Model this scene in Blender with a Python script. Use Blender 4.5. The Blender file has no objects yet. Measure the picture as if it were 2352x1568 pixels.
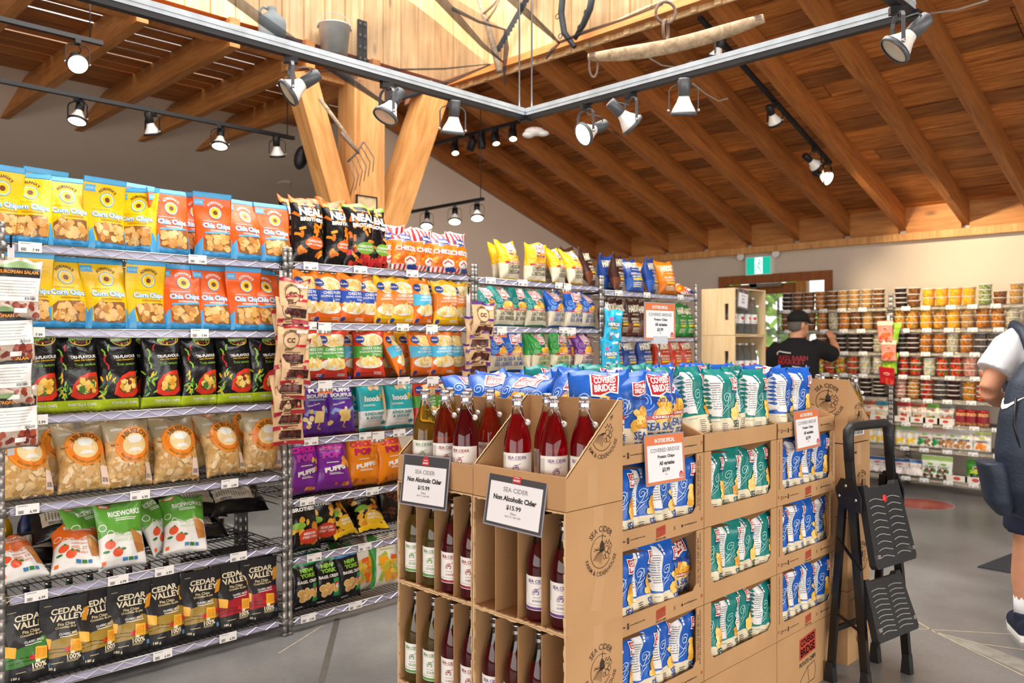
import bpy, bmesh, math, random
from mathutils import Vector, Matrix, noise

random.seed(7)
S = bpy.context.scene
COL = S.collection
PI = math.pi

# ------------------------------------------------------------------ camera, world, exposure
CAM_Z = 1.45
F_PX = 1900.0
cam_d = bpy.data.cameras.new('camera')
cam_d.sensor_width = 36.0
cam_d.lens = F_PX / 2352.0 * 36.0
cam_d.shift_y = 2.0 / 2352.0
cam_d.clip_start = 0.02
cam_d.dof.use_dof = True
cam_d.dof.focus_distance = 3.0
cam_d.dof.aperture_fstop = 3.6
cam = bpy.data.objects.new('camera', cam_d)
cam.location = (0, 0, CAM_Z)
cam.rotation_euler = (PI / 2, 0, -PI / 4)
COL.objects.link(cam)
S.camera = cam

S.view_settings.view_transform = 'Standard'
S.view_settings.look = 'None'
S.view_settings.gamma = 1.0
S.view_settings.use_curve_mapping = False
S.view_settings.exposure = 0.58

world = bpy.data.worlds.new('sky')
S.world = world
world.use_nodes = True
wn = world.node_tree.nodes
wl = world.node_tree.links
bgn = wn['Background']
bgn.inputs['Color'].default_value = (1.0, 0.985, 0.96, 1)
bgn.inputs['Strength'].default_value = 1.5

def area(name, loc, rot, sx, sy, power, color=(1, 1, 1)):
    d = bpy.data.lights.new(name, 'AREA')
    d.shape = 'RECTANGLE'
    d.size, d.size_y = sx, sy
    d.energy = power
    d.color = color
    o = bpy.data.objects.new(name, d)
    o.location = loc
    o.rotation_euler = rot
    COL.objects.link(o)
    return o

# daylight falling in through the long glazed shop front behind the camera and through the roof lantern
area('shopfront_daylight', (1.5, -3.9, 1.35), (math.radians(90), 0, 0), 9.0, 2.1, 145, (1.0, 0.95, 0.88))
area('rear_window_daylight', (-5.9, 1.0, 1.4), (math.radians(90), 0, math.radians(-90)), 8.0, 2.1, 180, (1.0, 0.96, 0.90))
area('roof_lantern_daylight', (3.05, 3.1, 5.3), (0, 0, 0), 3.9, 5.2, 270, (1.0, 0.96, 0.90))
S.cycles.max_bounces = 6
S.cycles.diffuse_bounces = 3
S.cycles.glossy_bounces = 3
S.cycles.use_adaptive_sampling = True
S.cycles.adaptive_threshold = 0.04
S.cycles.transmission_bounces = 8
S.cycles.transparent_max_bounces = 12
S.cycles.caustics_reflective = False
S.cycles.caustics_refractive = False
S.cycles.sample_clamp_indirect = 6.0

# ------------------------------------------------------------------ helpers
def onY(px, Y):
    u = (px - 1176.0) / F_PX
    return Y * (1 + u) / (1 - u)

def onX(px, X):
    u = (px - 1176.0) / F_PX
    return X * (1 - u) / (1 + u)

def at(px, py, d):
    u = (px - 1176.0) / F_PX
    return Vector((d * (1 + u) / math.sqrt(2), d * (1 - u) / math.sqrt(2), CAM_Z + (786 - py) / F_PX * d))

def lin(c):
    return c / 12.92 if c <= 0.04045 else ((c + 0.055) / 1.055) ** 2.4

def hexc(h):
    h = h.lstrip('#')
    return tuple(lin(int(h[i:i + 2], 16) / 255.0) for i in (0, 2, 4))

MATS = {}

def nodes_of(m):
    m.use_nodes = True
    nt = m.node_tree
    return nt, nt.nodes, nt.links, nt.nodes['Principled BSDF']

def mat(name, hx, rough=0.5, metal=0.0, bump=0.0, bscale=30.0, var=0.0, vscale=8.0, coat=0.0, trans=0.0, ior=1.45,
        alpha=1.0, emit=0.0, spec=0.5, objvar=0.0):
    """procedural principled material: base colour varied by noise, optional fine bump"""
    if name in MATS:
        return MATS[name]
    m = bpy.data.materials.new(name)
    nt, N, L, b = nodes_of(m)
    c = hexc(hx)
    b.inputs['Base Color'].default_value = (*c, 1)
    b.inputs['Roughness'].default_value = rough
    b.inputs['Metallic'].default_value = metal
    b.inputs['IOR'].default_value = ior
    b.inputs['Specular IOR Level'].default_value = spec
    if coat:
        b.inputs['Coat Weight'].default_value = coat
        b.inputs['Coat Roughness'].default_value = 0.08
    if trans:
        b.inputs['Transmission Weight'].default_value = trans
    if alpha < 1:
        b.inputs['Alpha'].default_value = alpha
    if emit:
        b.inputs['Emission Color'].default_value = (*c, 1)
        b.inputs['Emission Strength'].default_value = emit
    tc = None
    if var or bump:
        tc = N.new('ShaderNodeTexCoord')
    src = None
    if var:
        nz = N.new('ShaderNodeTexNoise')
        nz.inputs['Scale'].default_value = vscale
        nz.inputs['Detail'].default_value = 4
        L.new(tc.outputs['Object'], nz.inputs['Vector'])
        mr = N.new('ShaderNodeMapRange')
        mr.inputs['From Min'].default_value = 0.3
        mr.inputs['From Max'].default_value = 0.7
        mr.inputs['To Min'].default_value = 1 - var
        mr.inputs['To Max'].default_value = 1 + var
        L.new(nz.outputs['Fac'], mr.inputs['Value'])
        src = mr.outputs['Result']
    if objvar:
        oi = N.new('ShaderNodeObjectInfo')
        mo = N.new('ShaderNodeMapRange')
        mo.inputs['To Min'].default_value = 1 - objvar
        mo.inputs['To Max'].default_value = 1 + objvar
        L.new(oi.outputs['Random'], mo.inputs['Value'])
        if src is not None:
            mm = N.new('ShaderNodeMath')
            mm.operation = 'MULTIPLY'
            L.new(src, mm.inputs[0])
            L.new(mo.outputs['Result'], mm.inputs[1])
            src = mm.outputs[0]
        else:
            src = mo.outputs['Result']
    if src is not None:
        vm = N.new('ShaderNodeVectorMath')
        vm.operation = 'SCALE'
        vm.inputs[0].default_value = c
        L.new(src, vm.inputs['Scale'])
        L.new(vm.outputs['Vector'], b.inputs['Base Color'])
    if bump:
        nb = N.new('ShaderNodeTexNoise')
        nb.inputs['Scale'].default_value = bscale
        nb.inputs['Detail'].default_value = 3
        L.new(tc.outputs['Object'], nb.inputs['Vector'])
        bp = N.new('ShaderNodeBump')
        bp.inputs['Strength'].default_value = bump
        bp.inputs['Distance'].default_value = 0.01
        L.new(nb.outputs['Fac'], bp.inputs['Height'])
        L.new(bp.outputs['Normal'], b.inputs['Normal'])
    MATS[name] = m
    return m

def wood(name, dark, light, stretch=(1, 12, 12), scale=3.0, rough=0.55, objvar=0.18, knots=True):
    if name in MATS:
        return MATS[name]
    m = bpy.data.materials.new(name)
    nt, N, L, b = nodes_of(m)
    tc = N.new('ShaderNodeTexCoord')
    oi = N.new('ShaderNodeObjectInfo')
    mp = N.new('ShaderNodeMapping')
    mp.inputs['Scale'].default_value = stretch
    ad = N.new('ShaderNodeVectorMath')
    ad.operation = 'ADD'
    sc = N.new('ShaderNodeVectorMath')
    sc.operation = 'SCALE'
    sc.inputs[0].default_value = (37, 19, 53)
    L.new(oi.outputs['Random'], sc.inputs['Scale'])
    L.new(tc.outputs['Object'], ad.inputs[0])
    L.new(sc.outputs['Vector'], ad.inputs[1])
    L.new(ad.outputs['Vector'], mp.inputs['Vector'])
    nz = N.new('ShaderNodeTexNoise')
    nz.inputs['Scale'].default_value = scale
    nz.inputs['Detail'].default_value = 7
    nz.inputs['Roughness'].default_value = 0.62
    nz.inputs['Distortion'].default_value = 0.6
    L.new(mp.outputs['Vector'], nz.inputs['Vector'])
    cr = N.new('ShaderNodeValToRGB')
    cr.color_ramp.elements[0].position = 0.32
    cr.color_ramp.elements[0].color = (*hexc(dark), 1)
    cr.color_ramp.elements[1].position = 0.68
    cr.color_ramp.elements[1].color = (*hexc(light), 1)
    L.new(nz.outputs['Fac'], cr.inputs['Fac'])
    col_out = cr.outputs['Color']
    if knots:
        vo = N.new('ShaderNodeTexVoronoi')
        vo.inputs['Scale'].default_value = 1.1
        mp2 = N.new('ShaderNodeMapping')
        mp2.inputs['Scale'].default_value = tuple(1.0 + (s - 1.0) * 0.12 for s in stretch)
        L.new(ad.outputs['Vector'], mp2.inputs['Vector'])
        L.new(mp2.outputs['Vector'], vo.inputs['Vector'])
        kr = N.new('ShaderNodeMapRange')
        kr.inputs['From Min'].default_value = 0.03
        kr.inputs['From Max'].default_value = 0.09
        kr.inputs['To Min'].default_value = 0.45
        kr.inputs['To Max'].default_value = 1.0
        L.new(vo.outputs['Distance'], kr.inputs['Value'])
        ks = N.new('ShaderNodeVectorMath')
        ks.operation = 'SCALE'
        L.new(col_out, ks.inputs[0])
        L.new(kr.outputs['Result'], ks.inputs['Scale'])
        col_out = ks.outputs['Vector']
    mo = N.new('ShaderNodeMapRange')
    mo.inputs['To Min'].default_value = 1 - objvar
    mo.inputs['To Max'].default_value = 1 + objvar
    L.new(oi.outputs['Random'], mo.inputs['Value'])
    vs = N.new('ShaderNodeVectorMath')
    vs.operation = 'SCALE'
    L.new(col_out, vs.inputs[0])
    L.new(mo.outputs['Result'], vs.inputs['Scale'])
    L.new(vs.outputs['Vector'], b.inputs['Base Color'])
    b.inputs['Roughness'].default_value = rough
    bp = N.new('ShaderNodeBump')
    bp.inputs['Strength'].default_value = 0.25
    bp.inputs['Distance'].default_value = 0.004
    L.new(nz.outputs['Fac'], bp.inputs['Height'])
    L.new(bp.outputs['Normal'], b.inputs['Normal'])
    MATS[name] = m
    return m

class MB:
    """collects faces into one mesh; every face knows its material"""
    def __init__(self):
        self.v, self.f, self.fm, self.fs, self.mats = [], [], [], [], []
        self.M = Matrix.Identity(4)
    def mi(self, m):
        if m not in self.mats:
            self.mats.append(m)
        return self.mats.index(m)
    def add(self, verts, faces, m, smooth=False):
        o = len(self.v)
        M = self.M
        self.v.extend([M @ Vector(p) for p in verts])
        k = self.mi(m)
        for f in faces:
            self.f.append([o + i for i in f])
            self.fm.append(k)
            self.fs.append(smooth)
        return self
    def box(self, x0, x1, y0, y1, z0, z1, m):
        v = [(x0, y0, z0), (x1, y0, z0), (x1, y1, z0), (x0, y1, z0), (x0, y0, z1), (x1, y0, z1), (x1, y1, z1), (x0, y1, z1)]
        return self.add(v, [(0, 3, 2, 1), (4, 5, 6, 7), (0, 1, 5, 4), (1, 2, 6, 5), (2, 3, 7, 6), (3, 0, 4, 7)], m)
    def cbox(self, c, s, m):
        return self.box(c[0] - s[0] / 2, c[0] + s[0] / 2, c[1] - s[1] / 2, c[1] + s[1] / 2, c[2] - s[2] / 2, c[2] + s[2] / 2, m)
    def bar(self, p0, p1, w, h, m, up=(0, 0, 1)):
        p0, p1 = Vector(p0), Vector(p1)
        d = (p1 - p0).normalized()
        upv = Vector(up)
        r = d.cross(upv)
        if r.length < 1e-5:
            r = d.cross(Vector((1, 0, 0)))
        r.normalize()
        u = r.cross(d).normalized()
        a, b = r * w / 2, u * h / 2
        v = [p0 - a - b, p0 + a - b, p0 + a + b, p0 - a + b, p1 - a - b, p1 + a - b, p1 + a + b, p1 - a + b]
        return self.add(v, [(0, 1, 2, 3), (7, 6, 5, 4), (4, 5, 1, 0), (5, 6, 2, 1), (6, 7, 3, 2), (7, 4, 0, 3)], m)
    def tube(self, pts, r, n, m, caps=True, smooth=True, closed=False):
        pts = [Vector(p) for p in pts]
        rs = r if isinstance(r, (list, tuple)) else [r] * len(pts)
        verts, faces = [], []
        prev = None
        k = len(pts)
        for i, p in enumerate(pts):
            if closed:
                t = pts[(i + 1) % k] - pts[i - 1]
            else:
                t = pts[min(i + 1, k - 1)] - pts[max(i - 1, 0)]
            t.normalize()
            if prev is None:
                a = t.cross(Vector((0, 0, 1)))
                if a.length < 1e-3:
                    a = t.cross(Vector((1, 0, 0)))
            else:
                a = prev - t * prev.dot(t)
            a.normalize()
            prev = a
            b = t.cross(a)
            for j in range(n):
                th = 2 * PI * j / n
                verts.append(p + (a * math.cos(th) + b * math.sin(th)) * rs[i])
        for i in range(k if closed else k - 1):
            i2 = (i + 1) % k
            for j in range(n):
                j2 = (j + 1) % n
                faces.append((i * n + j2, i * n + j, i2 * n + j, i2 * n + j2))
        self.add(verts, faces, m, smooth)
        if caps and not closed:
            self.add(verts[:n], [tuple(range(n))], m)
            self.add(verts[-n:], [tuple(reversed(range(n)))], m)
        return self
    def lathe(self, prof, n, m, smooth=True, cap0=True, cap1=True, mats=None):
        """prof: (r, z) list; mats: optional material per segment"""
        verts = [(r * math.cos(2 * PI * j / n), r * math.sin(2 * PI * j / n), z) for r, z in prof for j in range(n)]
        for i in range(len(prof) - 1):
            fs = [(i * n + j, i * n + (j + 1) % n, (i + 1) * n + (j + 1) % n, (i + 1) * n + j) for j in range(n)]
            o = [verts[q] for q in range(i * n, (i + 2) * n)]
            fs = [tuple(q - i * n for q in f) for f in fs]
            self.add(o, fs, mats[i] if mats else m, smooth)
        if cap0 and prof[0][0] > 1e-6:
            self.add(verts[:n], [tuple(reversed(range(n)))], mats[0] if mats else m)
        if cap1 and prof[-1][0] > 1e-6:
            self.add(verts[-n:], [tuple(range(n))], mats[-1] if mats else m)
        return self
    def prism(self, poly, axis, a0, a1, m):
        """extrude a 2D polygon along axis 'x','y' or 'z'"""
        def P(u, v, w):
            return {'x': (w, u, v), 'y': (u, w, v), 'z': (u, v, w)}[axis]
        n = len(poly)
        v = [P(u, w, a0) for u, w in poly] + [P(u, w, a1) for u, w in poly]
        f = [tuple(range(n)), tuple(reversed(range(n, 2 * n)))]
        f += [(i, n + i, n + (i + 1) % n, (i + 1) % n) for i in range(n)]
        return self.add(v, f, m)
    def ball(self, c, r, m, nu=12, nv=8):
        rx, ry, rz = (r, r, r) if not isinstance(r, (tuple, list)) else r
        v, f = [], []
        for i in range(nv + 1):
            ph = PI * i / nv
            for j in range(nu):
                th = 2 * PI * j / nu
                v.append((c[0] + rx * math.sin(ph) * math.cos(th), c[1] + ry * math.sin(ph) * math.sin(th), c[2] + rz * math.cos(ph)))
        for i in range(nv):
            for j in range(nu):
                f.append((i * nu + j, (i + 1) * nu + j, (i + 1) * nu + (j + 1) % nu, i * nu + (j + 1) % nu))
        return self.add(v, f, m, True)
    def mesh(self, name, weld=True):
        me = bpy.data.meshes.new(name)
        me.from_pydata([tuple(p) for p in self.v], [], self.f)
        for m in self.mats:
            me.materials.append(m)
        me.polygons.foreach_set('material_index', self.fm)
        me.polygons.foreach_set('use_smooth', self.fs)
        if weld:
            bm = bmesh.new()
            bm.from_mesh(me)
            bmesh.ops.remove_doubles(bm, verts=bm.verts, dist=1e-5)
            bm.to_mesh(me)
            bm.free()
        me.update()
        return me
    def build(self, name, parent=None, weld=True, **kw):
        return obj(name, self.mesh(name, weld), parent, **kw)

def obj(name, data, parent=None, loc=None, rot=None, label=None, cat=None, group=None, kind=None):
    o = bpy.data.objects.new(name, data)
    COL.objects.link(o)
    if parent is not None:
        o.parent = parent
    if loc is not None:
        o.location = loc
    if rot is not None:
        o.rotation_euler = rot
    return tag(o, label, cat, group, kind)

def tag(o, label=None, cat=None, group=None, kind=None):
    if label:
        o['label'] = label
    if cat:
        o['category'] = cat
    if group:
        o['group'] = group
    if kind:
        o['kind'] = kind
    return o

def empty(name, loc=(0, 0, 0), rot=(0, 0, 0), label=None, cat=None, group=None, kind=None):
    o = bpy.data.objects.new(name, None)
    o.empty_display_size = 0.05
    COL.objects.link(o)
    o.location = loc
    o.rotation_euler = rot
    return tag(o, label, cat, group, kind)

ORD = ['first', 'second', 'third', 'fourth', 'fifth', 'sixth', 'seventh', 'eighth', 'ninth', 'tenth', 'eleventh', 'twelfth',
       'thirteenth', 'fourteenth', 'fifteenth', 'sixteenth', 'seventeenth', 'eighteenth']
# ------------------------------------------------------------------ room shell
WX = 9.0          # back wall plane
ROOF0, SLOPE = 2.61, 0.333
CX, CY, CZ = 5.1, 5.92, 3.86    # lantern opening: far sides and lower edge
def roof_z(x):
    return ROOF0 + SLOPE * (WX - x)

def concrete():
    m = bpy.data.materials.new('polished_concrete')
    nt, N, L, b = nodes_of(m)
    tc = N.new('ShaderNodeTexCoord')
    n1 = N.new('ShaderNodeTexNoise'); n1.inputs['Scale'].default_value = 1.3; n1.inputs['Detail'].default_value = 8
    n2 = N.new('ShaderNodeTexNoise'); n2.inputs['Scale'].default_value = 45; n2.inputs['Detail'].default_value = 3
    L.new(tc.outputs['Object'], n1.inputs['Vector']); L.new(tc.outputs['Object'], n2.inputs['Vector'])
    cr = N.new('ShaderNodeValToRGB')
    e = cr.color_ramp.elements
    e[0].position, e[0].color = 0.3, (*hexc('5E5F5E'), 1)
    e[1].position, e[1].color = 0.72, (*hexc('8B8C89'), 1)
    L.new(n1.outputs['Fac'], cr.inputs['Fac'])
    mx = N.new('ShaderNodeMixRGB'); mx.blend_type = 'OVERLAY'; mx.inputs['Fac'].default_value = 0.25
    L.new(cr.outputs['Color'], mx.inputs['Color1']); L.new(n2.outputs['Color'], mx.inputs['Color2'])
    hs = N.new('ShaderNodeHueSaturation'); hs.inputs['Saturation'].default_value = 0.35
    L.new(mx.outputs['Color'], hs.inputs['Color'])
    L.new(hs.outputs['Color'], b.inputs['Base Color'])
    mr = N.new('ShaderNodeMapRange'); mr.inputs['To Min'].default_value = 0.22; mr.inputs['To Max'].default_value = 0.42
    L.new(n1.outputs['Fac'], mr.inputs['Value']); L.new(mr.outputs['Result'], b.inputs['Roughness'])
    return m

M_floor = concrete()
M_wall = mat('painted_plaster_wall', 'D2C4B4', 0.85, var=0.03, vscale=2.0, bump=0.05, bscale=60)
M_ceil = mat('painted_ceiling_board', 'EAD6C2', 0.9, var=0.03, vscale=1.5)
M_plank = wood('fir_roof_plank', '8A481B', 'D0863E', (14, 1.2, 14), 2.2, 0.6, 0.40)
M_plankl = wood('fir_roof_plank_left', '9A5624', 'CC823C', (1.2, 14, 14), 2.2, 0.6, 0.22)
M_rafter = wood('fir_rafter', '8E4F22', 'B87435', (1.2, 14, 14), 2.0, 0.6, 0.10)
M_joist = wood('fir_joist', 'A8652E', 'D08C48', (14, 1.2, 14), 2.0, 0.6, 0.10)
M_post = wood('pale_fir_post', 'B57B42', 'D9A468', (12, 12, 1.0), 2.0, 0.6, 0.08)
M_board = wood('pale_cedar_board', 'CBA06C', 'EBCB9C', (13, 13, 0.9), 2.2, 0.65, 0.10)
M_trim = wood('dark_fir_trim', '7A4018', '9A5A26', (12, 12, 1.5), 2.5, 0.5, 0.06)
M_dark = mat('dark_roof_felt', '1E130C', .9)
M_black = mat('black_metal', '17171A', 0.45, bump=0.03)
M_steel = mat('brushed_steel', 'B8B8BC', 0.25, metal=1.0)
M_chrome = mat('chrome_post', 'A5A3A0', 0.38, metal=.85)
M_white = mat('white_plastic', 'F0EFEA', 0.4)

# floor, with its saw cut joints
fl = MB().box(-9, 9.2, -9, 14, -0.1, 0.0, M_floor).build('floor', kind='structure')
M_joint = mat('pale_joint_filler', 'B3A78F', 0.8, var=0.15, vscale=30)
M_jdark = mat('dark_joint_filler', '58544E', 0.8, var=0.15, vscale=30)
def floor_line(pts, w, m, name='joint'):
    mb = MB()
    for (x0, y0), (x1, y1) in zip(pts, pts[1:]):
        d = Vector((x1 - x0, y1 - y0, 0)).normalized()
        n = Vector((-d.y, d.x, 0)) * w / 2
        a, b = Vector((x0, y0, 0.0006)), Vector((x1, y1, 0.0006))
        mb.add([a - n, b - n, b + n, a + n], [(0, 1, 2, 3)], m)
    return mb.build(name, fl)
def fpt(px, py):
    d = CAM_Z * F_PX / (py - 786.0)
    p = at(px, py, d)
    return (p.x, p.y)
floor_line([fpt(2075, 1408), fpt(2145, 1450), fpt(2352, 1552)], 0.011, M_joint)
floor_line([fpt(2040, 1440), fpt(2200, 1449), fpt(2352, 1458)], 0.009, M_joint)
floor_line([fpt(2150, 1452), fpt(2250, 1478), fpt(2352, 1492)], 0.009, M_joint)
floor_line([fpt(775, 1420), fpt(738, 1568)], 0.030, M_jdark)
floor_line([fpt(742, 1436), fpt(640, 1500)], 0.008, M_joint)
# worn pale wedge between the saw cuts
a, b, c, d_ = fpt(2150, 1453), fpt(2240, 1474), fpt(2352, 1516), fpt(2352, 1545)
MB().add([(a[0], a[1], .0004), (d_[0], d_[1], .0004), (c[0], c[1], .0004), (b[0], b[1], .0004)], [(0, 1, 2, 3)],
         mat('worn_pale_concrete', '97958C', 0.45, var=0.2, vscale=14)).build('worn_patch', fl)

# back wall with its door opening (door: Y 4.0..5.35, top 2.25)
DY0, DY1, DZ = 3.99, 5.36, 2.22
wb = MB()
wb.box(WX, WX + .15, -6, DY0, 0, 2.75, M_wall)
wb.box(WX, WX + .15, DY1, 13.6, 0, 2.75, M_wall)
wb.box(WX, WX + .15, DY0, DY1, DZ, 2.75, M_wall)
wb.box(WX, WX + .15, 7.35, 13.6, 2.75, 4.6, M_wall)
wb.build('wall_back', kind='structure')
MB().box(-9, 9.2, 13.5, 13.65, 0, 5.0, M_wall).build('wall_left', kind='structure')

# sloping plaster ceiling on the left
cz = lambda y: 3.95 - 0.25 * (y - 8.35)
MB().add([(-9, 8.0, cz(8.0)), (9.15, 8.0, cz(8.0)), (9.15, 13.6, cz(13.6)), (-9, 13.6, cz(13.6)),
          (-9, 8.0, cz(8.0) + .1), (9.15, 8.0, cz(8.0) + .1), (9.15, 13.6, cz(13.6) + .1), (-9, 13.6, cz(13.6) + .1)],
         [(0, 1, 2, 3), (7, 6, 5, 4), (0, 4, 5, 1), (1, 5, 6, 2), (2, 6, 7, 3), (3, 7, 4, 0)], M_ceil).build('ceiling', kind='structure')

# roof slope on the right: rafters and staggered planks
RW, RD = 0.075, 0.20
roof = empty('roof', (0, 0, 0), kind='structure')
ys = [7.33, 6.72, 6.13, 5.55, 4.96, 4.37, 3.79, 3.21, 2.61, 2.02, 1.43, 0.84, 0.25, -0.35, -0.95]
th = math.atan(SLOPE)
rl = (WX - CX - .1) / math.cos(th)
mbr = MB().box(0, rl + .1, -RW / 2, RW / 2, 0, RD, M_rafter)
me_r = mbr.mesh('rafter')
for y in ys:
    o = obj('rafter', me_r, roof, (CX + .10, y, roof_z(CX + .10)), (0, th, 0))
PW = 0.19
nrow = int(rl / PW) + 1
rng = random.Random(3)
pl_cache = {}
for i in range(nrow):
    x0 = i * PW
    ends = [7.45]
    k = rng.choice([1, 2, 3, 4])
    while ends[-1] > -1.1:
        ends.append(ends[-1] - k * 0.588 * rng.choice([3, 4, 4, 5]) / 2.0)
        k = 2
    for y1, y0 in zip(ends, ends[1:]):
        y0 = max(y0, -1.4)
        key = round(y1 - y0, 3)
        if key not in pl_cache:
            pl_cache[key] = MB().box(0, PW - 0.014, 0.004, key - 0.004, 0, 0.03, M_plank).mesh('plank')
        p = Vector((CX + .10 + (x0 * math.cos(th)) + RD * math.sin(th), y0, roof_z(CX + .10) - x0 * math.sin(th) + RD * math.cos(th) + rng.uniform(0, .006)))
        obj('plank', pl_cache[key], roof, p, (0, th, 0))
MB().box((CX + .16) / math.cos(th), WX + .6, -1.5, 7.5, 0, .03, M_dark).build('roof_deck', roof, loc=(0, 0, 0))
o = roof.children[-1]
o.rotation_euler = (0, th, 0)
# deck above the planks blocks the daylight
o.location = (0, 0, roof_z(0) + (RD + .055) / math.cos(th))

# wall plate and blocking between rafters at the wall
pl = empty('trim_1', (0, 0, 0), kind='structure')
MB().box(WX - .10, WX + .02, -1.4, 7.4, 2.50, 2.575, M_post).build('plate', pl)
M_block = wood('fir_blocking', 'A5652E', 'C98A48', (12, 1.2, 12), 2.0, 0.6, 0.12)
for y1, y0 in zip(ys, ys[1:]):
    MB().box(WX - .06, WX - .02, y0 + RW / 2, y1 - RW / 2, 2.575, 2.86, M_block).build('blocking', pl)

# left roof: level joists with boards above, daylight between the boards
JZ, JD = 3.68, 0.22
jr = empty('roof_left', (0, 0, 0), kind='structure')
me_j = MB().box(-.04, .04, 0, 4.1, 0, JD, M_joist).mesh('joist')
jx = [0.88, 1.57, 2.257, 2.94, 3.59, 4.24]
for x in jx:
    obj('joist', me_j, jr, (x, CY - .02, JZ))
for i in range(12):
    y = CY + .03 + i * 0.205
    for a, b in ((-1.2, 0.88), (0.88, 2.257), (2.257, 3.59), (3.59, 5.15)):
        g = rng.choice([.004, .008, .016, .022])
        MB().prism([(0, 0), (0.205 - g, 0), (0.205 - g, .022), (.07, .022)], 'x', 0.001, b - a - .001, M_plankl).build('plank', jr, loc=(a, y, JZ + JD + rng.uniform(0, .004)))
# beam carrying the joists along the lantern edge
lan = empty('lantern', (0, 0, 0), kind='structure')
MB().box(-1.2, CX + .02, CY - .02, CY + .16, 3.74, 3.82, M_joist).build('sill_beam', lan)
MB().box(CX, CX + .10, -1.4, CY + .1, roof_z(CX) - .03, roof_z(CX) + .03, M_joist).build('sill_beam', lan)
# vertical boards of the lantern walls
W1, W2, ZT = .145, .055, 5.15
def boards(n, fn):
    k = 0
    s = 0.0
    for i in range(n):
        w = W1 if i % 2 == 0 else W2
        fn(s, w, i)
        s += w
cache_b = {}
def bY(s, w, i):
    t = .022 if i % 2 == 0 else .04
    if CX - s - w < -1.2:
        return
    MB().box(-w + .0015, -.0015, 0, t, 0, ZT - 3.82, M_board).build('board', lan, loc=(CX + .12 - s, CY + .16 - t, 3.82))
def bX(s, w, i):
    t = .022 if i % 2 == 0 else .04
    if CY - s - w < 0.4:
        return
    MB().box(0, t, -w + .0015, -.0015, 0, ZT - CZ + .04, M_board).build('board', lan, loc=(CX + .10 - t, CY + .16 - s, CZ - .02))
boards(64, bY)
boards(60, bX)

# the rest of the hall round the camera: rear roof slope, rear wall, glazed front
hr_ = empty('roof_rear', (0, 0, 0), kind='structure')
def slab(nm, pts, t, m, par):
    MB().add([Vector(p) for p in pts] + [Vector(p) + Vector((0, 0, t)) for p in pts], [(3, 2, 1, 0), (4, 5, 6, 7), (0, 1, 5, 4), (1, 2, 6, 5), (2, 3, 7, 6), (3, 0, 4, 7)], m).build(nm, par)
slab('roof_deck', [(-6.2, -4.2, 2.5), (.95, -4.2, 4.05), (.95, 5.9, 4.05), (-6.2, 5.9, 2.5)], .06, M_plank, hr_)
slab('roof_deck', [(.95, -4.2, 3.9), (5.2, -4.2, 3.9), (5.2, .42, 3.9), (.95, .42, 3.9)], .06, M_plank, hr_)
slab('roof_deck', [(5.2, -4.2, 4.1), (9.2, -4.2, 2.78), (9.2, -1.35, 2.78), (5.2, -1.35, 4.1)], .06, M_plank, hr_)
slab('roof_deck', [(-6.2, 5.9, 4.0), (-1.2, 5.9, 4.0), (-1.2, 8.1, 4.0), (-6.2, 8.1, 4.0)], .06, M_plank, hr_)
wr_ = MB().box(-6.2, -6.05, -4.2, 13.6, 2.45, 4.2, M_wall).box(-6.2, -6.05, -4.2, 13.6, 0, .25, M_wall).box(-6.2, -6.05, 5.2, 13.6, .25, 2.45, M_wall)
for i in range(5):
    wr_.box(-6.2, -6.05, -4.2 + i * 2.0, -4.05 + i * 2.0, .25, 2.45, M_wall)
wr_.build('wall_rear', kind='structure')
wf_r = MB()
wf_r.box(-6.2, 9.15, -4.2, -4.05, 2.45, 4.1, M_wall).box(-6.2, 9.15, -4.2, -4.05, 0, .25, M_wall)
for i in range(8):
    wf_r.box(-6.2 + i * 2.15, -6.05 + i * 2.15, -4.2, -4.05, .25, 2.45, M_wall)
wf_r.build('wall_front', kind='structure')
# post with its two braces
pr = empty('pillar', (4.17, 6.02, 0), kind='structure')
pw = .135
MB().box(-pw, pw, -pw, pw, 0, 3.74, M_post).build('post', pr)
MB().box(-pw - .025, -pw, -pw + .01, pw - .01, 0, 3.68, M_post).build('facing_board', pr)
MB().box(-pw + .01, pw - .01, -pw - .025, -pw, 0, 3.68, M_post).build('facing_board', pr)
M_brace = wood('pale_fir_brace', 'B97A3C', 'DDA465', (9, 9, 1.2), 2.0, 0.55, 0.05)
def brace(pa, pb, w, h, up, nm='brace'):
    mb = MB().bar((0, 0, 0), (0, 0, (Vector(pb) - Vector(pa)).length), w, h, M_brace, up=(0, 1, 0))
    o = mb.build(nm, pr)
    z = (Vector(pb) - Vector(pa)).normalized()
    x = Vector(up).cross(z).normalized()
    y = z.cross(x)
    o.matrix_local = Matrix.Translation(Vector(pa)) @ Matrix((x, y, z)).transposed().to_4x4()
    return o
brace((.06, -.05, 2.05), (.76, -.05, 3.80), .24, .22, (0, 1, 0))
brace((-.06, .02, 2.05), (-.60, .02, 3.66), .20, .18, (0, 1, 0))
MB().box(-.72, .10, .02, .10, 3.66, 3.74, M_post).build('head_beam', pr)
# partition wall under the last rafter
mp_ = MB()
mp_.add([(5.2, 7.40, 0), (9.0, 7.40, 0), (9.0, 7.40, roof_z(9.0) + .18), (5.2, 7.40, roof_z(5.2) + .18),
         (5.2, 7.5, 0), (9.0, 7.5, 0), (9.0, 7.5, roof_z(9.0) + .18), (5.2, 7.5, roof_z(5.2) + .18)],
        [(0, 1, 2, 3), (7, 6, 5, 4), (0, 4, 5, 1), (1, 5, 6, 2), (2, 6, 7, 3), (3, 7, 4, 0)], M_ceil)
mp_.build('wall_partition', kind='structure')
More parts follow.
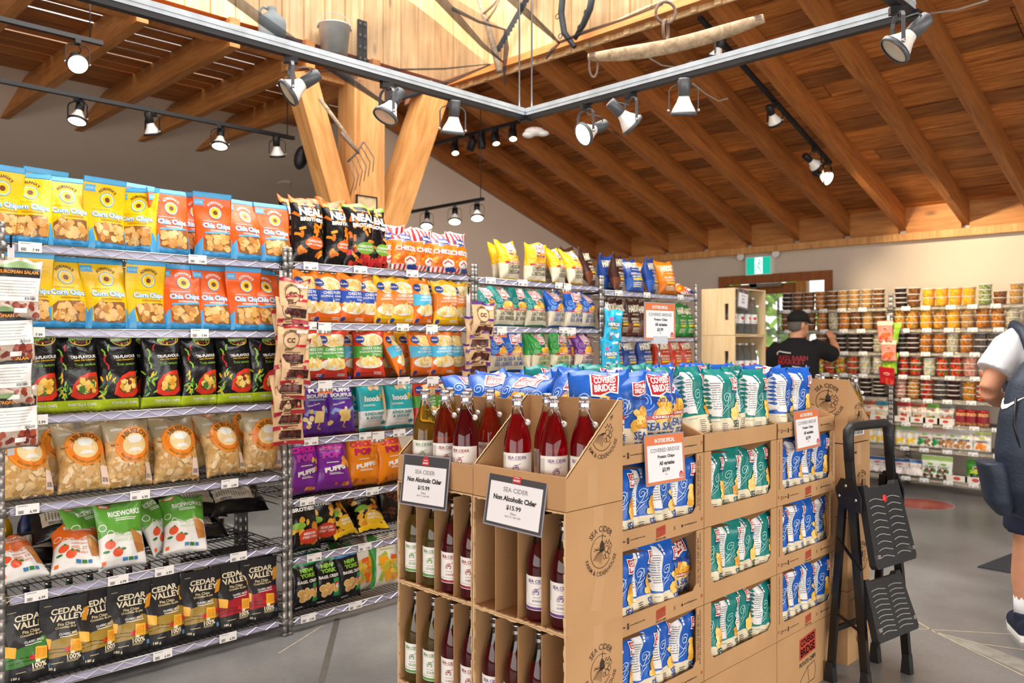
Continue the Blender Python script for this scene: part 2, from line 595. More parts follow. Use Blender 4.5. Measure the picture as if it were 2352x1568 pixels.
# ------------------------------------------------------------------ printing: flat art laid on curved packs
from mathutils.geometry import tessellate_polygon
_TX = {}
def text_tris(body, bold=0.0):
    key = (body, bold)
    if key in _TX:
        return _TX[key]
    cu = bpy.data.curves.new('lettering', 'FONT')
    cu.body = body
    cu.size = 1.0
    cu.offset = bold
    cu.resolution_u = 2
    cu.align_x = 'LEFT'
    o = bpy.data.objects.new('lettering', cu)
    me = bpy.data.meshes.new_from_object(o)
    me.calc_loop_triangles()
    vs = [(v.co.x, v.co.y) for v in me.vertices]
    ts = [tuple(t.vertices) for t in me.loop_triangles]
    bpy.data.objects.remove(o)
    bpy.data.curves.remove(cu)
    bpy.data.meshes.remove(me)
    if vs:
        x0, x1 = min(v[0] for v in vs), max(v[0] for v in vs)
        y0, y1 = min(v[1] for v in vs), max(v[1] for v in vs)
    else:
        x0 = x1 = y0 = y1 = 0
    _TX[key] = (vs, ts, (x0, x1, y0, y1))
    return _TX[key]

def split_tris(vs, ts, Lmax):
    vs = list(vs)
    out, st = [], list(ts)
    L2 = Lmax * Lmax
    cache = {}
    while st:
        t = st.pop()
        best, bi = L2, -1
        for i in range(3):
            p, q = vs[t[i]], vs[t[(i + 1) % 3]]
            d = (p[0] - q[0]) ** 2 + (p[1] - q[1]) ** 2
            if d > best:
                best, bi = d, i
        if bi < 0:
            out.append(t)
            continue
        a, b, c = t[bi], t[(bi + 1) % 3], t[(bi + 2) % 3]
        k = (min(a, b), max(a, b))
        if k not in cache:
            p, q = vs[a], vs[b]
            cache[k] = len(vs)
            vs.append(((p[0] + q[0]) / 2, (p[1] + q[1]) / 2))
        m = cache[k]
        st.append((a, m, c))
        st.append((m, b, c))
    return vs, out

class Art:
    """art in pack units: x 0..1 over the width, y 0..1 over the height"""
    def __init__(self, W, H, seed=0):
        self.W, self.H, self.items = W, H, []
        self.r = random.Random(seed)
        self.cell = 0.014
    def _put(self, pts, tris, m, lay):
        v = [(x, y) for x, y in pts]
        v, t = split_tris(v, tris, self.cell)
        self.items.append((v, t, m, lay))
    def _m(self, x, y):
        return ((x - .5) * self.W, y * self.H)
    def poly(self, pts, m, lay=1):
        p = [self._m(*q) for q in pts]
        t = tessellate_polygon([[Vector((a, b, 0)) for a, b in p]])
        ar = sum(p[i][0] * p[(i + 1) % len(p)][1] - p[(i + 1) % len(p)][0] * p[i][1] for i in range(len(p)))
        tt = []
        for a in t:
            q = [p[i] for i in a]
            s = (q[1][0] - q[0][0]) * (q[2][1] - q[0][1]) - (q[2][0] - q[0][0]) * (q[1][1] - q[0][1])
            tt.append(tuple(a) if s > 0 else (a[0], a[2], a[1]))
        self._put(p, tt, m, lay)
    def rect(self, x0, x1, y0, y1, m, lay=1):
        self._put([self._m(x0, y0), self._m(x1, y0), self._m(x1, y1), self._m(x0, y1)], [(0, 1, 2), (0, 2, 3)], m, lay)
    def ell(self, cx, cy, rx, m, lay=1, ry=None, n=16, rot=0):
        """rx as share of width; ry likewise (share of width) so circles stay round"""
        ry = rx if ry is None else ry
        c = self._m(cx, cy)
        cr, sr = math.cos(rot), math.sin(rot)
        p = [c]
        for i in range(n):
            a, b = rx * self.W * math.cos(2 * PI * i / n), ry * self.W * math.sin(2 * PI * i / n)
            p.append((c[0] + a * cr - b * sr, c[1] + a * sr + b * cr))
        self._put(p, [(0, 1 + i, 1 + (i + 1) % n) for i in range(n)], m, lay)
    def stroke(self, pts, w, m, lay=1):
        p = [Vector(self._m(*q)) for q in pts]
        w = w * self.W / 2
        vs, ts = [], []
        for i, q in enumerate(p):
            d = (p[min(i + 1, len(p) - 1)] - p[max(0, i - 1)])
            d = d.normalized() if d.length else Vector((1, 0))
            n = Vector((-d.y, d.x)) * w
            vs += [tuple(q - n), tuple(q + n)]
        for i in range(len(p) - 1):
            ts += [(2 * i, 2 * i + 2, 2 * i + 3), (2 * i, 2 * i + 3, 2 * i + 1)]
        self._put(vs, ts, m, lay)
    def arcl(self, cx, cy, r, a0, a1, w, m, lay=1, n=18, spiral=0.0):
        k = self.W / self.H
        pts = []
        for i in range(n + 1):
            a = math.radians(a0 + (a1 - a0) * i / n)
            rr = r * (1 - spiral * i / n)
            pts.append((cx + rr * math.cos(a), cy + rr * math.sin(a) * k))
        self.stroke(pts, w, m, lay)
    def text(self, s, cx, cy, w=None, h=None, m=None, bold=0.0, lay=2, rot=0.0, arc=None, grow=0.0):
        """w share of width, h share of height of the caps; arc=(radius share of width, +1 over / -1 under)"""
        vs, ts, (x0, x1, y0, y1) = text_tris(s, bold + grow)
        if not ts:
            return
        _, _, (bx0, bx1, by0, by1) = text_tris(s, bold)
        bw, bh = max(1e-6, bx1 - bx0), max(1e-6, by1 - by0)
        if w is not None and h is not None:
            sx, sy = w * self.W / bw, h * self.H / bh
        elif w is not None:
            sx = sy = w * self.W / bw
        else:
            sx = sy = h * self.H / bh
        mx, my = (bx0 + bx1) / 2, (by0 + by1) / 2
        c = self._m(cx, cy)
        cr, sr = math.cos(rot), math.sin(rot)
        out = []
        for x, y in vs:
            a, b = (x - mx) * sx, (y - my) * sy
            if arc:
                R, sg = arc[0] * self.W, arc[1]
                an = a / R
                rr = R + sg * b
                a, b = rr * math.sin(an), sg * (rr * math.cos(an))
                if sg < 0:
                    pass
            out.append((c[0] + a * cr - b * sr, c[1] + a * sr + b * cr))
        self._put(out, ts, m, lay)
    def lines(self, x0, x1, y0, y1, n, m, lay=2, fill=.45, lean=0.0):
        for i in range(n):
            y = y1 + (y0 - y1) * (i + .5) / n
            hh = (y1 - y0) / n * fill / 2
            xe = x1 - (x1 - x0) * self.r.uniform(0, .25)
            self.poly([(x0, y - hh), (xe, y - hh + lean), (xe, y + hh + lean), (x0, y + hh)], m, lay)
    def barcode(self, x0, x1, y0, y1, m, lay=2, n=14):
        for i in range(n):
            a = x0 + (x1 - x0) * (i + .2 * self.r.random()) / n
            self.rect(a, a + (x1 - x0) / n * self.r.uniform(.25, .7), y0, y1, m, lay)
    def blobs(self, x0, x1, y0, y1, n, size, mats, lay=2, inside=None, squash=.7, sides=9):
        """overlapping irregular chips, keeping to a rectangle or a test function"""
        for i in range(n):
            for _ in range(20):
                x, y = self.r.uniform(x0, x1), self.r.uniform(y0, y1)
                if inside is None or inside(x, y):
                    break
            c = self._m(x, y)
            R = size * self.W * self.r.uniform(.7, 1.15)
            ro = self.r.uniform(0, PI)
            sq = self.r.uniform(squash, 1)
            cr, sr = math.cos(ro), math.sin(ro)
            p = [c]
            for j in range(sides):
                rr = R * self.r.uniform(.82, 1.1)
                a, b = rr * math.cos(2 * PI * j / sides), rr * sq * math.sin(2 * PI * j / sides)
                p.append((c[0] + a * cr - b * sr, c[1] + a * sr + b * cr))
            self._put(p, [(0, 1 + j, 1 + (j + 1) % sides) for j in range(sides)], self.r.choice(mats), lay + i * .15)

def film(hx, rough=.33, nm=None):
    return mat('film_' + (nm or hx), hx, rough, bump=0.5, bscale=24, coat=0.2, spec=.4)
def ink(hx):
    return mat('ink_' + hx, hx, 0.38, coat=0.15)

def bag_fn(shape, W, H, T, seed, bend=0.0):
    r = random.Random(seed * 13 + 5)
    p1, p2, p3 = r.uniform(0, 6), r.uniform(0, 6), r.uniform(0, 6)
    k1, k2 = r.uniform(7, 10), r.uniform(13, 17)
    def f(s, t, off=0.0, side=1):
        a = max(-1.0, min(1.0, 2 * s / W))
        b = max(0.0, min(1.0, t / H))
        nz = noise.noise(Vector((a * 1.3 + p1, b * 2.1 + p2, seed + side * 3.1)))
        nz2 = noise.noise(Vector((a * 3.7 + p2, b * 5.1 + p1, seed + side * 7.7)))
        if shape == 'pillow':
            q = (b - .03) / .94
            q = max(0.0, min(1.0, q))
            sn = math.sin(PI * q)
            prof = sn ** .55 if sn > 0 else 0.0
            wf = 1 - .10 * sn
            cr = max(0.0, 1 - abs(a) ** 2.6) ** .7
            ears = .05 * W * (abs(a) ** 3) * ((b - .5) * 2) ** 5
            z = t - .02 * H * sn * 0 + ears
        elif shape == 'brick':
            q = max(0.0, min(1.0, (b - .0) / .96))
            if q < .12:
                prof = .80 + .20 * math.sin(q / .12 * PI / 2)
            elif q < .78:
                prof = 1.0
            else:
                prof = max(0.0, math.cos((q - .78) / .22 * PI / 2)) ** .75
            wf = 1 - .05 * math.sin(PI * q) + .02 * (1 if b > .97 else 0)
            cr = max(0.0, 1 - abs(a) ** 5) ** .5
            z = t + .03 * W * (abs(a) ** 3) * max(0.0, (b - .8) * 5)
        else:   # stand-up pouch
            q = max(0.0, min(1.0, (b - .08) / .82))
            prof = (math.cos(PI * q) + 1) / 2
            if b < .08:
                prof = .82 + .18 * (b / .08)
            prof = max(prof, .05 if b < .9 else .02)
            wf = 1 - .05 * math.sin(PI * min(1, b * 1.3)) + .0
            cr = max(0.0, 1 - abs(a) ** 2.4) ** .65
            z = t + .012 * W * (1 - abs(a) ** 2) * (-1 if b < .02 else 0)
        cre = math.exp(-min(b, 1 - b) * 8.0)
        w1 = math.sin(a * k1 + p3 + 2.0 * nz) * .0042 + math.sin(a * k2 + p1) * .0018
        dep = T / 2 * prof * cr
        damp = min(1.0, cr * 1.2)
        dep += (w1 * cre * prof * 1.6 + nz * .011 + nz2 * .0055) * damp * (min(1.0, prof * 3))
        y = -side * dep - side * off
        if shape == 'pillow':
            tp = max(0.0, (b - .80) / .20)
            y += tp * (.011 * math.sin(a * 3.2 + p1) + .006 * math.sin(a * 7 + p3))
            z += tp * tp * .008 * math.sin(a * 4 + p2)
        bb = max(0.0, b - .5)
        y += bend * bb * bb * H * 2.2 + .006 * math.sin(b * 5 + p2) * min(1, 2 * b)
        return (a * W / 2 * wf + .004 * math.sin(b * 4 + p1), y, z)
    return f

KINDS = {}
def kind(name, shape, W, H, T, bands, art, nv=2, bend=0.0, back=None):
    KINDS[name] = dict(shape=shape, W=W, H=H, T=T, bands=bands, art=art, nv=nv, bend=bend, back=back, meshes={})

def bag_mesh(name, var):
    K = KINDS[name]
    var = var % K['nv']
    if var in K['meshes']:
        return K['meshes'][var]
    W, H, T = K['W'], K['H'], K['T']
    seed = sum(ord(c) for c in name) % 97 + var * 31
    bend = K['bend'] * (1 if var % 2 == 0 else (-.6 if K['bend'] > 0 else .6))
    f = bag_fn(K['shape'], W, H, T, seed, bend)
    mb = MB()
    nx = 18
    for side in (1, -1):
        for b0, b1, m in K['bands']:
            m2 = m
            ny = max(1, int(round((b1 - b0) * H / .014)))
            vs, fs = [], []
            for j in range(ny + 1):
                t = (b0 + (b1 - b0) * j / ny) * H
                for i in range(nx + 1):
                    a = -math.cos(PI * i / nx) * .5 * .35 + (i / nx - .5) * .65
                    vs.append(f(a * W, t, 0, side))
            for j in range(ny):
                for i in range(nx):
                    q = (j * (nx + 1) + i, j * (nx + 1) + i + 1, (j + 1) * (nx + 1) + i + 1, (j + 1) * (nx + 1) + i)
                    fs.append(q if side > 0 else q[::-1])
            mb.add(vs, fs, m2, True)
    if K['shape'] != 'pillow':
        m = K['bands'][0][2]
        vs, fs = [], []
        for i in range(nx + 1):
            a = -math.cos(PI * i / nx) * .5 * .35 + (i / nx - .5) * .65
            vs += [f(a * W, 0, 0, 1), f(a * W, 0, 0, -1)]
        fs = [(2 * i, 2 * i + 1, 2 * i + 3, 2 * i + 2) for i in range(nx)]
        mb.add(vs, fs, m, False)
    A = Art(W, H, seed)
    K['art'](A)
    for vs, ts, m, lay in A.items:
        pts = [f(s, t, .0016 + .00035 * lay, 1) for s, t in vs]
        mb.add(pts, ts, m, True)
    me = mb.mesh(name)
    K['meshes'][var] = me
    return me

# --- inks and films
WH, BK = ink('F4F4F0'), ink('17171A')
SKY, LBL = ink('4FA9DC'), ink('BFE3F5')
YEL, ORG, RED, CRM = ink('F6C913'), ink('F26A1B'), ink('C8202C'), ink('E9DFC2')
TAN = [ink('D9A75C'), ink('C98F45'), ink('E3BA78'), ink('B97C38')]
TANP = [ink('E2BF8A'), ink('D3A868'), ink('C99A58'), ink('EDD3A5')]
GOLD = [ink('F0B63C'), ink('E59A22'), ink('F7CC66'), ink('D98718')]
CHPS = [ink('F2C14E'), ink('E3A534'), ink('F6D67C'), ink('D18C28')]
DGR, LGR, GRY = ink('2E7D32'), ink('8CC63F'), ink('8E9094')
BRN = ink('5B2B16')
NAVY = ink('23408F')

def sunbag(bg, bgink, word):
    def art(A):
        A.rect(.02, .98, .93, .985, SKY, .5)
        A.poly([(.03, .80), (.30, .80), (.26, .845), (.30, .89), (.03, .89)], SKY, 1)
        A.text('LOVE', .15, .845, w=.18, m=LBL, bold=.02)
        A.text("ADRIANA'S", .56, .815, w=.40, m=BRN, bold=.02, arc=(.22, 1), lay=2) if False else None
        A.text("ADRIANA'S", .56, .72, w=.46, m=(BRN if word == 'Corn' else WH), bold=.025, arc=(.23, 1), lay=2)
        A.ell(.56, .70, .165, SKY, 1)
        A.ell(.56, .70, .148, WH, 1.5)
        for i in range(14):
            a = 2 * PI * i / 14
            A.ell(.56 + .095 * math.cos(a), .70 + .095 * math.sin(a) * A.W / A.H, .048, YEL, 2, ry=.03, n=8, rot=a)
        A.ell(.56, .70, .062, ink('7A3B12'), 2.6, n=10)
        A.text(word + ' Chips', .55, .475, w=.74, m=SKY, bold=.02, grow=.075, lay=1.6)
        A.text(word + ' Chips', .55, .475, w=.74, m=WH, bold=.02, lay=2.6)
        A.lines(.2, .7, .55, .565, 1, (ink('B98A10') if word == 'Corn' else LBL), 2)
        A.lines(.36, .92, .395, .425, 2, (ink('9A6A08') if word == 'Corn' else WH), 2)
        A.poly([(.0, .16), (.10, .26), (.16, .30), (.16, .0), (.0, .0)], SKY, .8)
        A.poly([(1, .16), (.97, .26), (.93, .30), (.9, .0), (1, .0)], SKY, .8)
        A.poly([(.2, .10), (.3, .08), (.88, .08), (.9, .15), (.9, .36), (.82, .375), (.3, .36), (.18, .30)], ink('8A5A2C'), 1.2)
        A.blobs(.26, .83, .13, .32, 26, .105, TAN, 1.6, squash=.55)
        if word != 'Corn':
            A.poly([(.2, .35), (.9, .375), (.9, .40), (.2, .38)], SKY, 6)
        A.lines(.55, .85, .03, .05, 1, ink('2B6FA3'), 2)
    return art
yf, of, bf = film('F3C40F'), film('EE5F17'), film('3FA0DB')
kind('corn', 'pouch', .185, .305, .085, [(0, .10, bf), (.10, .92, yf), (.92, 1, bf)], sunbag(yf, YEL, 'Corn'), 3, .25)
kind('chia', 'pouch', .185, .305, .085, [(0, .10, bf), (.10, .92, of), (.92, 1, bf)], sunbag(of, ORG, 'Chia'), 3, .25)

def tri_art(A):
    A.ell(.62, .915, .235, YEL, 1, ry=.125)
    A.ell(.62, .915, .215, ink('1B1B1B'), 1.4, ry=.105)
    A.poly([(.36, .90), (.88, .935), (.90, .985), (.38, .955)], LGR, 2)
    A.text('FRESH IS BEST', .63, .945, w=.46, m=WH, bold=.02, rot=.09, lay=3)
    A.text('SALSA & CO', .62, .893, w=.26, m=RED, bold=.02, lay=3)
    A.text('TRI-FLAVOUR', .64, .70, w=.60, m=WH, bold=.035, rot=.06)
    A.text('CORN, CHILI & JALAPENO', .66, .655, w=.50, m=YEL, bold=.02, rot=.06)
    A.text('Trois saveurs', .66, .60, w=.5, m=LGR, rot=.06)
    for x, y, s in ((.12, .80, 1), (.2, .72, -1), (.16, .62, 1), (.3, .86, -1)):
        A.stroke([(x, y), (x + .05 * s, y - .04), (x + .05 * s, y - .09)], .035, A.r.choice([RED, LGR]), 2)
    for i in range(16):
        x, y = A.r.uniform(.04, .32), A.r.uniform(.16, .48)
        A.ell(x, y, .07, A.r.choice([LGR, DGR, YEL, LGR]), 1.2, ry=.02, rot=A.r.uniform(.5, 2.4), n=8)
    pts = [(.32, .20), (.36, .34), (.5, .44), (.72, .495), (.93, .50), (.97, .40), (.97, .22), (.8, .155), (.5, .15)]
    A.poly(pts, ink('D8331F'), 1)
    A.poly([(.42, .26), (.5, .37), (.7, .44), (.93, .45), (.93, .27), (.75, .215), (.55, .205)], ink('7A4A1C'), 1.5)
    A.blobs(.52, .87, .26, .39, 16, .10, [CHPS[0], CHPS[1], CHPS[2], ink('4F7A33'), CHPS[0], ink('7A2F1E')], 2, sides=5)
    A.text('TORTILLA CHIPS', .60, .085, w=.62, m=WH, bold=.03)
    A.text('CROUSTILLES', .60, .04, w=.45, m=ink('DDE86A'), bold=.02)
kf, gf = film('141416', .25), film('B5CF25')
kind('tri', 'pillow', .185, .325, .10, [(0, .14, gf), (.14, 1, kf)], tri_art, 3, .1)

def chef_art(A):
    A.blobs(.10, .90, .04, .62, 90, .10, TANP, .2, squash=.4, sides=5)
    A.lines(.1, .4, .80, .84, 2, WH, 6)
    def ring(k, m, lay):
        A.ell(.55, .58, .42 * k, m, lay, ry=.38 * k, n=26)
    L0 = 14
    ring(1.0, ink('F08420'), L0)
    ring(.93, ink('F6B24A'), L0 + .4)
    ring(.90, ink('F08420'), L0 + .8)
    ring(.62, ink('F7D58C'), L0 + 1.4)
    ring(.58, ink('F3D9A0'), L0 + 1.8)
    A.text("ABUELO'S", .56, .575, w=.66, m=ink('5E4A12'), bold=.03, arc=(.30, 1), lay=L0 + 2)
    A.text("GOLDEN CORN CHIPS", .56, .585, w=.70, m=ink('7A6414'), bold=.03, arc=(.335, -1), lay=L0 + 2)
    # white toque and collar
    A.ell(.56, .665, .13, WH, L0 + 2.6, ry=.075)
    A.ell(.48, .66, .07, WH, L0 + 2.6); A.ell(.64, .66, .07, WH, L0 + 2.6)
    A.rect(.47, .65, .60, .65, WH, L0 + 2.7)
    A.poly([(.40, .48), (.72, .48), (.64, .53), (.48, .53)], WH, L0 + 2.7)
    A.text('Sea Salt', .15, .60, w=.16, m=BRN, bold=.02, lay=L0)
    A.rect(.80, .96, .05, .30, ink('F1D9C8'), L0); A.barcode(.82, .94, .08, .14, BK, L0 + 1, 8)
clr = mat('clear_bag_film', 'D8C7A2', 0.12, alpha=0.55, bump=.4, bscale=22, coat=.6)
chipfill = mat('bagged_tortilla_chips', 'DDB87C', 0.6, var=0.35, vscale=40, bump=.5, bscale=40)
kind('chef', 'pillow', .21, .30, .12, [(0, .66, chipfill), (.66, 1, clr)], chef_art, 3, .2)

def rice(bg, words, flav):
    def art(A):
        A.poly([(0, .97), (1, .97), (1, .52), (.75, .55), (.5, .47), (.2, .52), (0, .44)], bg, .5)
        A.text('RICEWORKS', .60, .80, w=.70, h=.085, m=WH, bold=.03, rot=.06)
        A.lines(.4, .9, .68, .735, 2, WH, 2)
        A.ell(.20, .93, .14, RED, 1, ry=.06); A.ell(.2, .93, .10, ink('E9DCC4'), 2, ry=.04)
        for i, w in enumerate(words):
            A.text(w, .55, .47 - i * .075, w=.34, m=flav, bold=.0)
        for x, y in ((.10, .60), (.25, .50), (.36, .46)):
            A.arcl(x, y, .07, 0, 360, .015, WH, 2)
        for x, y in ((.22, .34), (.38, .22)):
            A.ell(x, y, .11, ink('E4562A'), 2, ry=.095); A.ell(x + .02, y + .06, .03, DGR, 3, n=6)
        A.ell(.14, .24, .07, DGR, 1.6, ry=.03, n=7); A.ell(.5, .26, .06, DGR, 1.6, ry=.03, n=7)
        A.poly([(.70, .55), (.98, .42), (.96, .30), (.74, .34)], ink('C88A45'), 2)
        A.poly([(.74, .34), (.98, .30), (.96, .20), (.80, .18)], ink('B87636'), 2.5)
        A.rect(.48, .58, .08, .13, ink('3E7FB5'), 2); A.rect(.6, .70, .08, .13, DGR, 2); A.rect(.72, .8, .08, .13, ink('3E7FB5'), 2)
        A.rect(.06, .14, .06, .11, ORG, 2)
    return art
wf_ = film('ECEBE7')
kind('rice_green', 'pillow', .20, .29, .085, [(0, .5, wf_), (.5, 1, film('5FA537'))], rice(ink('5FA537'), ['SALSA', 'FRESCA'], ink('BFD8A8')), 2, .1)
kind('rice_orange', 'pillow', .20, .27, .10, [(0, .55, wf_), (.55, 1, film('E26A1F'))], rice(ink('E26A1F'), ['HONEY', 'HABANERO', 'MIEL ET', 'HABANERO'], ink('E26A1F')), 2, .1)

def cedar(mid):
    def art(A):
        A.poly([(0, .20), (1, .24), (1, .50), (.8, .54), (.55, .46), (.25, .44), (0, .50)], mid, .6)
        A.text('CEDAR', .56, .815, w=.64, h=.085, m=ink('F2E7C8'), bold=.03)
        A.text('VALLEY', .58, .72, w=.72, h=.085, m=ink('F2E7C8'), bold=.03)
        A.text('Pita Chips', .56, .625, w=.36, m=ink('E0CFA0'), bold=.02)
        A.text('Croustilles de pita', .58, .585, w=.50, m=ink('E0CFA0'), bold=.02)
        A.text('CLASSIC SPICE', .62, .50, w=.42, m=WH, bold=.02); A.lines(.42, .86, .455, .475, 1, WH, 2)
        A.stroke([(.02, .30), (.2, .33), (.5, .31), (.75, .36), (1, .34)], .015, BK, 1.5)
        A.stroke([(.02, .25), (.3, .28), (.6, .26), (1, .30)], .012, BK, 1.5)
        A.poly([(.60, .26), (.86, .24), (.88, .40), (.64, .42)], GOLD[0], 2.5)
        A.poly([(.63, .28), (.83, .27), (.85, .38), (.66, .395)], GOLD[1], 3)
        A.poly([(.02, .36), (.20, .33), (.24, .46), (.02, .50)], GOLD[0], 2.5)
        A.ell(.56, .30, .07, RED, 2, ry=.05); A.ell(.66, .245, .055, ink('EFE6CF'), 3, ry=.035); A.ell(.92, .34, .04, RED, 2, ry=.10, rot=.5)
        A.poly([(.88, .60), (1, .62), (1, .82), (.90, .80)], GOLD[1], 2)
        A.text('100%', .68, .19, w=.30, m=ink('F2E7C8'), bold=.03)
        A.lines(.52, .84, .12, .155, 2, ink('CDBE96'), 2)
        A.text('180 g', .2, .07, w=.16, m=ink('F2E7C8'), bold=.02); A.lines(.2, .45, .13, .15, 1, ink('CDBE96'), 2)
        A.lines(.1, .28, .90, .915, 1, ink('CDBE96'), 2)
        A.rect(.86, .94, .10, .16, ink('5C86A8'), 2)
    return art
ck = film('232325', .5, 'cedar_black')
for nm, hx in (('cedar_gold', '9A7C28'), ('cedar_green', '3F7A34'), ('cedar_red', 'A01E2A')):
    kind(nm, 'pouch', .185, .30, .075, [(0, 1, ck)], cedar(ink(hx)), 2, .1)

def puffs(A, n, size, mats, x0=.05, x1=.95, y0=.05, y1=.95, lay=1, inside=None):
    for i in range(n):
        x, y = A.r.uniform(x0, x1), A.r.uniform(y0, y1)
        a = A.r.uniform(0, PI)
        k = A.W / A.H
        dx, dy = size * math.cos(a), size * math.sin(a)
        b = A.r.uniform(-.35, .35)
        pts = [(x + dx * t - b * dy * t * t, y + (dy * t + b * dx * t * t) * k) for t in (-1, -.5, 0, .5, 1)]
        A.stroke(pts, size * .85, A.r.choice(mats), lay + i * .12)

def neal(badge, low):
    def art(A):
        puffs(A, 34, .085, [ink('EE8A1C'), ink('D9700F'), ink('F7A23A')], .06, .94, .06, .93, .5)
        A.poly([(.12, .60), (.95, .60), (.93, .84), (.14, .84)], BK, 5) if False else None
        A.text('NEAL', .52, .775, w=.74, h=.13, m=WH, bold=.05, lay=6)
        A.text('BROTHERS', .53, .655, w=.74, h=.065, m=WH, bold=.045, lay=6)
        A.text('SNACK TOGETHER', .5, .885, w=.4, m=WH, lay=6)
        if low:
            A.blobs(.05, .95, .04, .30, 18, .10, [RED, ink('A81A22'), ink('D8432E')], 5)
        A.ell(.60, .30, .33, badge, 8, ry=.16)
        A.text('CHEESE PUFFS', .60, .325, w=.50, m=WH, bold=.03, lay=9)
        A.text('PUFFS AU FROMAGE', .60, .275, w=.54, m=WH, bold=.03, lay=9)
    return art
kind('neal', 'pillow', .20, .34, .11, [(0, .93, kf), (.93, 1, film('D9661A'))], neal(ink('E2661B'), False), 2, .1)
kind('neal_green', 'pillow', .20, .34, .11, [(0, .95, kf), (.95, 1, film('7DB83A'))], neal(ink('7DB83A'), True), 2, .1)

def cheezies(A):
    for i in range(6):
        x = .04 + i * .17
        A.rect(x, x + .08, .68, .99, RED, .6)
        A.rect(x + .02, x + .09, .01, .13, RED, .6)
    A.rect(.05, .95, .14, .66, ink('EE7A14'), .5)
    puffs(A, 30, .07, GOLD[:2] + [ink('E0660C')], .1, .9, .18, .60, .8)
    A.ell(.5, .74, .25, NAVY, 5, ry=.10); A.text('Snacks', .5, .74, w=.36, m=WH, bold=.03, lay=6)
    A.poly([(.3, .60), (.62, .67), (.95, .63), (.95, .70), (.6, .73), (.3, .67)], ink('E8E4F2'), 4)
    A.stroke([(.35, .63), (.62, .685), (.92, .66)], .03, NAVY, 5)
    A.text('CHEEZIES', .5, .475, w=.86, h=.105, m=RED, bold=.06, lay=6, grow=.04)
    A.text('CHEEZIES', .5, .475, w=.86, h=.105, m=WH, bold=.04, lay=7)
    A.ell(.62, .22, .25, WH, 6, ry=.12); A.stroke([(.45, .2), (.6, .27), (.78, .2)], .04, RED, 7)
    A.ell(.72, .09, .2, NAVY, 6, ry=.08)
kind('cheezies', 'pillow', .20, .255, .09, [(0, .14, film('EFE9E4')), (.14, .66, film('EE7A14')), (.66, 1, film('EFE9E4'))], cheezies, 2, .2)

def barb(band, l1, l2, low):
    def art(A):
        A.ell(.56, .77, .40, WH, .6, ry=.20); A.ell(.56, .77, .36, ink('F0C86A'), .9, ry=.17)
        puffs(A, 14, .085, [ink('F6E2A0'), ink('EDC766'), ink('FBEFC4')], .28, .84, .70, .86, 1.2)
        A.ell(.20, .795, .14, NAVY, 4, ry=.12); A.text('basket', .2, .795, w=.2, m=WH, bold=.02, lay=5)
        A.poly([(0, .40), (1, .42), (1, .68), (.5, .64), (0, .66)], band, 3)
        A.text(l1, .58, .595, w=.66, m=WH, bold=.03, lay=4, rot=.03)
        A.text(l2, .57, .525, w=.78, m=WH, bold=.03, lay=4, rot=.03)
        A.text('Original', .72, .465, w=.3, m=WH, bold=.0, lay=4)
        A.ell(.5, .29, .44, WH, 1, ry=.17)
        puffs(A, 26, .10, [ink('F6DC8E'), ink('EDC766'), ink('FBEAB4')], .18, .84, .24, .38, 1.6)
        A.poly([(.05, .24), (.3, .15), (.7, .15), (.95, .26), (.9, .10), (.1, .10)], low, 5)
        A.ell(.13, .07, .07, NAVY, 6); A.lines(.6, .9, .05, .11, 2, WH, 6)
    return art
oc = film('EF7D1A')
kind('cheez_blue', 'pillow', .185, .26, .09, [(0, .93, oc), (.93, 1, oc)], barb(ink('1F4FB5'), 'CHEEZ PUFFS', 'SOUFFLES AU FROMAGE', ORG), 2, .1)
kind('cheez_cyan', 'pillow', .185, .26, .09, [(0, 1, oc)], barb(ink('49B8DE'), 'CHEEZ CURLS', 'BOUCLES AU FROMAGE', ORG), 2, .1)
kind('cheez_yellow', 'pillow', .185, .26, .09, [(0, .3, film('F3B71B')), (.3, .7, oc), (.7, 1, film('F3B71B'))], barb(ink('EF8423'), 'CHEEZ PUFFS', 'SOUFFLES AU FROMAGE', YEL), 2, .1)
kind('cheez_green', 'pillow', .185, .26, .09, [(0, 1, film('D63A22'))], barb(ink('4FA63A'), 'CHEEZ CURLS', 'BOUCLES AU FROMAGE', ink('D63A22')), 2, .1)

def purple_puffs(A):
    A.rect(.14, .86, .90, .995, BK, 1); A.text('ORGANIC', .5, .94, w=.45, m=WH, bold=.03)
    A.text('PUFFS', .55, .80, w=.66, h=.075, m=WH, bold=.05)
    A.text('SOUFFLES', .55, .705, w=.80, h=.07, m=WH, bold=.05)
    A.lines(.2, .85, .62, .66, 2, LBL, 2)
    A.text('White Cheddar', .36, .55, w=.4, m=WH, bold=.02, rot=.2)
    A.poly([(.36, .22), (.70, .22), (.74, .42), (.40, .44)], ink('F0D58A'), 2)
    A.stroke([(.42, .40), (.2, .44), (.12, .36)], .11, ink('8FA6E0'), 1.6)
    A.stroke([(.66, .4), (.86, .46), (.92, .38)], .11, ink('8FA6E0'), 1.6)
    A.stroke([(.56, .22), (.5, .12), (.62, .10)], .05, ink('E7A77A'), 1.6)
    A.blobs(.06, .9, .1, .5, 7, .09, [ink('F4DFA0'), ink('E9C66E')], 2)
kind('puffs_purple', 'pillow', .185, .285, .10, [(0, 1, film('5E2E9B'))], purple_puffs, 2, .1)
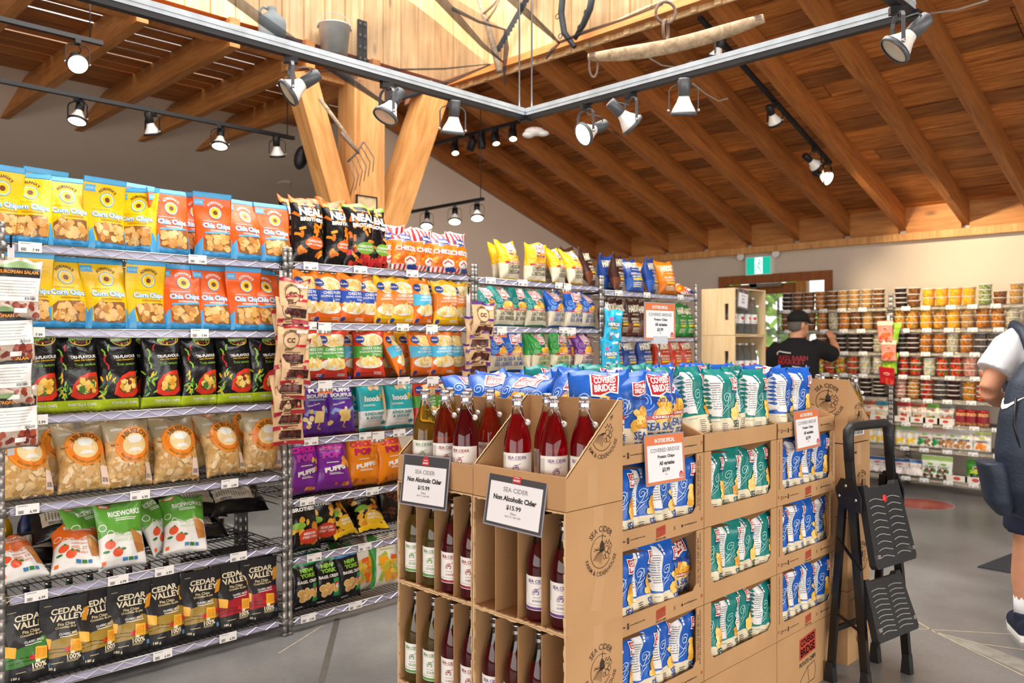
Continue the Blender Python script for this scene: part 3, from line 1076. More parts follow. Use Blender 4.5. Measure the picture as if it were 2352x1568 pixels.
def pooch(A):
    A.ell(.36, .83, .08, ink('E8C9A0'), 1); A.ell(.5, .85, .08, ink('D9A878'), 1); A.ell(.64, .83, .08, ink('EAD2B0'), 1)
    A.text('hooch', .40, .62, w=.52, m=WH, bold=.05); A.text('P', .74, .635, w=.12, m=YEL, bold=.06); A.text('o', .88, .62, w=.12, m=YEL, bold=.05)
    for i in range(26):
        A.ell(A.r.uniform(.72, .98), A.r.uniform(.66, .95), .014, WH, 2, n=6)
    A.lines(.1, .5, .47, .51, 2, WH, 2)
    A.text('KINDA SWEET', .5, .32, w=.74, m=ink('2E8C94'), bold=.03); A.text('& SAVOURY', .46, .24, w=.6, m=ink('2E8C94'), bold=.03)
    A.lines(.2, .8, .17, .19, 1, GRY, 2); A.ell(.82, .13, .10, ink('3D8E8E'), 2, ry=.05)
tf = film('27AFB4')
kind('popcorn_teal', 'pillow', .195, .275, .10, [(0, .06, tf), (.06, .38, film('E9EBE6')), (.38, 1, tf)], pooch, 2, .1)
def boom(c1, c2):
    def art(A):
        A.text('BOOM', .45, .86, w=.66, h=.12, m=c1, bold=.06)
        A.text('CHICKA', .48, .73, w=.74, h=.10, m=c1, bold=.05)
        A.text('POP', .46, .59, w=.5, h=.13, m=c2, bold=.07)
        A.lines(.3, .7, .44, .47, 1, WH, 2)
        A.text('PUFFS', .52, .345, w=.58, h=.085, m=WH, bold=.06, rot=.12)
        A.lines(.35, .75, .24, .28, 2, WH, 2)
        A.blobs(.68, .95, .38, .55, 4, .09, [ink('EE9A32'), ink('F4BC5C')], 2)
        A.blobs(.08, .92, .05, .10, 5, .06, [ink('EE9A32'), ink('C8601A')], 2)
    return art
kind('boom_purple', 'pillow', .215, .30, .11, [(0, 1, film('7A2496'))], boom(ink('D6218A'), ink('C43BB0')), 2, .15)
kind('boom_orange', 'pillow', .215, .30, .11, [(0, 1, film('F08C12'))], boom(ink('D81E4C'), ink('C2185B')), 2, .15)
def nealt(badge, low):
    def art(A):
        A.blobs(.06, .94, .08, .62, 16, .11, GOLD, .5, sides=7)
        A.text('NEAL', .5, .80, w=.74, h=.12, m=WH, bold=.05, lay=6)
        A.text('BROTHERS', .5, .69, w=.76, h=.07, m=WH, bold=.045, lay=6)
        A.ell(.25, .42, .2, LGR, 6, ry=.09)
        A.ell(.58, .22, .34, badge, 6, ry=.2); A.text('MEXICAN', .58, .27, w=.4, m=WH, bold=.03, lay=7); A.text('STREET CORN', .58, .21, w=.48, m=WH, bold=.03, lay=7)
        if low:
            A.rect(.02, .98, .02, .10, YEL, 6)
    return art
kind('neal_corn', 'pillow', .195, .30, .10, [(0, 1, kf)], nealt(ink('D8401E'), False), 2, .15)
kind('neal_lime', 'pillow', .195, .30, .10, [(0, 1, kf)], nealt(ink('E7B81D'), True), 2, .15)
def pretz(A):
    for i in range(16):
        x, y = A.r.uniform(.15, .85), A.r.uniform(.15, .85)
        A.arcl(x, y, .08, 20, 340, .03, ink('8A4A22'), 1 + i * .1, n=10)
kind('pretzel', 'pillow', .195, .28, .09, [(0, 1, film('241816', .3))], pretz, 2, .1)
def bagel(A):
    A.text('NEW', .5, .80, w=.5, h=.085, m=LGR, bold=.06); A.text('YORK', .5, .70, w=.6, h=.085, m=LGR, bold=.06)
    A.text('BAGEL CRISPS', .5, .58, w=.76, m=WH, bold=.03)
    A.rect(.66, .96, .14, .52, ink('1E9A50'), 1.2)
    for x, y in ((.24, .36), (.42, .38), (.32, .24), (.5, .27), (.62, .34), (.76, .30)):
        A.ell(x, y, .12, ink('EBC88A'), 2, ry=.12); A.ell(x, y, .09, ink('D9A75C'), 2.6, ry=.09)
    A.ell(.8, .40, .10, RED, 2.8, ry=.08); A.ell(.82, .36, .07, WH, 3)
    A.lines(.1, .4, .06, .09, 2, WH, 2)
kind('bagel_green', 'pillow', .165, .245, .085, [(0, .90, kf), (.90, 1, film('17924A'))], bagel, 2, .1)
kind('bagel_blue', 'pillow', .165, .245, .085, [(0, .90, kf), (.90, 1, film('4A7FB0'))], bagel, 2, .1)
def veggie(A):
    A.poly([(0, 1), (.3, 1), (.12, .5), (.1, 0), (0, 0)], ink('2F9A3C'), .6)
    A.text('Veggie', .55, .80, w=.66, m=RED, bold=.04, rot=.1)
    A.lines(.3, .8, .70, .73, 1, LGR, 2)
    puffs(A, 24, .15, [ink('F4A81C'), ink('E9641E'), ink('A8BE3A'), ink('F6D04A')], .25, .85, .15, .60, 1)
kind('veggie', 'pillow', .185, .285, .09, [(0, 1, film('EDE6D6'))], veggie, 2, .1)

def cov_logo(A, x, y, w, big=True):
    k = A.W / A.H
    hw, hh = w / 2, w * .36 * k
    P = lambda a, b: (x + a * hw, y + b * hh + .06 * a * w * k)
    A.poly([P(-1.12, -1.1), P(-.4, -1.35), P(.4, -1.0), P(1.12, -1.25), P(1.12, 1.15), P(.4, 1.3), P(-.4, 1.05), P(-1.12, 1.25)], WH, 3)
    A.poly([P(-1, -.95), P(-.4, -1.15), P(.4, -.85), P(1, -1.05), P(1, 1), P(.4, 1.12), P(-.4, .9), P(-1, 1.08)], ink('B9202B'), 4)
    A.text('COVERED', x, y + hh * .42, w=w * .84, h=hh * .7, m=WH, bold=.04, lay=5, rot=.06)
    A.text('BRIDGE', x, y - hh * .42, w=w * .84, h=hh * .8, m=WH, bold=.04, lay=5, rot=.06)
    A.text('POTATO CHIPS', x, y - hh * 1.75, w=w * 1.02, h=hh * .5, m=NAVY, bold=.05, lay=5, grow=.0)
def swirls(A, m, spots, lay=1.5):
    for x, y, r in spots:
        A.arcl(x, y, r, -40, 560, .022, m, lay, n=26, spiral=.85)
        A.arcl(x, y, r * 1.45, 150, 330, .016, m, lay, n=12)
def cov(bg, sw, words, wcol, pepper=False):
    def art(A):
        swirls(A, sw, ((.22, .66, .12), (.85, .62, .10), (.12, .5, .08)))
        cov_logo(A, .58, .85, .42)
        A.blobs(.36, .82, .44, .64, 18, .125, CHPS if not pepper else GOLD, 2, squash=.6, inside=lambda x, y: abs(x - .58) < .28 - (y - .44) * 1.1)
        A.poly([(.14, .405), (1, .425), (1, .475), (.14, .455)], ink('B9202B'), 6)
        A.text('CRINKLE CUT', .60, .44, w=.58, h=.030, m=WH, bold=.05, lay=7)
        for i, w in enumerate(words):
            A.text(w, .58, .325 - i * .125, w=min(.76, .09 * len(w) + .05), h=.10, m=wcol, bold=.012, lay=6)
        A.lines(.35, .9, .05, .065, 1, WH, 6)
    return art
cream = film('E6DCBF')
def covk(nm, hx, lt, words, wc, W=.19, H=.25, T=.095, pepper=False):
    f_ = film(hx)
    kind(nm, 'pillow', W, H, T, [(0, .05, f_), (.05, .425, cream), (.425, 1, f_)], cov(f_, ink(lt), words, wc, pepper), 3, .25)
covk('cov_blue', '1E5FC0', '8FB8EC', ['SEA SALT', 'SEL DE MER'], ink('1E4FA8'))
covk('cov_teal', '128079', '77C4BC', ['SALT VINEGAR', 'SEL VINAIGRE'], ink('1B3F3C'))
covk('cov_yellow', 'F2BE10', 'F8DC6A', ['CHEDDAR', 'CHEDDAR'], ink('3A3A30'), pepper=True)
covk('cov_green', '27963A', '84CE8A', ['SOUR ONION', 'CREME SURE'], ink('5C9A3A'))
covk('cov_purple', '6A2C86', 'B58CC8', ['DRESSED', 'ASSAISONNE'], ink('6A2C86'), pepper=True)

def cov_side(bg, sw, wc):
    """what the carton openings show: nutrition panel, swirl, then the edge of the front"""
    def art(A):
        A.poly([(.0, .36), (.30, .34), (.34, .80), (.26, .90), (.04, .92), (.0, .85)], ink('E8E9E9'), 1)
        A.lines(.03, .29, .44, .82, 12, ink('5A5C60'), 2, .28)
        A.ell(.38, .86, .028, WH, 2); A.ell(.38, .82, .028, WH, 2); A.rect(.34, .42, .88, .92, ink('A9C6E8'), 2)
        swirls(A, sw, ((.50, .60, .14),))
        A.stroke([(.28, .40), (.40, .46), (.54, .52), (.62, .66)], .02, sw, 1.5)
        A.stroke([(.28, .37), (.42, .42), (.58, .47)], .02, sw, 1.5)
        cov_logo(A, .88, .80, .34)
        A.blobs(.68, .97, .34, .54, 18, .11, CHPS, 3, squash=.7, inside=lambda x, y: x > .66 + (y - .34) * .6)
        A.lines(.32, .54, .08, .26, 7, ink('3A3A3A'), 2, .3)
        A.lines(.04, .24, .27, .29, 1, ink('7FA8A0'), 2)
        A.text('SEA', .82, .235, w=.28, h=.10, m=wc, bold=.02); A.text('SEL', .82, .115, w=.28, h=.09, m=wc, bold=.02)
    return art
for nm, hx, lt, wc in (('side_blue', '1E5FC0', 'BBD4F2', ink('1E4FA8')), ('side_teal', '128079', '9AD4CE', ink('1B4F4A'))):
    f_ = film(hx)
    kind(nm, 'brick', .145, .25, .12, [(0, .32, cream), (.32, 1, f_)], cov_side(f_, ink(lt), wc), 4, -.30)

def kettle(low, wc):
    def art(A):
        A.text('HARDBITE', .52, .77, w=.80, h=.20, m=ink('E9E2C8'), bold=.05, rot=.06)
        A.text('HAND CRAFTED', .55, .60, w=.5, m=ink('E9E2C8'), bold=.02)
        A.text('POTATO CHIPS', .55, .47, w=.66, h=.06, m=ink('F0E8D0'), bold=.03)
        A.text('CROUSTILLES', .55, .39, w=.6, h=.05, m=ink('F0E8D0'), bold=.03)
        A.rect(.3, .85, .29, .34, YEL, 2)
        A.lines(.3, .8, .10, .24, 3, wc, 2)
    return art
for nm, hx, h2 in (('kettle_brown', '3E211B', '6A3A26'), ('kettle_blue', '1E3F86', '2F5AA8'), ('kettle_orange', 'E07A10', 'C96A0C'), ('kettle_green', '1E7A34', '2A9444'), ('kettle_red', 'B8301C', 'C84A26')):
    kind(nm, 'pillow', .19, .27, .10, [(0, .36, film(h2)), (.36, 1, film(hx))], kettle(ink(h2), ink('E9E2C8')), 2, .2)

def blackback(A):
    A.rect(.30, .70, .12, .80, ink('A89C8A'), 1); A.lines(.33, .58, .16, .76, 14, ink('55524C'), 2, .3); A.barcode(.60, .68, .2, .4, BK)
kind('black_sack', 'pillow', .20, .30, .10, [(0, 1, film('121214', .3))], blackback, 2, .1)

# hanging packs (flat)
def jerky(trim, tag_):
    def art(A):
        A.rect(0, 1, .93, 1, trim, .5); A.rect(0, 1, 0, .085, trim, .5)
        A.arcl(.46, .66, .26, 0, 360, .02, ink('4A2A1C'), 1.5, n=26)
        A.text("CATTLEMAN'S CUT", .46, .655, w=.72, m=ink('4A2A1C'), bold=.03, arc=(.30, 1))
        A.text('CC', .46, .655, w=.28, m=ink('4A2A1C'), bold=.04)
        A.rect(.66, .98, .50, .56, tag_, 2); A.text('JERKY', .42, .44, w=.3, m=ink('4A2A1C'), bold=.03); A.lines(.3, .85, .36, .40, 1, ink('6A4632'), 2)
        A.rect(.60, .95, .82, .90, ink('F4F0E6'), 2)
        A.poly([(.16, .15), (.90, .15), (.94, .33), (.24, .34)], ink('3A1C18'), 1.5)
        A.blobs(.26, .82, .18, .30, 14, .09, [ink('5A2C24'), ink('4A2420'), ink('6E3A30')], 2)
        A.rect(.20, .90, .13, .18, ink('2A1410'), 5); A.lines(.24, .86, .145, .165, 1, ink('D8B48C'), 6)
    return art
kraft = film('DDB88C', .5, 'kraft_print')
kind('jerky_red', 'pillow', .155, .21, .022, [(0, 1, kraft)], jerky(ink('A82434'), RED), 2, .1)
kind('jerky_purple', 'pillow', .155, .21, .022, [(0, 1, kraft)], jerky(ink('5B2A86'), ink('5B2A86')), 2, .1)
def salami(A):
    A.rect(.04, .96, .70, .86, ink('1C1C1C'), 1); A.text('EUROPEAN SALAMI', .5, .79, w=.84, m=ink('E8912A'), bold=.04)
    A.poly([(.04, .86), (.96, .86), (.8, .93), (.5, .96), (.2, .92)], ink('8FB07A'), 1)
    A.rect(.02, .98, .30, .70, ink('F2F1EE'), 1); A.lines(.08, .9, .36, .66, 6, ink('B9B9B6'), 2, .3); A.barcode(.66, .92, .32, .37, BK)
    A.blobs(.05, .95, .06, .26, 26, .08, [ink('8E3A2A'), ink('A8503A'), ink('74281E')], 1.5)
    A.rect(.45, .7, .10, .18, WH, 7)
kind('salami', 'pillow', .17, .225, .025, [(0, 1, film('C9B7A6', .15, 'salami_film'))], salami, 2, .05)
def nerds(A):
    A.text('NERDS', .5, .55, w=.70, h=.12, m=NAVY, bold=.05, grow=.10); A.text('NERDS', .5, .55, w=.70, h=.12, m=WH, bold=.05, lay=3)
    A.rect(.28, .72, .42, .46, YEL, 3); A.ell(.32, .72, .09, ink('E84A8A'), 2); A.ell(.52, .76, .06, ink('3A5FC8'), 2)
    A.blobs(.2, .85, .10, .30, 18, .06, [WH, LBL, RED, ink('E8EEF2')], 2); A.rect(.62, .92, .86, .91, WH, 2)
kind('candy_blue', 'pillow', .15, .22, .03, [(0, 1, film('22B2DA'))], nerds, 2, .05)
# ------------------------------------------------------------------ wire racks
RY = 3.685           # front plane of the long rack run
RDEP = 0.457
M_strip = mat('lavender_label_strip', 'BDBDD8', 0.25, coat=.3, var=.06, vscale=6)
M_wire = mat('chrome_wire', 'A7A5A2', 0.28, metal=1.0)
M_wired = mat('dark_chrome_wire', '55535A', 0.3, metal=1.0)
M_zig = mat('bright_zigzag_wire', 'E4E4F0', 0.3, metal=.3)
M_collar = mat('grey_collar', '7D7C7A', 0.4, metal=.6)
M_tag = mat('white_price_card', 'F3F2EE', 0.6)
M_tagt = mat('price_print', '2A2A2C', 0.7)
M_tago = mat('orange_price_foot', 'E9824A', 0.6)

def shelf_mesh(w, dep, key=[0]):
    mb = MB()
    for y in (0.0, dep):
        for z in (0.0, -.032):
            mb.tube([(0, y, z), (w, y, z)], .0035, 6, M_wire)
    for x in (0.0, w):
        for z in (0.0, -.032):
            mb.tube([(x, 0, z), (x, dep, z)], .0035, 6, M_wire)
    n = int(w / .05)
    for y, m in ((-.002, M_zig), (dep, M_wired)):
        pts = [(w * i / n, y, (-.003 if i % 2 else -.029)) for i in range(n + 1)]
        mb.tube(pts, .0022, 4, m, smooth=False)
    k = int(w / .027)
    for i in range(1, k):
        x = w * i / k
        mb.tube([(x, 0, .003), (x, dep, .003)], .0019, 4, M_wired, caps=False, smooth=False)
    for y in (dep * .33, dep * .66):
        mb.tube([(0, y, -.001), (w, y, -.001)], .003, 5, M_wired, caps=False)
    return mb.mesh('wire_shelf')

def post_mesh(h):
    prof = [(.0127, 0), (.0127, .02)]
    z = .045
    while z < h - .02:
        prof += [(.0127, z), (.0112, z + .001), (.0112, z + .004), (.0127, z + .005)]
        z += .0508
    prof += [(.0127, h - .008), (.010, h)]
    return MB().lathe(prof, 10, M_chrome).mesh('post')

_foot = MB().lathe([(.016, 0), (.016, .012), (.008, .016), (.008, .04)], 8, M_collar).mesh('foot')
_coll = MB().lathe([(.017, 0), (.0185, .034)], 10, M_collar).mesh('collar')
SH, PO = {}, {}

TAG_N = [0]
def price_tag(parent, x, z, price, special=False, w=.084, h=.040, y=-.008):
    mb = MB()
    if special:
        h = .068
        z = z - .03
    mb.box(-w / 2, w / 2, -.001, 0, 0, h, M_tag)
    if special:
        mb.box(-w / 2, w / 2, -.0014, -.001, 0, .014, M_tago)
    A = Art(w, h)
    A.lines(.08, .62, .78, .92, 1, GRY, 1)
    A.barcode(.10, .34, .10, .42, M_tagt, 1, 7)
    A.text(price, .74, .24, h=.28, m=M_tagt, bold=.02)
    for vs, ts, m, lay in A.items:
        mb.add([(s, -.0016, t) for s, t in vs], ts, m)
    return mb.build('price_tag', parent, loc=(x, y, z))

def rack(nm, origin, rotz, w, zs, label, h=1.92, dep=RDEP, strip=True, tags=(), strip_m=None, group='chrome wire racks'):
    R = empty(nm, (origin[0], origin[1], 0), (0, 0, rotz), label, 'rack', group)
    if (w, dep) not in SH:
        SH[(w, dep)] = shelf_mesh(w, dep)
    if h not in PO:
        PO[h] = post_mesh(h - .02)
    for x in (0, w):
        for y in (0, dep):
            p = obj('post', PO[h], R, (x, y, .02))
            obj('foot', _foot, p, (0, 0, -.02))
    for i, z in enumerate(zs):
        s = obj('wire_shelf', SH[(w, dep)], R, (0, 0, z + .034))
        for x in (0, w):
            obj('collar', _coll, s, (x, 0, -.036))
        if strip:
            st = MB().box(.03, w - .03, -.0004, .002, -.034, .003, strip_m or M_strip).build('label_strip', s, loc=(0, .003, 0))
            st.location = (0, -.006 if False else .0035, 0)
            for t in tags:
                if t[0] == i:
                    price_tag(s, t[1], -.033, t[2], len(t) > 3)
    return R

def lx(px, o):      # pixel column -> rack-local x on the front plane
    return onY(px, RY) - o
AX, BX, CXR, DX = 0.872, 2.125, 3.375, 4.590
WA, WB, WC, WD = 1.225, 1.225, 1.195, 1.205
ZA = [.050, .418, .768, 1.120, 1.470, 1.807]
ZB = [.040, .339, .629, .929, 1.216, 1.513, 1.815]
ZC = [.040, .34, .63, .93, 1.220, 1.511, 1.808]
ZD = [.040, .33, .62, .90, 1.17, 1.453, 1.785]
def tl(o, rows):
    return [(i, lx(px, o), p) + ((1,) if sp else ()) for i, px, p, sp in rows]
rA = rack('wire_rack', (AX, RY), 0, WA, ZA, 'chrome wire rack nearest the camera with yellow and orange chip pouches on top',
          tags=tl(AX, [(5, 68, '7.99', 0), (5, 452, '7.99', 0), (4, 75, '7.99', 0), (4, 457, '7.99', 0), (3, 82, '5.99', 0), (2, 62, '6.99', 0), (2, 320, '6.99', 0),
                       (2, 526, '6.99', 0), (1, 82, '6.99', 0), (1, 270, '6.99', 0), (1, 376, '6.99', 0), (1, 546, '6.99', 0), (0, 372, '6.99', 0), (0, 522, '6.99', 0)]))
rB = rack('wire_rack', (BX, RY), 0, WB, ZB, 'chrome wire rack holding cheese puffs and purple puff bags, second from the camera',
          tags=tl(BX, [(6, 712, '6.99', 0), (6, 826, '6.99', 0), (6, 945, '3.49', 0), (5, 712, '4.99', 0), (5, 742, '3.99', 1), (5, 923, '4.99', 0), (5, 990, '3.99', 1), (4, 745, '3.99', 1), (4, 925, '4.99', 0), (4, 992, '3.99', 1),
                       (3, 712, '4.99', 0), (3, 838, '5.99', 0), (3, 866, '4.99', 1), (3, 915, '5.99', 0), (2, 704, '6.49', 0), (2, 853, '6.49', 0), (1, 720, '7.99', 0), (1, 836, '7.99', 0), (0, 706, '5.99', 0), (0, 814, '5.99', 0)]))
rC = rack('wire_rack', (CXR, RY), 0, WC, ZC, 'chrome wire rack holding yellow, teal and green potato chip bags, third from the camera',
          tags=tl(CXR, [(6, 1125, '3.99', 0), (6, 1199, '3.99', 0), (6, 1283, '3.99', 0), (6, 1300, '3.99', 1), (5, 1151, '3.99', 1), (5, 1292, '3.99', 0), (5, 1311, '3.99', 1), (4, 1130, '3.99', 0), (4, 1148, '3.99', 0), (4, 1250, '3.99', 0), (4, 1335, '3.99', 0)]))
rD = rack('wire_rack', (DX, RY), 0, WD, ZD, 'farthest chrome wire rack of the run, beside the pale wooden crates',
          tags=tl(DX, [(6, 1419, '4.99', 0), (6, 1484, '4.99', 0), (6, 1561, '4.99', 0)]))

# black corner clips where hanging strips start
RK = {'A': (rA, AX, ZA, 'nearest rack'), 'B': (rB, BX, ZB, 'second rack'), 'C': (rC, CXR, ZC, 'third rack'), 'D': (rD, DX, ZD, 'farthest rack')}

# ------------------------------------------------------------------ stocking the racks
DESC = {
    'corn': ('corn_chip_pouch', 'yellow and blue corn chip pouch', 'chip bag'),
    'chia': ('chia_chip_pouch', 'orange and blue chia chip pouch', 'chip bag'),
    'tri': ('tortilla_chip_bag', 'black and lime tortilla chip bag', 'chip bag'),
    'chef': ('tortilla_chip_bag', 'clear chip bag with orange ring', 'chip bag'),
    'rice_green': ('rice_chip_bag', 'green and white rice chip bag', 'chip bag'),
    'rice_orange': ('rice_chip_bag', 'orange and white rice chip bag', 'chip bag'),
    'cedar_gold': ('pita_chip_pouch', 'black pita chip pouch, gold band', 'chip bag'),
    'cedar_green': ('pita_chip_pouch', 'black pita chip pouch, green band', 'chip bag'),
    'cedar_red': ('pita_chip_pouch', 'black pita chip pouch, red band', 'chip bag'),
    'neal': ('cheese_puff_bag', 'black cheese puff bag, orange badge', 'chip bag'),
    'neal_green': ('cheese_puff_bag', 'black cheese puff bag, green badge', 'chip bag'),
    'cheezies': ('cheese_snack_bag', 'orange bag with red white stripes', 'chip bag'),
    'cheez_blue': ('cheese_puff_bag', 'orange cheese puff bag, blue band', 'chip bag'),
    'cheez_cyan': ('cheese_curl_bag', 'orange cheese curl bag, cyan band', 'chip bag'),
    'cheez_yellow': ('cheese_puff_bag', 'yellow cheese puff bag, orange band', 'chip bag'),
    'cheez_green': ('cheese_curl_bag', 'red cheese curl bag, green band', 'chip bag'),
    'puffs_purple': ('puff_snack_bag', 'purple white-cheddar puff bag', 'chip bag'),
    'popcorn_teal': ('popcorn_bag', 'teal and white popcorn bag', 'popcorn bag'),
    'boom_purple': ('puff_snack_bag', 'purple puff bag with pink lettering', 'chip bag'),
    'boom_orange': ('puff_snack_bag', 'orange puff bag with red lettering', 'chip bag'),
    'neal_corn': ('tortilla_chip_bag', 'black tortilla bag, red badge', 'chip bag'),
    'neal_lime': ('tortilla_chip_bag', 'black tortilla bag, yellow badge', 'chip bag'),
    'pretzel': ('pretzel_bag', 'dark brown pretzel bag', 'pretzel bag'),
    'bagel_green': ('bagel_crisp_bag', 'black bagel crisp bag, green top', 'crisp bag'),
    'bagel_blue': ('bagel_crisp_bag', 'black bagel crisp bag, blue top', 'crisp bag'),
    'veggie': ('veggie_straw_bag', 'cream and green veggie straw bag', 'chip bag'),
    'cov_blue': ('potato_chip_bag', 'blue and cream potato chip bag', 'chip bag'),
    'cov_teal': ('potato_chip_bag', 'teal and cream potato chip bag', 'chip bag'),
    'cov_yellow': ('potato_chip_bag', 'yellow and cream potato chip bag', 'chip bag'),
    'cov_green': ('potato_chip_bag', 'green and cream potato chip bag', 'chip bag'),
    'cov_purple': ('potato_chip_bag', 'purple and cream potato chip bag', 'chip bag'),
    'kettle_brown': ('kettle_chip_bag', 'dark brown kettle chip bag', 'chip bag'),
    'kettle_blue': ('kettle_chip_bag', 'navy blue kettle chip bag', 'chip bag'),
    'kettle_orange': ('kettle_chip_bag', 'bright orange kettle chip bag', 'chip bag'),
    'kettle_green': ('kettle_chip_bag', 'green kettle chip bag', 'chip bag'),
    'kettle_red': ('kettle_chip_bag', 'red kettle chip bag', 'chip bag'),
    'black_sack': ('snack_sack', 'black snack sack, grey back label', 'chip bag'),
}
ROWN = {'A': ['bottom', 'second lowest', 'third lowest', 'middle', 'second', 'top'],
        'B': ['bottom', 'second lowest', 'third lowest', 'fourth lowest', 'third', 'second', 'top'],
        'C': ['bottom', 'second lowest', 'third lowest', 'fourth lowest', 'third', 'second', 'top'],
        'D': ['bottom', 'second lowest', 'third lowest', 'fourth lowest', 'third', 'second', 'top']}
_v = [0]
def put(kn, loc, rot, label, group, sc=1.0):
    _v[0] += 1
    K = KINDS[kn]
    nm, ds, cat = DESC[kn]
    o = obj(nm, bag_mesh(kn, _v[0]), None, loc, rot, label, cat, group)
    if sc != 1.0:
        o.scale = (sc, sc, sc)
    return o

def stock(rk, row, items, back=False):
    """items: (kind, pixel column of the middle, turn deg, lean deg, depth offset, lift)"""
    R, o, zs, rname = RK[rk]
    z = zs[row] + .034 + .005
    grp = 'packs on the %s shelf of the %s' % (ROWN[rk][row], rname)
    items = sorted(items, key=lambda t: t[1])
    for i, it in enumerate(items):
        it = tuple(it) + (0,) * (6 - len(it))
        kn, px, rz, lean, dy, lift = it
        K = KINDS[kn]
        y0 = RY + .025 + K['T'] / 2 + dy
        X = onY(px, y0 - K['T'] * .3)
        lab = '%s, %s from left, %s%s shelf, %s' % (DESC[kn][1], ORD[i], 'back of ' if back else '', ROWN[rk][row], rname)
        ze = z + lift
        put(kn, (X, y0, ze + abs(math.sin(math.radians(lean))) * K['T'] * .25), (math.radians(-lean), 0, math.radians(rz)), lab, grp)

J = random.Random(11)
stock('A', 5, [('corn', 4, 6, 3), ('corn', 66, -14, 5), ('corn', 157, -6, 4), ('corn', 246, 8, 3), ('corn', 313, -38, 5, .03), ('chia', 397, 2, 2), ('chia', 495, -4, 3), ('chia', 570, 6, 4), ('chia', 638, -4, 5)])
stock('A', 5, [('corn', 110, 8, 3, .13, .03), ('corn', 200, -6, 4, .13, .02), ('chia', 335, 12, 3, .14, .035), ('chia', 452, -8, 5, .13, .015), ('chia', 540, 4, 5, .14, .02), ('chia', 600, 0, 5, .13, .02)], True)
stock('A', 4, [('corn', 72, -4, 3), ('corn', 152, 2, 3), ('corn', 246, -3, 2), ('corn', 340, 6, 2), ('chia', 425, -6, 3), ('chia', 496, 3, 3), ('chia', 566, -2, 2), ('chia', 618, 6, 3)])
stock('A', 4, [('corn', 112, 4, 4, .14), ('corn', 205, -4, 4, .14), ('chia', 380, 4, 4, .14), ('chia', 530, 4, 4, .14)], True)
stock('A', 3, [('tri', 88, 3, 3), ('tri', 180, -4, 3), ('tri', 277, 4, 3), ('tri', 377, -3, 3), ('tri', 462, 3, 2), ('tri', 546, -5, 3), ('tri', 616, 2, 3)])
stock('A', 3, [('tri', 128, 8, 4, .13), ('tri', 232, -8, 4, .13), ('tri', 328, 6, 4, .13), ('tri', 420, -6, 4, .13), ('tri', 505, 6, 4, .13), ('tri', 585, 0, 4, .13)], True)
stock('A', 2, [('chef', 72, 8, 24, .02), ('chef', 200, -6, 24, .02), ('chef', 308, 4, 16, .02), ('chef', 415, -4, 16, .02), ('chef', 527, 6, 20, .02), ('chef', 614, -4, 10, .03)])
stock('A', 2, [('chef', 140, 6, 14, .17, .02), ('chef', 255, -6, 14, .17, .03), ('chef', 360, 6, 14, .17, .02), ('chef', 470, -6, 14, .17, .03), ('chef', 570, 6, 14, .17, .03)], True)
stock('A', 1, [('rice_orange', 66, 10, 58, .05), ('rice_orange', 185, -12, 54, .04), ('rice_green', 286, -8, 18, .03), ('rice_green', 432, -16, 38, .06)])
stock('A', 1, [('rice_green', 236, 24, 30, .15), ('rice_green', 384, 40, 28, .16)], True)
for i, (px, dy, dz, tl_, tn) in enumerate(((70, .36, 0, 50, 3), (150, .37, .10, 46, -3), (200, .36, 0, 50, -3), (300, .37, .09, 46, 4), (330, .36, 0, 50, 2), (430, .36, .0, 50, -4), (440, .37, .10, 46, 3), (530, .37, .10, 46, 0))):
    K = KINDS['black_sack']
    R_ = Matrix.Rotation(math.radians(tn), 3, 'Z') @ Matrix.Rotation(math.radians(-tl_), 3, 'X') @ Matrix.Rotation(PI / 2, 3, 'Y')
    put('black_sack', (onY(px, RY + dy) - .14, RY + dy, ZA[1] + .045 + .078 + dz), R_.to_euler(), 'black snack sack lying down, %s from left, back of second lowest shelf, nearest rack' % ORD[i], 'black sacks lying behind the rice chips')
stock('A', 0, [('cedar_green', 70, 4, 4), ('cedar_gold', 152, -5, 4), ('cedar_gold', 229, 12, 4), ('cedar_gold', 302, -4, 4), ('cedar_gold', 384, 5, 4), ('cedar_gold', 466, -6, 3), ('cedar_red', 543, 4, 4), ('cedar_red', 603, -6, 4)])
stock('A', 0, [('cedar_gold', 275, 3, 4, .13), ('cedar_gold', 345, -3, 4, .14), ('cedar_gold', 470, 3, 4, .14, .03), ('cedar_red', 538, -4, 4, .14, .04), ('cedar_gold', 118, 3, 4, .14), ('cedar_red', 600, 3, 4, .14)], True)

stock('B', 6, [('neal', 716, 2, 4), ('neal', 754, -10, 4, .07), ('neal', 786, 6, 4, .02), ('neal_green', 833, -4, 3), ('neal_green', 871, 10, 4, .02),
               ('cheezies', 897, -20, 5, .04), ('cheezies', 935, 4, 6), ('cheezies', 980, 12, 7, .02), ('cheezies', 1024, -4, 8), ('cheezies', 1058, 10, 8, .01)])
stock('B', 6, [('neal', 690, 4, 4, .13, .02), ('neal', 770, 0, 4, .15, .03), ('neal', 815, 0, 4, .15, .0)], True)
stock('B', 5, [('cheez_blue', 708, 8, 4), ('cheez_blue', 757, -3, 3), ('cheez_blue', 812, 4, 4), ('cheez_blue', 853, -4, 4, .03), ('cheez_yellow', 892, 10, 4, .02), ('cheez_yellow', 928, -4, 5), ('cheez_cyan', 977, 14, 6), ('cheez_yellow', 1030, -6, 4), ('cheez_yellow', 1062, 8, 4, .03)])
stock('B', 5, [('cheez_blue', 735, 0, 5, .14, .01), ('cheez_blue', 830, 0, 5, .14, .01), ('cheez_yellow', 955, 0, 5, .14, .01), ('cheez_yellow', 1005, 0, 5, .14, .01)], True)
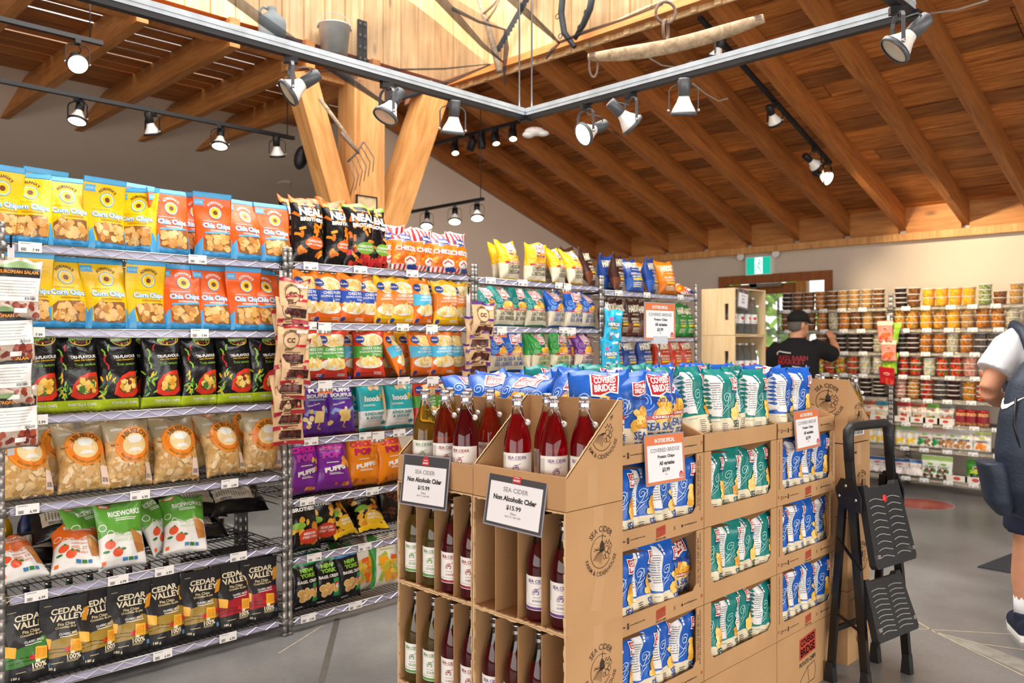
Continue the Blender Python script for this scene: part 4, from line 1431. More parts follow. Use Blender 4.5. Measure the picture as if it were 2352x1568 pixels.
stock('B', 4, [('cheez_green', 720, 6, 4), ('cheez_green', 768, -5, 4), ('cheez_green', 856, -18, 10), ('cheez_cyan', 930, 40, 24, .0), ('cheez_cyan', 976, 4, 5, .03), ('cheez_cyan', 1022, -8, 6), ('cheez_cyan', 1052, 6, 5, .02)])
stock('B', 4, [('cheez_cyan', 818, 12, 6, .12), ('cheez_cyan', 895, 12, 6, .12), ('cheez_yellow', 945, 12, 6, .16), ('cheez_green', 800, 12, 6, .15)], True)
stock('B', 3, [('puffs_purple', 729, 4, 4), ('puffs_purple', 787, -3, 4), ('popcorn_teal', 862, 6, 5), ('popcorn_teal', 926, -4, 5), ('cheez_green', 985, 0, 4), ('cheez_green', 1025, 4, 4)])
stock('B', 3, [('popcorn_teal', 830, 10, 4, .12), ('puffs_purple', 760, 0, 4, .13)], True)
stock('B', 2, [('boom_purple', 706, 8, 12), ('boom_purple', 774, -10, 14), ('boom_orange', 843, -8, 12), ('boom_orange', 908, 8, 10)])
stock('B', 2, [('boom_purple', 748, 18, 6, .15), ('boom_orange', 880, 6, 6, .15)], True)
stock('B', 1, [('neal_corn', 707, 4, 12), ('neal_corn', 747, -6, 12, .06), ('neal_lime', 802, 16, 40, .05), ('neal_lime', 866, -6, 46, .06)])
stock('B', 1, [('pretzel', 800, 4, 8, .22, .02), ('pretzel', 850, 4, 8, .22, .02), ('neal_corn', 700, 4, 8, .24), ('pretzel', 905, 4, 8, .22)], True)
stock('B', 0, [('bagel_green', 708, 4, 8), ('bagel_green', 759, -4, 8), ('bagel_blue', 808, 8, 8), ('veggie', 846, 14, 18, .06), ('veggie', 893, -8, 12, .03)])
stock('B', 0, [('bagel_green', 735, 4, 5, .13), ('veggie', 800, 8, 8, .16), ('bagel_blue', 690, 0, 5, .14)], True)

stock('C', 6, [('cov_yellow', 1177, 4, 4), ('cov_yellow', 1237, -8, 5), ('cov_yellow', 1290, 14, 8), ('cov_yellow', 1330, 8, 12), ('kettle_brown', 1368, 26, 20, .02)])
stock('C', 6, [('cov_yellow', 1158, 10, 4, .12, .0), ('cov_yellow', 1258, 6, 6, .12), ('kettle_brown', 1320, 10, 6, .16, .02)], True)
stock('C', 5, [('cov_teal', 1124, 4, 4), ('cov_teal', 1162, -4, 4), ('cov_teal', 1194, 8, 4, .03), ('cov_teal', 1236, -6, 5), ('cov_blue', 1284, 8, 5), ('cov_blue', 1325, -4, 5), ('cov_blue', 1356, 4, 5, .02)])
stock('C', 4, [('cov_blue', 1150, 6, 4), ('cov_blue', 1185, -14, 5, .03), ('cov_green', 1214, 60, 4, .05), ('cov_green', 1248, 4, 4), ('cov_green', 1291, -4, 4), ('cov_purple', 1318, 4, 4, .06), ('cov_purple', 1348, -4, 4)])
stock('D', 6, [('kettle_brown', 1427, 22, 6), ('kettle_blue', 1466, -10, 16), ('kettle_blue', 1505, 20, 10), ('kettle_orange', 1541, -14, 8)])
stock('D', 6, [('kettle_blue', 1405, 0, 8, .1), ('kettle_orange', 1490, 0, 8, .16), ('cheezies', 1580, 0, 70, .12), ('cheezies', 1592, 0, 70, .05)], True)
stock('D', 5, [('kettle_brown', 1405, 0, 5), ('kettle_brown', 1434, 10, 6), ('kettle_brown', 1460, 6, 5), ('kettle_brown', 1488, 0, 5), ('kettle_green', 1515, 0, 5), ('kettle_green', 1543, 0, 5), ('kettle_green', 1567, 8, 5), ('kettle_green', 1588, 4, 6)])
stock('D', 4, [('kettle_blue', 1420, 0, 5), ('kettle_blue', 1450, 6, 5), ('kettle_blue', 1488, 0, 5), ('kettle_red', 1529, -6, 5), ('kettle_red', 1556, 8, 5), ('kettle_red', 1582, 0, 5)])
stock('D', 4, [('kettle_red', 1505, 0, 5, .14, .02), ('kettle_red', 1545, 0, 5, .14, .02)], True)

# ------------------------------------------------------------------ packs hanging on clip strips at the rack posts
M_clip = mat('clear_clip_strip', 'CFCFD2', 0.3)
def hang(kn, nm, X, Y, zt, n, step, label, cat, group, full=(0,), rz=0.0, names=None):
    root = MB().box(-.012, .012, 0, .0015, -n * step - .15, 0, M_clip).build('clip_strip', None, loc=(X, Y + .012 * min(n, 8) + .004, zt + .06), rot=(0, 0, rz),
             label='clear plastic clip strip carrying ' + label + ' packs', cat='clip strip')
    MB().tube([(0, -.02, .035), (0, 0, .035), (0, .0, -.01)], .004, 6, M_black).build('hook', root)
    yo = 0
    for i in range(n):
        if i in full:
            yo = 0
        else:
            yo += 1
        lab = '%s pack, %s from top of its hanging strip, %s' % (label, ORD[i], group)
        H = KINDS[kn]['H']
        o = obj(nm, bag_mesh(kn, i), None, (X + J.uniform(-.012, .012), Y + .011 * yo, zt - H - i * step), (math.radians(J.uniform(-1, 4)), math.radians(J.uniform(-5, 5)), rz + math.radians(J.uniform(-9, 9))), lab, cat, group)
xs = onY(668, 3.60)
hang('jerky_red', 'jerky_pack', xs, 3.585, 1.755, 9, .074, 'kraft and red jerky', 'jerky', 'beside the nearest rack', (0, 3, 4), math.radians(-12))
xs = onY(1098, 3.60)
hang('jerky_purple', 'jerky_pack', xs, 3.585, 1.685, 8, .078, 'kraft and purple jerky', 'jerky', 'beside the third rack', (0,), math.radians(-20))
xs = onY(28, 3.60)
hang('salami', 'salami_pack', xs, 3.565, 1.765, 4, .165, 'clear and white salami', 'salami', 'at the rack edge', (0,), math.radians(0))
xs = onY(1407, 3.60)
hang('candy_blue', 'candy_pack', xs, 3.60, 1.675, 4, .205, 'bright blue candy', 'candy', 'beside the farthest rack', (0,), math.radians(-25))
# ------------------------------------------------------------------ cider and chip carton island
def cardboard(nm, hx):
    m = mat(nm, hx, 0.85, var=0.07, vscale=5, bump=0.12, bscale=90)
    return m
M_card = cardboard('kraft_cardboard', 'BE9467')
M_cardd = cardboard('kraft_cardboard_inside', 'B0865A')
M_cedge = cardboard('torn_cardboard_edge', 'D9B88C')
M_cink = mat('black_carton_print', '3A2E26', 0.8)
M_cred = mat('red_carton_print', 'B5402F', 0.8)
M_tape = mat('clear_packing_tape', 'C79E72', 0.15, coat=.6)

def art_flat(mb, A, fn):
    for vs, ts, m, lay in A.items:
        mb.add([fn(s, t, lay) for s, t in vs], ts, m)

def cider_logo(w):
    A = Art(w, w)
    A.cell = .2
    A.text('SEA CIDER', .5, .5, w=.72, m=M_cink, bold=.015, arc=(.40, 1))
    A.text('FARM & CIDERHOUSE', .5, .5, w=1.12, m=M_cink, bold=.012, arc=(.44, -1))
    A.arcl(.5, .47, .30, 60, 330, .014, M_cink, 1, n=26)
    for k in range(9):
        A.stroke([(.26 + k * .03, .34 - .004 * k * k * .4), (.38 + k * .02, .46), (.52 + k * .012, .50)], .007, M_cink)
    A.poly([(.46, .48), (.60, .48), (.60, .60), (.53, .70), (.46, .60)], M_cink, 1)
    A.poly([(.52, .70), (.545, .70), (.56, .86), (.53, .78)], M_cink, 1)
    for x, y, r in ((.66, .50, .06), (.74, .44, .05), (.68, .38, .06), (.78, .54, .04), (.60, .36, .04)):
        A.arcl(x, y, r, 0, 360, .012, M_cink, 1, n=12)
    for k in range(7):
        A.stroke([(.28 + k * .02, .52 + .02 * (k % 3)), (.34 + k * .03, .50 + .02 * (k % 2))], .01, M_cink)
        A.ell(.60 + .03 * k, .60 + .025 * (k % 3), .025, M_cink, 1, ry=.012, rot=k, n=6)
    return A

CW, CD, CH = .368, .248, .331       # cider carton: width along Y, depth along X, height
TH = .004
def cider_carton_mesh():
    mb = MB()
    mb.box(0, CD, 0, CW, 0, TH, M_card)
    mb.box(0, CD, 0, CW, CH - TH, CH, M_card)
    mb.box(0, CD, 0, TH, TH, CH - TH, M_card)
    mb.box(0, CD, CW - TH, CW, TH, CH - TH, M_card)
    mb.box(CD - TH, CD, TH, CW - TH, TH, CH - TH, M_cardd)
    return mb.mesh('carton_body')
def torn_edge(seed):
    r = random.Random(seed)
    mb = MB()
    # ragged lips left round the cut-away front
    def lip(p0, p1, n, inward):
        p0, p1 = Vector(p0), Vector(p1)
        for i in range(n):
            a, b = p0.lerp(p1, i / n), p0.lerp(p1, (i + 1) / n)
            k0, k1 = r.uniform(.002, .007), r.uniform(.002, .007)
            iv = Vector(inward)
            ov = Vector((-r.uniform(.001, .004), 0, 0))
            mb.add([a + ov, b + ov, b + iv * k1 + ov, a + iv * k0 + ov, a + Vector((.004, 0, 0)), b + Vector((.004, 0, 0)), b + iv * k1 + Vector((.004, 0, 0)), a + iv * k0 + Vector((.004, 0, 0))],
                   [(0, 3, 2, 1), (4, 5, 6, 7), (0, 1, 5, 4), (1, 2, 6, 5), (2, 3, 7, 6), (3, 0, 4, 7)], M_cedge)
    lip((0, 0, .001), (0, CW, .001), 16, (0, 0, 1))
    lip((0, .001, 0), (0, .001, CH), 14, (0, 1, 0))
    lip((0, CW - .001, 0), (0, CW - .001, CH), 14, (0, -1, 0))
    lip((0, 0, CH - .001), (0, CW, CH - .001), 16, (0, 0, -1))
    return mb.mesh('torn_edge')
_ccm = cider_carton_mesh()
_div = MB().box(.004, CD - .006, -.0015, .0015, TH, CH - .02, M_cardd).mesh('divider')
_torn = [torn_edge(1), torn_edge(2)]
_lg = MB(); art_flat(_lg, cider_logo(.15), lambda s, t, lay: (s, -.0006, t - .075)); _lgm = _lg.mesh('carton_logo', weld=False)
_tape = MB().box(-.022, .022, -.0005, 0, 0, .10, M_tape).mesh('packing_tape')

def cider_carton(x, y, z, label, i=0, face=-1):
    c = empty('cider_carton', (x, y, z), (0, 0, 0), label, 'carton', 'cider cartons')
    obj('carton_body', _ccm, c)
    for k in (1, 2, 3):
        obj('divider', _div, c, (0, CW * k / 4, 0))
    obj('torn_edge', _torn[i % 2], c)
    obj('carton_logo', _lgm, c, (CD * .60, 0, CH * .62))
    obj('packing_tape', _tape, c, (CD * .55, 0, CH - .10))
    if i == 0:
        obj('packing_tape', _tape, c, (CD * .5, 0, .04), (0, .25, 0))
    return c

def cider_tray(x, y, z, label, rot=0.0, zh=.288, lip=.092):
    t = empty('cider_tray', (x, y, z), (0, 0, rot), label, 'carton', 'cider display trays')
    mb = MB()
    mb.box(0, CD, 0, CW, 0, TH, M_card)
    mb.box(0, TH, 0, CW, TH, lip, M_card)
    mb.box(CD - TH, CD, 0, CW, TH, zh, M_card)
    for y0 in (0, CW - TH):
        mb.prism([(TH, TH), (CD - TH, TH), (CD - TH, zh), (CD - .02, zh), (TH, lip)], 'y', y0, y0 + TH, M_card)
        n = 40
        for k in range(n):      # torn slope
            a, b = k / n, (k + 1) / n
            p = lambda q: (TH + (CD - .02 - TH) * q, lip + (zh - lip) * q)
            (xa, za), (xb, zb) = p(a), p(b)
            h = .001 + .003 * ((k * 7) % 5) / 5
            mb.add([(xa, y0, za - .004), (xb, y0, zb - .004), (xb, y0, zb + h), (xa, y0, za + h * .6), (xa, y0 + TH, za - .004), (xb, y0 + TH, zb - .004), (xb, y0 + TH, zb + h), (xa, y0 + TH, za + h * .6)], [(0, 1, 2, 3), (7, 6, 5, 4), (3, 2, 6, 7)], M_cedge)
    mb.build('tray_body', t)
    obj('packing_tape', _tape, t, (CD * .45, 0, .006))
    A = cider_logo(.15)
    # logo cut by the slope: only its lower part stays on the side panel
    mb2 = MB()
    for vs, ts, m, lay in A.items:
        P = [(CD * .62 + s, -.0006, .20 + t - .075) for s, t in vs]
        keep = [q for q in ts if all(TH < P[i][0] < CD - .006 and P[i][2] < lip + (zh - lip) * (P[i][0] - TH) / (CD - .02) - .006 for i in q)]
        if keep:
            mb2.add(P, keep, m)
    mb2.build('carton_logo', t, weld=False)
    return t

NX, NY = 1.668, 1.464
names = [('third', 0), ('middle', 1), ('upper', 2)]
for k, nm in ((0, 'bottom'), (1, 'middle'), (2, 'top')):
    cider_carton(NX, NY, k * CH, '%s carton of the cider stack with the large crest on its side' % nm, 2 - k if k < 2 else 0)
    cider_carton(NX + .004, NY + CW + .006, k * CH, '%s carton of the cider stack nearest the wire racks' % nm, 1 + k)
cider_tray(NX, NY, 3 * CH + .002, 'slope-sided cider tray of red bottles on the crested stack')
cider_tray(NX + .004, NY + CW + .006, 3 * CH + .002, 'slope-sided cider tray of golden and red bottles beside the wire racks', zh=.27, lip=.085)

# bottles
M_neck = mat('clear_bottle_glass', 'F2F6F2', 0.02, trans=1.0, ior=1.45)
LIQ = {'golden': mat('golden_cider', 'D9B23A', 0.02, trans=.92, ior=1.36),
       'red': mat('red_cider', 'DC1830', 0.02, trans=.94, ior=1.36),
       'rose': mat('orange_red_cider', 'EE4A22', 0.02, trans=.94, ior=1.36),
       'dark': mat('dark_shaded_red_cider', '8E0E22', 0.02, trans=.82, ior=1.36)}  # dark red liquid; for carton bottles the shade inside is put into this colour
M_lab = mat('bottle_label_paper', 'F1EFEA', 0.7)
LABC = {'green': ink('5E9A4A'), 'crimson': ink('9A2436'), 'purple': ink('6A3A8A')}
LABN = {'green': 'EDEN', 'crimson': 'CHERIE', 'purple': 'BONNIE'}
BP = [(.030, 0), (.0395, .004), (.041, .012), (.041, .145), (.0395, .165), (.034, .190), (.025, .218), (.0185, .238), (.0150, .258), (.0140, .280), (.0160, .281), (.0160, .288), (.0140, .289)]
def label_mesh(kind_):
    R = .0416
    W, H = .115, .095
    mb = MB()
    A = Art(W, H)
    A.cell = .012
    A.rect(0, 1, 0, 1, M_lab, 0)
    A.rect(0, 1, .02, .10, LABC[kind_], 1)
    A.text('SEA CIDER', .5, .86, w=.50, m=LABC[kind_], bold=.02); A.lines(.3, .7, .775, .80, 1, LABC[kind_], 1)
    for k in range(9):
        A.arcl(.46 + .05 * math.cos(k), .55 + .05 * math.sin(k * 1.7), .035, k * 40, k * 40 + 220, .012, LABC[kind_], 1, n=8)
    A.stroke([(.5, .62), (.6, .68)], .012, LABC[kind_], 1)
    A.lines(.38, .62, .36, .40, 1, GRY, 1); A.text(LABN[kind_], .5, .28, w=.24, m=LABC[kind_], bold=.0); A.lines(.2, .8, .15, .18, 1, GRY, 1)
    A.rect(.02, .16, .45, .92, ink('CFCFCA'), 1)
    for vs, ts, m, lay in A.items:
        mb.add([(-(R + .0004 * lay) * math.cos(s / R), -(R + .0004 * lay) * math.sin(s / R) * -1 * -1, t) for s, t in vs], [q[::-1] for q in ts] if False else ts, m, True)
    return mb.mesh('label')
_labm = {k: label_mesh(k) for k in LABC}
_capm = MB().lathe([(.0150, 0), (.0165, .001), (.0165, .004), (.0150, .0065), (.010, .008), (0.0001, .0085)], 18, M_steel).mesh('crown_cap')
_collm = MB().lathe([(.0165, 0), (.0165, .010)], 14, M_steel, cap0=False, cap1=False).mesh('neck_band')
def bail_mesh():
    mb = MB()
    for s in (-1, 1):
        mb.tube([(0, .015 * s, .270), (-.004, .019 * s, .262), (-.012, .020 * s, .250), (-.016, .014 * s, .236), (-.024, .012 * s, .226), (-.029, .012 * s, .217)], .0011, 5, M_steel)
    mb.tube([(-.029, -.012, .217), (-.029, .012, .217)], .0011, 5, M_steel)
    return mb.mesh('wire_bail')
_bail = bail_mesh()
M_cer = mat('white_ceramic', 'EDE9E2', 0.2, coat=.4)
_stop = MB().lathe([(.0001, -.009), (.007, -.008), (.0095, 0), (.007, .008), (.0001, .009)], 12, M_cer).mesh('ceramic_stopper')
_gask = MB().lathe([(.006, -.002), (.0095, -.0015), (.0095, .0015), (.006, .002)], 12, mat('red_rubber_seal', 'D8322E', .5)).mesh('rubber_seal')
_btm = {}
def bottle_mesh(liq, fill):
    if (liq, fill) in _btm:
        return _btm[(liq, fill)]
    ms = [LIQ[liq] if (BP[i][1] + BP[i + 1][1]) / 2 < fill else M_neck for i in range(len(BP) - 1)]
    _btm[(liq, fill)] = MB().lathe(BP, 20, None, mats=ms).mesh('bottle_glass')
    return _btm[(liq, fill)]
def bottle(x, y, z, liq, lab, label, rz=0.0, fill=.245, group='swing-top cider bottles'):
    b = empty('cider_bottle', (x, y, z), (0, 0, rz), label, 'bottle', group)
    obj('bottle_glass', bottle_mesh(liq, fill), b)
    obj('paper_label', _labm[lab], b, (0, 0, .035), (0, 0, 0))
    obj('neck_band', _collm, b, (0, 0, .268))
    obj('crown_cap', _capm, b, (0, 0, .2885))
    w = obj('wire_bail', _bail, b, (0, 0, 0), (0, 0, 2.356 - rz + .25 * math.sin(x * 90)))
    st = obj('ceramic_stopper', _stop, w, (-.030, 0, .216), (PI / 2, 0, .4))
    obj('rubber_seal', _gask, st, (0, 0, .006))
    return b
FACE = math.radians(42)      # labels look at -X, turned a little to the aisle
tz = 3 * CH + .002 + TH
TB = [('golden', 'green', 1.742, 2.150, 'pale golden cider bottle standing leftmost in the tray beside the racks'),
      ('rose', 'crimson', 1.735, 2.040, 'orange-red cider bottle beside the golden one, front of the racks-side tray'),
      ('dark', 'crimson', 1.730, 1.935, 'dark red cider bottle at the front corner of the racks-side tray'),
      ('golden', 'green', 1.850, 2.150, 'golden cider bottle behind the leftmost bottle of the racks-side tray'),
      ('golden', 'green', 1.850, 2.055, 'golden cider bottle in the middle back of the racks-side tray'),
      ('rose', 'crimson', 1.855, 1.955, 'bright orange cider bottle at back of the racks-side tray'),
      ('red', 'purple', 1.735, 1.712, 'red cider bottle standing leftmost in the crested tray'),
      ('red', 'purple', 1.760, 1.592, 'red cider bottle third from left in the crested tray'),
      ('red', 'purple', 1.812, 1.520, 'red cider bottle standing rightmost in the crested tray'),
      ('red', 'crimson', 1.858, 1.705, 'red cider bottle behind the others in the crested tray')]
for i, (lq, lb, x, y, lab) in enumerate(TB):
    bottle(x, y, tz, lq, lb, lab, FACE + .35 * math.sin(i * 2.1), .232 if lq != 'golden' else .235)
def colY(y0, c):
    return y0 + CW * (3.5 - c) / 4
for row, nm in ((2, 'top'), (1, 'middle'), (0, 'bottom')):
    z = row * CH + TH
    for c in range(4):
        lq, lb, ds = (('golden', 'green', 'golden') if c < 2 else ('dark', 'crimson', 'dark red'))
        bottle(NX + .050, colY(NY + CW + .006, c), z, lq, lb, '%s cider bottle, cell %s from left, %s carton beside the racks' % (ds, ORD[c], nm), FACE - .25, .215)
    for c in ({2: (2, 3), 1: (0, 1, 2), 0: (0, 1, 2, 3)}[row]):
        lq = 'rose' if (row == 1 and c == 1) else 'dark'
        bottle(NX + .050, colY(NY, c), z, lq, 'purple', '%s cider bottle, cell %s from left, %s crested carton' % ('amber' if lq == 'rose' else 'dark red', ORD[c], nm), FACE - .25, .215)

# cider stack at the far end of the island, turned the other way
EX, EY = 3.690, 1.56
for k, nm in ((0, 'bottom'), (1, 'middle'), (2, 'top')):
    c = empty('cider_carton', (EX, EY, k * CH), (0, 0, 0), '%s closed cider carton of the stack behind the step ladder' % nm, 'carton', 'cider cartons')
    mb = MB().box(0, CD, 0, CW, 0, CH - .003, M_card); mb.build('carton_body', c)
    obj('carton_logo', _lgm, c, (CD * .62, 0, CH * .40))
    obj('packing_tape', _tape, c, (CD * .5, 0, CH - .105))
    A = Art(.09, .03); A.text('12 X 750ML', .5, .5, w=.8, m=M_cink, bold=.03)
    mb = MB(); art_flat(mb, A, lambda s, t, lay: (s, -.0006, t)); mb.build('lettering', c, loc=(.065, 0, CH - .06), weld=False)
tr = cider_tray(EX + CD, EY + CW, 3 * CH + .002, 'cider tray seen from behind beyond the chip cartons', rot=PI)
mb = MB(); art_flat(mb, cider_logo(.17), lambda s, t, lay: (CD + .0006, s, t - .085)); mb.build('carton_logo', tr, loc=(0, CW * .74, .19), weld=False)
A = Art(.12, .05); A.rect(0, 1, 0, 1, WH, 0); A.text('TEMPERANCE BONNIE', .5, .76, w=.9, h=.26, m=BK, bold=.03); A.barcode(.1, .9, .08, .52, BK, 1, 18)
mb = MB(); art_flat(mb, A, lambda s, t, lay: (CD - .06 - s, CW + .0005 + .0003 * lay, t)); mb.build('carton_sticker', tr, loc=(-.06, 0, .03), weld=False)
mb = MB(); art_flat(mb, cider_logo(.13), lambda s, t, lay: (-s, .0006, t - .065)); mb.build('carton_logo', tr, loc=(.13, CW, .12), weld=False)
for i in range(4):
    bottle(EX + CD - .05 - .085 * (i // 4), EY + .05 + i * .088, tz, 'golden', 'green', 'cider bottle, %s from the aisle, standing in the turned-away tray' % ORD[i], PI, .225)

# chip cartons
GX, GY, GW, GD, GH = 1.990, 1.570, .527, .40, .267
def chip_U(h, zlip, side=.045, ch=.02):
    return [(0, 0), (GW, 0), (GW, h), (GW - side, h), (GW - side, zlip + ch), (GW - side - ch, zlip), (side + ch, zlip), (side, zlip + ch), (side, h), (0, h)]
def chip_carton_mesh():
    mb = MB()
    t = .004
    mb.prism(chip_U(GH - .002, .062), 'y', 0, t, M_card)
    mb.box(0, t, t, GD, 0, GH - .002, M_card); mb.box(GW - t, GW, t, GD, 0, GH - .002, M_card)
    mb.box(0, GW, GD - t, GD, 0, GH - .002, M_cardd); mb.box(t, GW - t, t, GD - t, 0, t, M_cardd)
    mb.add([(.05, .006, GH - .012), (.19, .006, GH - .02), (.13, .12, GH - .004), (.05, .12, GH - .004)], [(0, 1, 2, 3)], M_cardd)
    mb.add([(GW - .2, .12, GH - .006), (GW - .05, .12, GH - .006), (GW - .05, .004, GH - .004), (GW - .17, .02, GH - .030)], [(0, 1, 2, 3)], M_cardd)
    return mb.mesh('carton_body')
def chip_tray_mesh():
    mb = MB()
    t = .004
    mb.box(0, GW, 0, t, 0, .060, M_card); mb.box(0, GW, GD - t, GD, 0, .060, M_card)
    for x0 in (0, GW - t):
        mb.prism([(0, 0), (GD, 0), (GD, .06), (GD * .7, .105), (GD * .3, .105), (0, .06)], 'x', x0, x0 + t, M_card)
    mb.box(t, GW - t, t, GD - t, 0, t, M_cardd)
    return mb.mesh('carton_body')
_chm, _ctm = chip_carton_mesh(), chip_tray_mesh()
_plm = MB().box(0, GW, 0, GD, 0, GH - .002, M_card).mesh('carton_body')
def chip_print(tray=False):
    A = Art(GW, GH); A.cell = .2
    y = .11 if not tray else .105
    if not tray:
        A.poly([(.46, .045), (.56, .065), (.56, .185), (.46, .165)], M_cred, 1)
        A.text('COVERED', .51, .145, w=.085, m=M_card, bold=.03); A.text('BRIDGE', .51, .10, w=.085, m=M_card, bold=.03)
        A.text('POTATO CHIPS', .51, .025, w=.11, m=M_cink, bold=.03)
    A.text('coveredbridgechips.com', .84, y, w=.15, m=M_cink, bold=.02); A.ell(.745, y, .010, M_cink, 1)
    A.text('X', .66, y, h=.05, m=M_cink)
    A.arcl(.07, y, .012, 0, 360, .005, M_cink, 1, n=12); A.text('CB_Chips', .12, y, w=.06, m=M_cink, bold=.02)
    A.rect(.165, .185, y - .035, y + .035, M_cink, 1); A.text('f', .176, y, h=.05, m=M_card, bold=.04)
    A.text('Covered Bridge Potato Chips', .27, y, w=.15, m=M_cink, bold=.02)
    A.arcl(.975, y + .02, .009, 0, 360, .006, M_cred, 1, n=10); A.arcl(.022, y + .02, .009, 0, 360, .006, M_cred, 1, n=10)
    if not tray:
        A.text('GROWN LOCAL. MADE LOCAL. BY LOCALS.', .032, .60, w=.36, m=M_cink, bold=.02, rot=PI / 2)
        A.text('CULTIVE CHEZ NOUS. PREPARE CHEZ NOUS.', .955, .60, w=.36, m=M_cink, bold=.02, rot=-PI / 2)
        A.text('PAR DES GENS DE CHEZ NOUS.', .93, .60, w=.30, m=M_cink, bold=.02, rot=-PI / 2)
    return A
_cp, _cpt = chip_print(), chip_print(True)
def printed(base, A):
    mb = MB()
    for p in base.polygons:
        mb.add([base.vertices[i].co for i in p.vertices], [tuple(range(len(p.vertices)))], base.materials[p.material_index])
    art_flat(mb, A, lambda s, t, lay: (s + GW / 2, -.0006, t))
    return mb.mesh('carton_body')
_chp, _ctp = printed(_chm, _cp), printed(_ctm, _cpt)
A = Art(GW, GH); A.cell = .2
A.poly([(.36, .52), (.64, .58), (.64, .90), (.36, .84)], M_cred, 1)
A.text('COVERED', .5, .79, w=.24, h=.11, m=M_card, bold=.03, rot=.1); A.text('BRIDGE', .5, .64, w=.24, h=.13, m=M_card, bold=.03, rot=.1)
A.text('POTATO CHIPS', .5, .46, w=.28, h=.07, m=M_cink, bold=.04, rot=.1)
A.stroke([(.38, .2), (.5, .36), (.62, .40), (.64, .28), (.62, .12)], .006, M_cink); A.stroke([(.38, .2), (.38, .1), (.62, .12)], .006, M_cink); A.stroke([(.5, .36), (.52, .14)], .006, M_cink)
_plp = printed(_plm, A)
COLN = ['nearest', 'middle', 'farthest']
ROWK = ['floor-level', 'third from top', 'second from top', 'top']
SD = {0: ('side_blue', 'cov_blue'), 1: ('side_teal', 'cov_teal'), 2: ('side_blue', 'cov_blue')}
DESC['side_blue'] = ('potato_chip_bag', 'blue potato chip bag', 'chip bag')
DESC['side_teal'] = ('potato_chip_bag', 'teal potato chip bag', 'chip bag')
JR = random.Random(5)
for c in range(3):
    x0 = GX + c * (GW + .004)
    for k in range(4):
        z = k * GH
        e = empty('chip_carton', (x0, GY, z), (0, 0, 0), '%s carton of the %s chip column%s' % (ROWK[k], COLN[c], ', closed' if k == 0 else ', cut open to show bags'), 'carton', 'chip cartons')
        if k == 0:
            obj('carton_body', _plp if c == 2 else _plm, e)
            continue
        obj('carton_body', _chm if c == 1 else _chp, e)
        for i in range(4):
            kn = SD[c][0]
            rz = JR.uniform(-16, 4)
            if c == 0 and k == 2 and i == 3:
                kn, rz = SD[c][1], -12
            xx = x0 + .096 + i * .118 + JR.uniform(-.006, .006)
            put(kn, (xx, GY + .078 + JR.uniform(0, .012), z + .006), (math.radians(JR.uniform(-4, 2)), 0, math.radians(rz)),
                '%s potato chip bag, %s from left, %s carton of the %s chip column' % ('teal' if c == 1 else 'blue', ORD[i], ROWK[k], COLN[c]), 'chip bags in the cartons', 1.04 if kn.startswith('side') else 1.0)
    for r in (0, 1):
        if r == 1:
            for k in range(4):
                e = empty('chip_carton', (x0, GY + GD + .006, k * GH), (0, 0, 0), '%s closed carton behind the %s chip column, towards the racks' % (['lowest', 'second lowest', 'third lowest', 'topmost'][k], COLN[c]), 'carton', 'chip cartons')
                obj('carton_body', _plm, e)
        e = empty('chip_tray', (x0, GY + r * (GD + .006), 4 * GH), (0, 0, 0), 'shallow chip tray on top of the %s column, %s' % (COLN[c], 'aisle side' if r == 0 else 'racks side'), 'carton', 'chip trays')
        obj('carton_body', _ctp if (c != 1 and r == 0) else _ctm, e)
# bags standing in the top trays: (kind, x in tray, y in tray, turn, lean back)
TRAY = {(0, 0): [('cov_blue', .34, .085, -14, 4), ('cov_blue', .46, .10, 6, 8), ('side_blue', .20, .10, -50, 6), ('cov_blue', .10, .12, -40, 10), ('side_blue', .38, .22, 20, 8), ('cov_blue', .24, .24, -60, 14), ('cov_blue', .12, .29, -80, 24), ('cov_teal', .44, .32, -30, 20), ('side_blue', .27, .34, 10, 16)],
        (1, 0): [('side_teal', .11, .12, 4, 14), ('side_teal', .24, .10, -10, 4), ('side_teal', .34, .10, 14, 10), ('side_teal', .45, .09, -4, 0), ('cov_teal', .12, .26, -50, 20), ('cov_teal', .27, .24, -30, 16), ('side_teal', .41, .23, 30, 8), ('cov_teal', .20, .34, -70, 22), ('cov_blue', .40, .34, -20, 14)],
        (2, 0): [('side_blue', .14, .09, 4, 0), ('side_blue', .27, .085, -10, 0), ('side_blue', .20, .23, 16, 6), ('side_teal', .07, .24, 16, 6), ('cov_blue', .36, .22, -30, 8), ('side_blue', .10, .33, 0, 8), ('cov_blue', .28, .34, 20, 10)],
        (0, 1): [('cov_blue', .08, .08, -70, 26), ('cov_blue', .24, .08, -20, 22), ('cov_blue', .42, .08, 10, 14), ('cov_blue', .10, .22, -50, 24), ('cov_blue', .28, .22, -80, 20), ('cov_teal', .44, .22, -20, 16), ('cov_blue', .12, .33, -30, 30), ('cov_blue', .33, .33, 10, 20)],
        (1, 1): [('cov_teal', .10, .08, -40, 22), ('cov_teal', .28, .08, -20, 16), ('cov_teal', .44, .08, 10, 10), ('cov_teal', .14, .22, -60, 22), ('cov_blue', .34, .22, 0, 10), ('cov_teal', .46, .22, -20, 8), ('cov_teal', .2, .33, -20, 20), ('cov_blue', .40, .33, -20, 10)],
        (2, 1): [('cov_blue', .10, .08, -20, 8), ('cov_blue', .26, .08, 20, 10), ('cov_teal', .42, .08, -20, 8), ('cov_blue', .16, .22, -10, 8), ('cov_blue', .34, .22, 20, 6), ('cov_blue', .26, .33, 0, 8)]}
